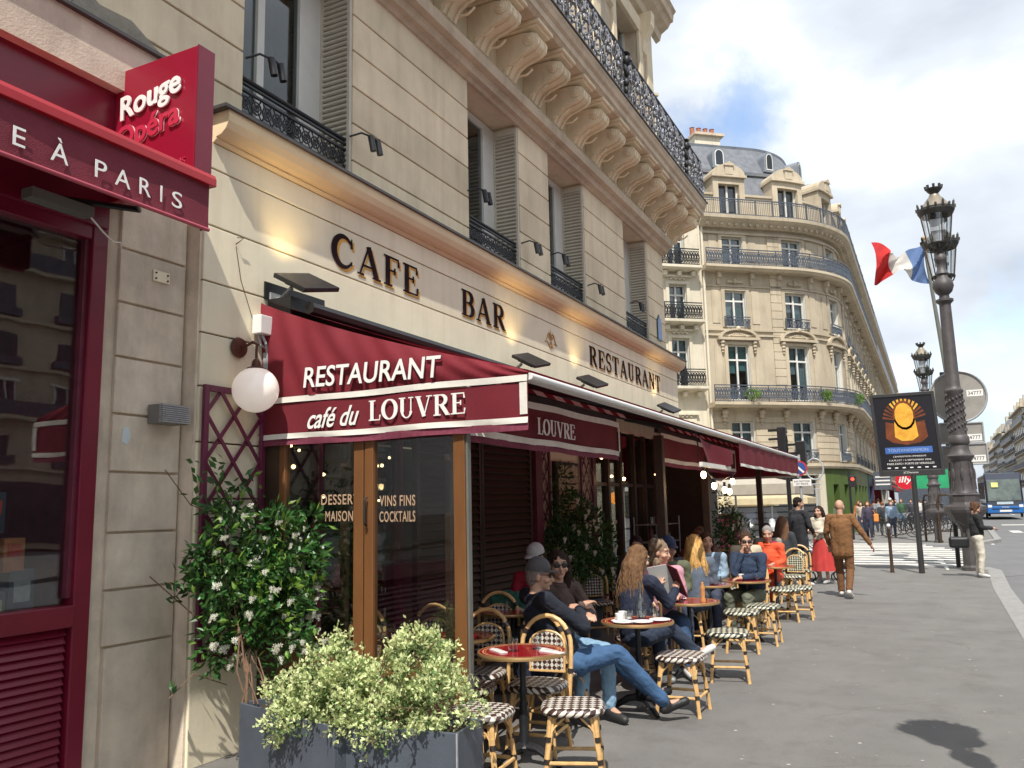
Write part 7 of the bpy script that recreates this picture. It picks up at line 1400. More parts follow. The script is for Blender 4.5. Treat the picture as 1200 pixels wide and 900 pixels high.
lamp_post('c', 'small ornate lamp post at the kerb beside the camera, outside the picture on the right', 4.25, -.90, .50)
# ================================================================== CORNER BUILDING
class Path:
    def __init__(s, pts):
        s.P = [Vector((*p, 0)) for p in pts]; s.S = [0]
        for a, b in zip(s.P[:-1], s.P[1:]): s.S.append(s.S[-1]+(b-a).length)
    def at(s, q, out, z):
        i = 0
        while i < len(s.S)-2 and s.S[i+1] < q: i += 1
        a, b = s.P[i], s.P[i+1]; d = (b-a); f = (q-s.S[i])/d.length; d.normalize()
        def nrm(k):
            k = max(0, min(len(s.P)-2, k)); e_ = (s.P[k+1]-s.P[k]).normalized(); return Vector((e_.y, -e_.x, 0))
        n0, n1, n2 = nrm(i-1), nrm(i), nrm(i+1); na = (n0+n1).normalized() if i > 0 else n1; nb = (n1+n2).normalized() if i < len(s.P)-2 else n1
        n_ = na.lerp(nb, max(0, min(1, f))).normalized() if (b-a).length < 2 else n1
        p = a+(b-a)*f+n_*out; return Vector((p.x, p.y, z))
    def bar(s, m_, q0, q1, o0, o1, z0, z1, step=.6):
        qs = [q0]+[k for k in s.S if q0+.02 < k < q1-.02]+[q1]; n = len(qs); vs = []
        for q in qs: vs += [s.at(q, o0, z0), s.at(q, o1, z0), s.at(q, o1, z1), s.at(q, o0, z1)]
        fs = [(3, 2, 1, 0), (4*n-4, 4*n-3, 4*n-2, 4*n-1)]
        for i in range(n-1):
            for j in range(4): fs.append((4*i+j, 4*i+(j+1) % 4, 4*i+4+(j+1) % 4, 4*i+4+j))
        m_.add(vs, fs); return m_
    def prof(s, m_, q0, q1, pr_):
        qs = [q0]+[k for k in s.S if q0+.02 < k < q1-.02]+[q1]; n = len(qs); k_ = len(pr_); vs = []
        for q in qs: vs += [s.at(q, o, z) for o, z in pr_]
        fs = [tuple(range(k_-1, -1, -1)), tuple((n-1)*k_+j for j in range(k_))]
        for i in range(n-1):
            for j in range(k_): fs.append((k_*i+j, k_*i+(j+1) % k_, k_*i+k_+(j+1) % k_, k_*i+k_+j))
        m_.add(vs, fs); return m_
# plan from the party wall on the left, round the rotunda, along the street
A_ = R(50); Sx, Sy, Rr = 52.0, 3.95, 7.0; E_ = (Sx-Rr*math.sin(A_), Sy+Rr*(1-math.cos(A_))); dd = (-math.cos(A_), math.sin(A_)); LW = 4.85
pts = [(E_[0]+dd[0]*LW, E_[1]+dd[1]*LW), E_]+[(Sx-Rr*math.sin(R(a)), Sy+Rr*(1-math.cos(R(a)))) for a in range(45, -1, -5)]+[(130.0, Sy)]
PT = Path(pts); arcL = PT.S[11]; QE = PT.S[1]; QS = arcL; QEND = PT.S[-1]
st_ = M['stone_far']
cbd = thing('corner_building', 'honey coloured corner apartment building with rounded rotunda, iron balconies and grey mansard roof', 'building', (52, 6, 0))
def q_left(t): return QE-t
win_q = [(q_left(2.85), 1.25), (QE+Rr*R(6.5), 1.35), (QE+Rr*R(34.5), 1.2)]
street_q = [QS+2.6+3.1*k for k in range(24)]
levels = [(3.85, 5.95, 'small'), (7.05, 10.05, 'tall'), (11.0, 13.0, 'mid'), (14.45, 16.0, 'tall4')]
allw = [(q, w_) for q, w_ in win_q]+[(q, 1.25) for q in street_q]
# wall by bands with openings
bands = [(3.75, 3.85)]; zcur = 3.75
wl = MB()
zs_ = [3.7]
for z0, z1, _ in levels: 
    PT.bar(wl, 0, QEND, -.45, 0, zcur, z0); zcur = z1
    qa = 0
    for q, w_ in sorted(allw): PT.bar(wl, qa, q-w_/2, -.45, 0, z0, z1); qa = q+w_/2
    PT.bar(wl, qa, QEND, -.45, 0, z0, z1)
PT.bar(wl, 0, QEND, -.45, 0, zcur, 16.95); qa = 0
for q, w_ in sorted(allw): PT.bar(wl, qa, q-w_/2, -.30, -.05, 16.95, 18.45); qa = q+w_/2
PT.bar(wl, qa, QEND, -.30, -.05, 16.95, 18.45)
wl.obj('wall', st_, cbd)
# rusticated courses on the entresol and quoins: real recessed joints
def courses(q0, q1, z0, z1, h, out=.05, name='stone_course'):
    z = z0
    while z < z1-.05:
        m_ = MB(); PT.bar(m_, q0, q1, 0, out, z+.02, min(z+h, z1)-.01); m_.obj(name, st_, cbd); z += h
qa = 0
for q, w_ in sorted(allw)[:8]:
    if q-w_/2-.12 > qa+.1: courses(qa, q-w_/2-.12, 3.85, 6.2, .335)
    qa = q+w_/2+.12
courses(QE-.75, QE-.1, 7.0, 16.1, .45, .07, 'quoin'); courses(QS+.3, QS+1.2, 7.0, 16.1, .45, .07, 'quoin')
rm_ = MB(); PT.bar(rm_, .1, QEND, -1.3, -1.2, 3.7, 18.4); rm_.obj('room_wall', M['dark_room'], cbd)
curt = [M['curtain'], M['curtain_teal'], M['curtain']]
def window(q, w_, z0, z1, k, parent=cbd, path=PT, cm=None, simple=False):
    m_ = MB(); t_ = .06 if not simple else .08
    zm = z1-(z1-z0)*.27
    for a, b in ((q-w_/2, q-w_/2+t_), (q-.045, q+.045), (q+w_/2-t_, q+w_/2)): path.bar(m_, a, b, -.30, -.18, z0, z1)
    path.bar(m_, q-w_/2, q+w_/2, -.29, -.19, zm-.04, zm+.05); path.bar(m_, q-w_/2, q+w_/2, -.29, -.19, z1-.07, z1); path.bar(m_, q-w_/2, q+w_/2, -.29, -.19, z0, z0+.08)
    f = m_.obj('window', M['white_paint'], parent)
    m_ = MB(); path.bar(m_, q-w_/2+t_, q+w_/2-t_, -.25, -.24, z0+.08, z1-.07); m_.obj('pane', M['pane'], f)
    if cm and not simple:
        m_ = MB(); path.bar(m_, q-w_/2+.08, q-.06, -.36, -.35, z0+(z1-z0)*random.choice((0, .35, .5)), z1); path.bar(m_, q+.06, q+w_/2-.08, -.36, -.35, z0+(z1-z0)*random.choice((0, .3, .55)), z1); m_.obj('curtain', cm, f)
    if not simple:   # pale reveal lining and folded shutter on the far side
        m_ = MB(); path.bar(m_, q+w_/2-.02, q+w_/2+.0, -.16, .01, z0, z1); m_.obj('shutter', M['white_paint'], parent)
for i, (q, w_) in enumerate(allw):
    for j, (z0, z1, kk) in enumerate(levels):
        if i > 14 and j == 0: continue
        window(q, w_, z0+.02, z1, kk, cm=random.choice(curt) if i < 8 else None, simple=i > 7)
orn_m = []
for i, (q, w_) in enumerate(allw[:14]):
    # surrounds
    for j, (z0, z1, kk) in enumerate(levels[1:], 1):
        m_ = MB(); PT.bar(m_, q-w_/2-.20, q-w_/2, -.02, .06, z0, z1+.16); PT.bar(m_, q+w_/2, q+w_/2+.20, -.02, .06, z0, z1+.16); PT.bar(m_, q-w_/2, q+w_/2, -.02, .06, z1, z1+.16); m_.obj('window_surround', st_, cbd)
        if j > 0 and i < 4:  # raised wall panels beside
            for sgn in (-1, 1):
                a = q+sgn*(w_/2+.55); m_ = MB(); PT.bar(m_, a-.22, a+.22, 0, .035, z0+.2, z1); m_.obj('wall_panel', st_, cbd)
    # segmental pediment over the first floor window
    m_ = MB(); n = 14; zc = 10.35
    for k in range(n):
        a0, a1 = math.pi*k/n, math.pi*(k+1)/n; f = lambda a, r: (q-math.cos(a)*r*1.18, zc+.05+math.sin(a)*r*.50)
        (qa_, za), (qb_, zb2) = f(a0, 1.0), f(a1, 1.0); (qc_, zc_), (qd_, zd_) = f(a0, .84), f(a1, .84)
        vs = [PT.at(x_, o, z) for o in (0, .22) for x_, z in ((qa_, za), (qb_, zb2), (qd_, zd_), (qc_, zc_))]; m_.add(vs, [(0, 3, 2, 1), (4, 5, 6, 7), (0, 1, 5, 4), (1, 2, 6, 5), (2, 3, 7, 6), (3, 0, 4, 7)])
    PT.bar(m_, q-1.22, q+1.22, 0, .26, zc-.08, zc+.06)
    m_.obj('pediment', st_, cbd); m_ = MB()
    for k in range(9): c_ = PT.at(q+(k-4)*.13, .06, zc+.12+.22*math.sin(math.pi*(k+.5)/9)*.8); m_.blob(c_, (.08, .08, .07), 6, 5)
    m_.blob(PT.at(q, .16, zc+.55), (.12, .12, .14), 8, 6); m_.obj('carved_ornament', st_, cbd, smooth=True)
    for s_ in (-1, 1):
        m_ = MB()
        for zz, rr_ in ((10.15, .15), (9.95, .12), (9.78, .10), (9.62, .07)): m_.blob(PT.at(q+s_*(w_/2+.32), .10, zz), (rr_, rr_, rr_*.8), 7, 5)
        m_.obj('console', st_, cbd, smooth=True)
        m_ = MB()
        for zz, rr_, oo in ((6.42, .20, .22), (6.22, .17, .16), (6.02, .13, .12), (5.82, .09, .08), (5.66, .06, .05)): m_.blob(PT.at(q+s_*(w_/2+.45), oo, zz), (rr_, rr_, rr_*.8), 7, 5)
        m_.obj('mask_console', st_, cbd, smooth=True)
        m_ = MB(); PT.bar(m_, q+s_*(w_/2+.35)-.1, q+s_*(w_/2+.35)+.1, 0, .3, 13.65, 13.95); PT.bar(m_, q+s_*(w_/2+.35)-.08, q+s_*(w_/2+.35)+.08, 0, .16, 13.3, 13.65); m_.obj('console', st_, cbd)
    m_ = MB(); m_.blob(PT.at(q, .1, 13.5), (.2, .12, .15), 8, 6); PT.bar(m_, q-.45, q+.45, .02, .12, 13.42, 13.54); m_.obj('carved_ornament', st_, cbd)
# string courses and cornices
for (z0, z1, o) in ((3.45, 3.55, .30), (3.55, 3.72, .36), (10.50, 10.60, .10), (10.78, 10.88, .10), (6.52, 6.62, .15), (13.2, 13.28, .07), (16.12, 16.25, .12)):
    m_ = MB(); PT.bar(m_, 0, QEND, -.02, o, z0, z1); m_.obj('string_course', st_, cbd)
for (zs0, dep) in ((6.62, .85), (13.98, .75)):
    m_ = MB(); PT.prof(m_, 0.05, QEND, [(-.02, zs0), (dep-.15, zs0), (dep-.08, zs0+.08), (dep, zs0+.12), (dep, zs0+.26), (-.02, zs0+.26)]); m_.obj('balcony_slab', st_, cbd)
m_ = MB(); PT.prof(m_, 0, QEND, [(-.02, 16.45), (.25, 16.45), (.40, 16.6), (.60, 16.72), (.75, 16.82), (.78, 17.0), (-.02, 17.02)]); m_.obj('cornice', st_, cbd)
k = .3
while k < QS+14:
    m_ = MB(); PT.bar(m_, k, k+.16, .0, .52, 16.5, 16.64); m_.obj('modillion', st_, cbd); k += .42
# railings: panels of scrollwork
IG = M['iron_grey']
def railing(q0, q1, out, z0, z1, label=None, dense=1, path=PT, parent=cbd, m=None, endcap=False):
    m = m or IG; L = q1-q0
    r_ = MB(); path.bar(r_, q0, q1, out-.03, out+.03, z1-.05, z1); path.bar(r_, q0, q1, out-.02, out+.02, z0+.02, z0+.06); path.bar(r_, q0, q1, out-.015, out+.015, z1-.16, z1-.13)
    r_.obj('hand_rail', m, parent)
    n = max(1, int(L/1.0)); 
    for i in range(n):
        a, b = q0+L*i/n, q0+L*(i+1)/n; p_ = MB(); h = z1-z0
        path.bar(p_, a-.02, a+.02, out-.02, out+.02, z0, z1)
        ns = 7 if dense else 9
        for k in range(ns):
            q = a+(b-a)*(k+.5)/ns
            if dense:
                c_ = [path.at(q+.075*math.cos(t*.785)*(1 if k % 2 else -1), out, z0+h*.45+h*.30*math.sin(t*.785)) for t in range(8)]; p_.tube(c_, .022, 4, closed=True)
                p_.tube([path.at(q-.06, out, z0+.08), path.at(q+.05, out, z0+h*.5), path.at(q-.06, out, z1-.15)], .020, 4); p_.tube([path.at(q+.06, out, z0+.08), path.at(q-.05, out, z0+h*.5), path.at(q+.06, out, z1-.15)], .016, 4)
            else: p_.tube([path.at(q, out, z0+.05), path.at(q, out, z1-.05)], .013, 4)
        p_.obj('railing_panel', m, parent)
qv = QS+26
railing(.1, qv, .78, 6.9, 7.78); railing(.1, qv, .68, 14.24, 15.12); railing(.1, qv, .68, 17.02, 17.92, dense=0)
for q, w_ in allw[:9]:
    railing(q-w_/2-.12, q+w_/2+.12, .16, 11.0, 11.55); railing(q-w_/2-.1, q+w_/2+.1, .14, 3.85, 4.45)
for z0, z1, o in ((6.9, 7.78, .78), (14.24, 15.12, .68), (17.02, 17.92, .68)):
    r_ = MB(); PT.bar(r_, qv, QEND, o-.03, o+.03, z0, z1); r_.obj('far_railing', IG, cbd)
# plants on the balcony
for q, s_ in ((q_left(2.7), .55), (QE+1.6, .30), (QE+4.4, .4)):
    c_ = PT.at(q, .85, 7.28); t = thing('balcony_plant', 'yellow green plant trailing through the first floor balcony railing, %s' % ('left one' if s_ == .55 else 'middle one' if s_ == .3 else 'right one'), 'plant', c_[:], 0, 'plants on the iron balcony'); leaf_cloud(in_blobs([(c_.x, c_.y, c_.z, s_*.55, s_*.85, .25)], 260), .16, .3).obj('foliage', M['leaf_young'], t, fix=False)
# attic: parapet, dormers, mansard
def mansard(q0, q1, z0, z1, o0, o1, mat=M['slate']):
    m_ = MB(); PT.prof(m_, q0, q1, [(o0, z0), (o1, z1), (o1-.4, z1), (o0-.4, z0)]); return m_.obj('mansard_slope', mat, cbd)
mansard(0, QEND, 18.4, 20.2, -.55, -1.35); m_ = MB(); PT.prof(m_, 0, QEND, [(-1.2, 20.15), (-1.15, 20.32), (-1.45, 20.38), (-1.6, 20.2)]); m_.obj('roof_break', M['zinc'], cbd)
mansard(0, QEND, 20.3, 22.4, -1.4, -2.6); m_ = MB(); PT.prof(m_, 0, QEND, [(-2.55, 22.3), (-2.5, 22.45), (-6.6, 23.0), (-6.6, 22.3)]); m_.obj('roof_cap', M['zinc'], cbd)
for k in range(6):  # batten seams
    pass
m_ = MB(); qa = 0
for q, w_ in sorted(allw): PT.bar(m_, qa, q-w_/2-.33, -.35, .02, 18.35, 18.48); qa = q+w_/2+.33
m_.obj('parapet_cap', st_, cbd)
for i, (q, w_) in enumerate(allw[:16]):
    D = MB(); hw = w_/2
    PT.bar(D, q-hw-.32, q-hw, -1.0, .06, 17.05, 19.35); PT.bar(D, q+hw, q+hw+.32, -1.0, .06, 17.05, 19.35); PT.bar(D, q-hw, q+hw, -1.0, .06, 19.0, 19.36); PT.bar(D, q-hw-.42, q+hw+.42, -1.3, .22, 19.36, 19.5)
    n = 10
    for k in range(n):
        a0, a1 = math.pi*k/n, math.pi*(k+1)/n; f = lambda a, r: (q-math.cos(a)*(hw+.35)*r, 19.5+math.sin(a)*r*.62)
        (qa_, za), (qb_, zb2) = f(a0, 1.0), f(a1, 1.0); vs = [PT.at(x_, o, z) for o in (-1.2, .16) for x_, z in ((qa_, za), (qb_, zb2), (q, 19.5))]; D.add(vs, [(0, 2, 1), (3, 4, 5), (0, 1, 4, 3)])
    PT.bar(D, q-.24, q+.24, -.2, .24, 19.5, 19.98); PT.bar(D, q-.30, q+.30, -.25, .30, 19.98, 20.06); D.add([PT.at(q+a, o, z) for o in (-.25, .3) for a, z in ((-.30, 20.06), (.30, 20.06), (0, 20.22))], [(0, 2, 1), (3, 4, 5), (0, 1, 4, 3), (1, 2, 5, 4), (2, 0, 3, 5)])
    dm = D.obj('dormer', st_, cbd)
    m_ = MB(); PT.bar(m_, q-hw, q+hw, -.32, -.28, 17.05, 19.0); m_.obj('pane', M['pane'], dm); m_ = MB()
    for a, b in ((q-hw, q-hw+.08), (q-.05, q+.05), (q+hw-.08, q+hw)): PT.bar(m_, a, b, -.28, -.2, 17.05, 19.0)
    m_.obj('window_frame', M['white_paint'], dm)
    m_ = MB(); PT.bar(m_, q-hw, q+hw, -.9, -.85, 17.05, 19.0); m_.obj('room_wall', M['dark_room'], dm)
    # round topped dormer above
    U = MB(); zc = 21.35; oo = -1.35
    qq = q+(0 if i else .3)
    prof_ = [(-.42, 20.55), (-.42, zc)]+[(-.42*math.cos(R(a)), zc+.42*math.sin(R(a))) for a in range(20, 170, 20)]+[(.42, zc), (.42, 20.55)]
    vs = [PT.at(qq+a, o, z) for o in (oo-1.4, oo+.0) for a, z in prof_]; n = len(prof_); U.add(vs, [tuple(range(n-1, -1, -1)), tuple(range(n, 2*n))]+[(k, (k+1) % n, n+(k+1) % n, n+k) for k in range(n)])
    dm = U.obj('dormer', M['zinc'], cbd); w2 = [(-.28, 20.65), (-.28, zc)]+[(-.28*math.cos(R(a)), zc+.30*math.sin(R(a))) for a in range(20, 170, 20)]+[(.28, zc), (.28, 20.65)]
    m_ = MB(); m_.add([PT.at(qq+a, oo+.02, z) for a, z in w2], [tuple(range(len(w2)))]); m_.obj('window_frame', M['white_paint'], dm, fix=False); m_ = MB()
    m_.add([PT.at(qq+(a*.8-.0), oo+.03, 20.72+(z-20.65)*.88) for a, z in w2], [tuple(range(len(w2)))]); m_.obj('pane', M['pane'], dm, fix=False); m_ = MB(); m_.add([PT.at(qq+a*.8, oo+.025, 20.72+(z-20.65)*.88) for a, z in w2], [tuple(range(len(w2)))]); m_.obj('curtain', M['dark_room'], dm, fix=False)  # the dark_room sheet behind the pane paints in the unlit room's darkness
m_ = MB(); ch = (-.0)
for a, b in ((1.5, 3.1),): PT.bar(m_, a, b, -3.6, -2.6, 21.5, 23.0)
chim = m_.obj('chimney', M['stone_far_pale'], cbd); m_ = MB(); PT.bar(m_, 1.4, 3.3, -3.8, -2.4, 23.0, 23.15); m_.obj('chimney_cap', M['stone_dark'], chim)
pot = pm('terracotta', (.34, .12, .06), .8, .2, 6)
for k in range(4): c_ = PT.at(1.6+k*.42, -3.1, 23.15); MB().lathe([(.15, 0), (.13, .5), (.16, .52)], c_[:], 10).obj('chimney_pot', pot, chim)
for q in (QS+12, QS+26, QS+42, QS+60): m_ = MB(); PT.bar(m_, q, q+.9, -3.5, -.8, 20, 22.9); m_.obj('chimney', M['stone_far'], cbd)
# roof garden fuzz far along
c_ = PT.at(QS+22, .3, 17.6)
# ground floor: shutter bay and green shop
gs2 = thing('green_shopfront', 'olive green shopfront under the rotunda of the corner building', 'shopfront', (50, 5, 0)); GR = pm('olive_green_paint', (.075, .115, .028), .5, .15, 2); GS0 = QE+1.9
m_ = MB(); PT.bar(m_, GS0, QS+9, -.3, .10, 0, .5); PT.bar(m_, GS0, QS+9, -.3, .14, 2.6, 3.44)
for q in (GS0, GS0+1.05, GS0+2.2, QS-1.6, QS+.2, QS+2.6, QS+5.0, QS+7.4): PT.bar(m_, q, q+.55, -.3, .16, .5, 2.6)
m_.obj('front_panel', GR, gs2)
m_ = MB(); PT.bar(m_, GS0, QS+9, -.25, -.2, .5, 2.6); m_.obj('pane', M['glass_dark'], gs2); m_ = MB(); PT.bar(m_, GS0+1.6, GS0+2.2, -.19, -.15, .6, 2.5); m_.obj('window_display', pm('mint_display', (.45, .62, .55), .6, .3, 3), gs2); m_ = MB(); PT.bar(m_, GS0, QEND, -1.0, -.9, 0, 3.5); m_.obj('room_wall', M['dark_room'], gs2)
sb = thing('shutter_bay', 'dark grey closed shop bay beside the green shopfront, framed by white pilasters', 'shopfront', (46, 7, 0)); m_ = MB(); PT.bar(m_, QE+1.45, QE+1.9, -.2, .12, 0, 3.2); PT.bar(m_, .0, .4, -.2, .12, 0, 3.2); PT.bar(m_, .0, GS0, -.2, .10, 3.1, 3.44); m_.obj('pilaster', M['stone_far_pale'], sb); m_ = MB(); PT.bar(m_, .4, QE+1.45, -.3, -.2, 0, 3.1); m_.obj('bay_panel', pm('charcoal_bay', (.06, .06, .065), .5, .2), sb)
for k in range(9): m_ = MB(); PT.bar(m_, .4, QE+1.45, -.2, -.17, .3+k*.3, .33+k*.3); m_.obj('slat', M['iron'], sb)
# shops farther along the street
def shop(q0, q1, c, lab, nm, awning=None, word=None, sign=None):
    t = thing('shopfront', lab, 'shopfront', PT.at((q0+q1)/2, 0, 0)[:]); m_ = MB(); cm = pm('shop_'+nm, c, .5, .15, 2); PT.bar(m_, q0, q1, -.2, .15, 2.7, 3.44); PT.bar(m_, q0, q0+.5, -.2, .15, 0, 2.7); PT.bar(m_, q1-.5, q1, -.2, .15, 0, 2.7); PT.bar(m_, q0, q1, -.2, .12, 0, .5); m_.obj('front_panel', cm, t); m_ = MB(); PT.bar(m_, q0, q1, -.15, -.1, .5, 2.7); m_.obj('pane', M['glass_dark'], t)
    if awning: m_ = MB(); PT.prof(m_, q0, q1, [(.1, 3.2), (.12, 3.28), (1.7, 2.6), (1.7, 2.35), (1.66, 2.35), (1.62, 2.55)]); m_.obj('awning', awning, t)
    return t
shop(QS+9.3, QS+14, (.03, .045, .09), 'narrow dark blue shopfront beyond the green one', 'blue'); RA = pm('red_shop_awning', (.38, .012, .02), .7, .1, 2)
shop(QS+14.2, QS+24, (.25, .02, .03), 'shop with a long deep red awning along the pavement', 'red', RA); shop(QS+24.2, QS+34, (.4, .38, .33), 'pale shopfront farther along', 'pale'); shop(QS+34.2, QS+50, (.22, .02, .03), 'distant shop with red awning', 'red2', RA); shop(QS+50.2, QS+77, (.08, .1, .1), 'last dark shopfront of the block', 'dark2')
t = thing('blade_sign', 'dark blue projecting shop sign with pale lines', 'sign', (62, 3, 2.5)); MB().box(61.9, 62.0, 2.4, 3.5, 2.4, 3.6).obj('sign_board', M['planter'], t); [MB().box(61.88, 61.9, 2.5, 3.4, 2.7+k*.25, 2.8+k*.25).obj('sign_line', M['china'], t) for k in range(3)]
t = thing('cafe_sign', 'round cornered red sign with white word illy in front of the far shops', 'sign', (60, 2.0, 2.6)); MB().prism([(1.5+.62*math.cos(a*.393)*(1), 2.95+.60*math.sin(a*.393)) for a in range(16)], 60, 60.1, 'x').obj('sign_board', pm('illy_red', (.62, .012, .03), .4, .05), t); text('illy', .85, .5, (59.99, 1.93, 2.68), (0, -1, 0), (0, 0, 1), M['white'], t, .005, .02, .2)
t = thing('construction_sheet', 'bright green scaffold sheeting over a far kiosk', 'sheeting', (78, .4, 3)); MB().box(78, 78.3, -2.2, 2.6, 2.6, 5.0).obj('sheet', pm('green_sheet', (.02, .33, .14), .7, .2, 1), t); MB().box(78, 78.2, -2.2, 2.6, 0, 2.6).obj('hoarding', M['iron_grey'], t)
# left neighbour: paler building behind the cafe corner
dvec = Vector((dd[0], dd[1], 0)); p0 = Vector((*pts[0], 0)); nb_pts = [(p0+dvec*16)[:2], (p0+dvec*.02)[:2]]; PN = Path(nb_pts); NL = PN.S[-1]
nbd = thing('neighbour_building', 'paler cream apartment building with black ornate balconies left of the corner building', 'building', (42, 12, 0)); ps = M['stone_far_pale']
nlev = [(4.0, 5.9), (7.7, 10.3), (11.2, 13.2), (14.1, 16.2), (17.2, 19.0)]; nq = [NL-1.35-3.0*k for k in range(5)]; m_ = MB(); zc = 0
for z0, z1 in nlev:
    PN.bar(m_, 0, NL, -.4, .1, zc if zc else 3.5, z0); zc = z1; qa = 0
    for q in sorted(nq): PN.bar(m_, qa, q-.5, -.4, .1, z0, z1); qa = q+.5
    PN.bar(m_, qa, NL, -.4, .1, z0, z1)
PN.bar(m_, 0, NL, -.4, .1, zc, 20.0); m_.obj('wall', ps, nbd); m_ = MB(); PN.bar(m_, 0, NL, -1, -.9, 0, 20); m_.obj('room_wall', M['dark_room'], nbd)
m_ = MB(); PN.bar(m_, 0, NL, -.3, .35, 2.9, 3.5); PN.bar(m_, 0, NL, -.3, .0, 0, 2.9); m_.obj('ground_floor', M['stone_far'], nbd)
for q in nq:
    for j, (z0, z1) in enumerate(nlev):
        window(q, 1.0, z0, z1, 0, nbd, PN, cm=M['curtain_teal'] if j == 1 else M['curtain'])
        m_ = MB(); PN.bar(m_, q-.68, q-.5, .1, .17, z0, z1+.15); PN.bar(m_, q+.5, q+.68, .1, .17, z0, z1+.15); PN.bar(m_, q-.5, q+.5, .1, .17, z1, z1+.15); PN.bar(m_, q-.8, q+.8, .1, .3, z1+.35, z1+.45); m_.obj('window_surround', ps, nbd)
        m_ = MB(); [m_.blob(PN.at(q+(k-3)*.12, .18, z1+.27+.06*(k % 2)), (.08, .08, .07), 6, 4) for k in range(7)]; m_.obj('carved_ornament', ps, nbd)
        if 0 < j < 4:
            m_ = MB(); PN.prof(m_, q-1.15, q+1.15, [(.08, z0-.28), (.75, z0-.2), (.8, z0-.15), (.8, z0-.02), (.08, z0-.02)]); m_.obj('balcony_slab', ps, nbd); railing(q-1.05, q+1.05, .72, z0, z0+.88, path=PN, parent=nbd, m=M['iron'])
            for s_ in (-.8, 0, .8): m_ = MB(); PN.bar(m_, q+s_-.1, q+s_+.1, .1, .5, z0-.5, z0-.28); m_.obj('console', ps, nbd)
PN2 = MB(); PN.prof(PN2, 0, NL, [(.0, 16.7), (.3, 16.75), (.5, 16.95), (.5, 17.1), (0, 17.1)]); PN2.obj('cornice', ps, nbd); PN2 = MB(); PN.prof(PN2, 0, NL, [(-.1, 20.0), (-1.2, 22.4), (-5, 22.8), (-5, 20)]); PN2.obj('mansard_slope', M['slate'], nbd)
m_ = MB(); PN.bar(m_, NL-2.6, NL-1.5, -3.2, -1.0, 20, 24.3); ch = m_.obj('chimney', ps, nbd); m_ = MB(); PN.bar(m_, NL-2.7, NL-1.4, -3.3, -.9, 24.3, 24.45); m_.obj('chimney_cap', M['stone_dark'], ch)
for off in (-.25, .12): c_ = PT.at(.0, 0, 0); MB().tube([PT.at(.12+off*.5, .12, .3), PT.at(.12+off*.5, .12, 17.0)], .07, 8).obj('drain_pipe', ps, cbd)
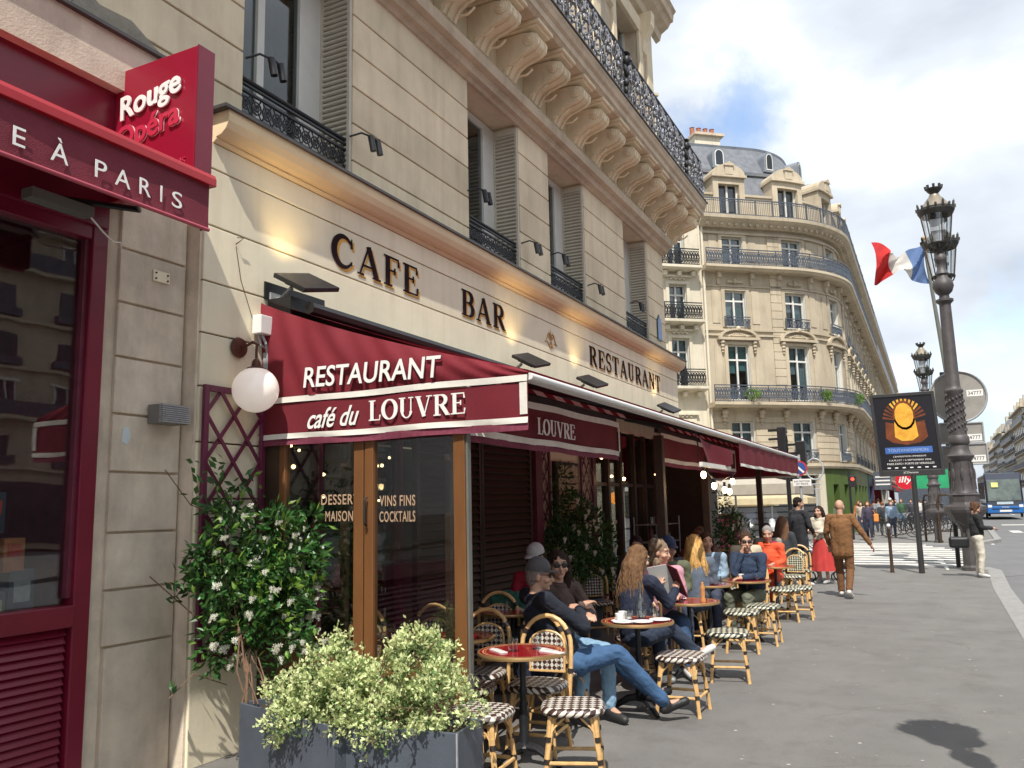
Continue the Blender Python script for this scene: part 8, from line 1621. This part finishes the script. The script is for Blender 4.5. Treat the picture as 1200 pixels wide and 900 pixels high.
# ================================================================== FAR ROWS
def block(x0, x1, y, depth, face, h, lab, hue, floors=5, spc=3.2, wname='terraced_building'):
    """simple street building; face -1: facade looks to -y, +1: looks to +y"""
    t = thing(wname, lab, 'building', ((x0+x1)/2, y, 0)); mt = pm('facade_'+lab[:9], hue, .85, .14, .5, coord='Position', dirt=.4); y1 = y-face*depth; a, b = min(y, y1), max(y, y1); MB().box(x0, x1, a, b, 0, h).obj('wall', mt, t)
    n = int((x1-x0)/spc); fh = (h-4.2)/floors; ot = y+face*.0
    wm = MB().box(-.55, .55, -.05, .05, 0, fh*.62).mesh('window', M['far_pane']); fm = MB(); [fm.box(p, p+.1, -.07, .07, 0, fh*.62) for p in (-.6, -.05, .5)]; fm.box(-.75, .75, -.2, .2, fh*.62, fh*.62+.15); fm.box(-.7, .7, -.25, .25, -.05, .5) ; fm = fm.mesh('frame', M['white_paint']); gm = MB().box(-.8, .8, -.28, .28, -.02, .48).mesh('guard', M['iron_grey'])
    for f_ in range(floors):
        z = 4.6+f_*fh
        s_ = MB().box(x0, x1, min(ot, ot+face*.35), max(ot, ot+face*.35), z-.35, z-.18).obj('string_course', mt, t)
        if f_ in (1, floors-1): MB().box(x0, x1, min(ot+face*.5, ot+face*.58), max(ot+face*.5, ot+face*.58), z-.1, z+.75).obj('balcony_rail', M['iron_grey'], t); MB().box(x0, x1, min(ot, ot+face*.65), max(ot, ot+face*.65), z-.34, z-.14).obj('balcony_slab', mt, t)
        for k in range(n):
            w_ = link('window', wm, t, local=True); w_.location = Vector((x0+(k+.5)*(x1-x0)/n, ot+face*.02, z))-t.location; g_ = link('frame', gm if f_ not in (1, floors-1) else fm, w_, local=True)
    MB().box(x0, x1, min(ot-face*1, ot+face*.7), max(ot-face*1, ot+face*.7), h-.3, h).obj('cornice', mt, t)
    MB().prism([(ot-face*.2, h), (ot-face*1.6, h+2.8), (ot-face*(depth-1), h+3.4), (ot-face*depth, h)], x0, x1, 'x').obj('mansard_slope', M['zinc'], t)
    for k in range(max(1, n//2)): xx = x0+(k*2+1)*(x1-x0)/n; MB().box(xx-.6, xx+.6, min(ot-face*.25, ot-face*1.8), max(ot-face*.25, ot-face*1.8), h+.2, h+2.2).obj('dormer', mt, t)
    for k in range(2): xx = x0+(k+.5)*(x1-x0)/2; MB().box(xx-1.6, xx+1.6, min(ot-face*2.5, ot-face*3.4), max(ot-face*2.5, ot-face*3.4), h+2, h+5.2).obj('chimney', mt, t)
    MB().box(x0+1, x1-1, min(ot+face*.02, ot+face*.1), max(ot+face*.02, ot+face*.1), .4, 3.6).obj('shop_glass', M['far_pane'], t)
M['far_pane'] = pm('far_window_dark', (.06, .07, .085), .15, .3, .5)
HU = [(.50, .42, .31), (.44, .38, .29), (.54, .46, .34), (.40, .35, .28), (.48, .43, .34)]
xs_ = [-40, -8, 20, 52, 84, 118, 150, 178, 205, 236, 262, 296, 330]
nm_ = ['first', 'second', 'third', 'fourth', 'fifth', 'sixth', 'seventh', 'eighth', 'ninth', 'tenth', 'eleventh', 'twelfth']
for i in range(12): block(xs_[i], xs_[i+1]-.05, -16.2 if i > 5 else -36.0, 12, 1, 15.2+((i*7) % 5)*.8, '%s stone building in the row across the street' % nm_[i], HU[i % 5])
xs2 = [131, 160, 190, 226, 262, 300]
for i in range(5): block(xs2[i], xs2[i+1]-.05, 3.9-.25*i, 12, -1, 17-(i % 3), '%s building beyond the corner block on the cafe side' % nm_[i], HU[(i+2) % 5])
block(-60, -3.1, 4.8, 12, -1, 18, 'stone building adjoining the red shop behind the camera', HU[1])
block(335, 350, -16, -22, -1, 22, 'pale building closing the far end of the street', HU[4]) if False else None
# body of the corner building so nothing shows through it
m_ = MB(); m_.prism([(p[0]+1.6, p[1]+1.4) for p in pts[:1]]+[(49.5, 7.5), (52, 6.2), (130, 6.2), (130, 40), (40, 40)], 0, 18.4, 'z'); m_.obj('inner_block', M['stone_far'], cbd)
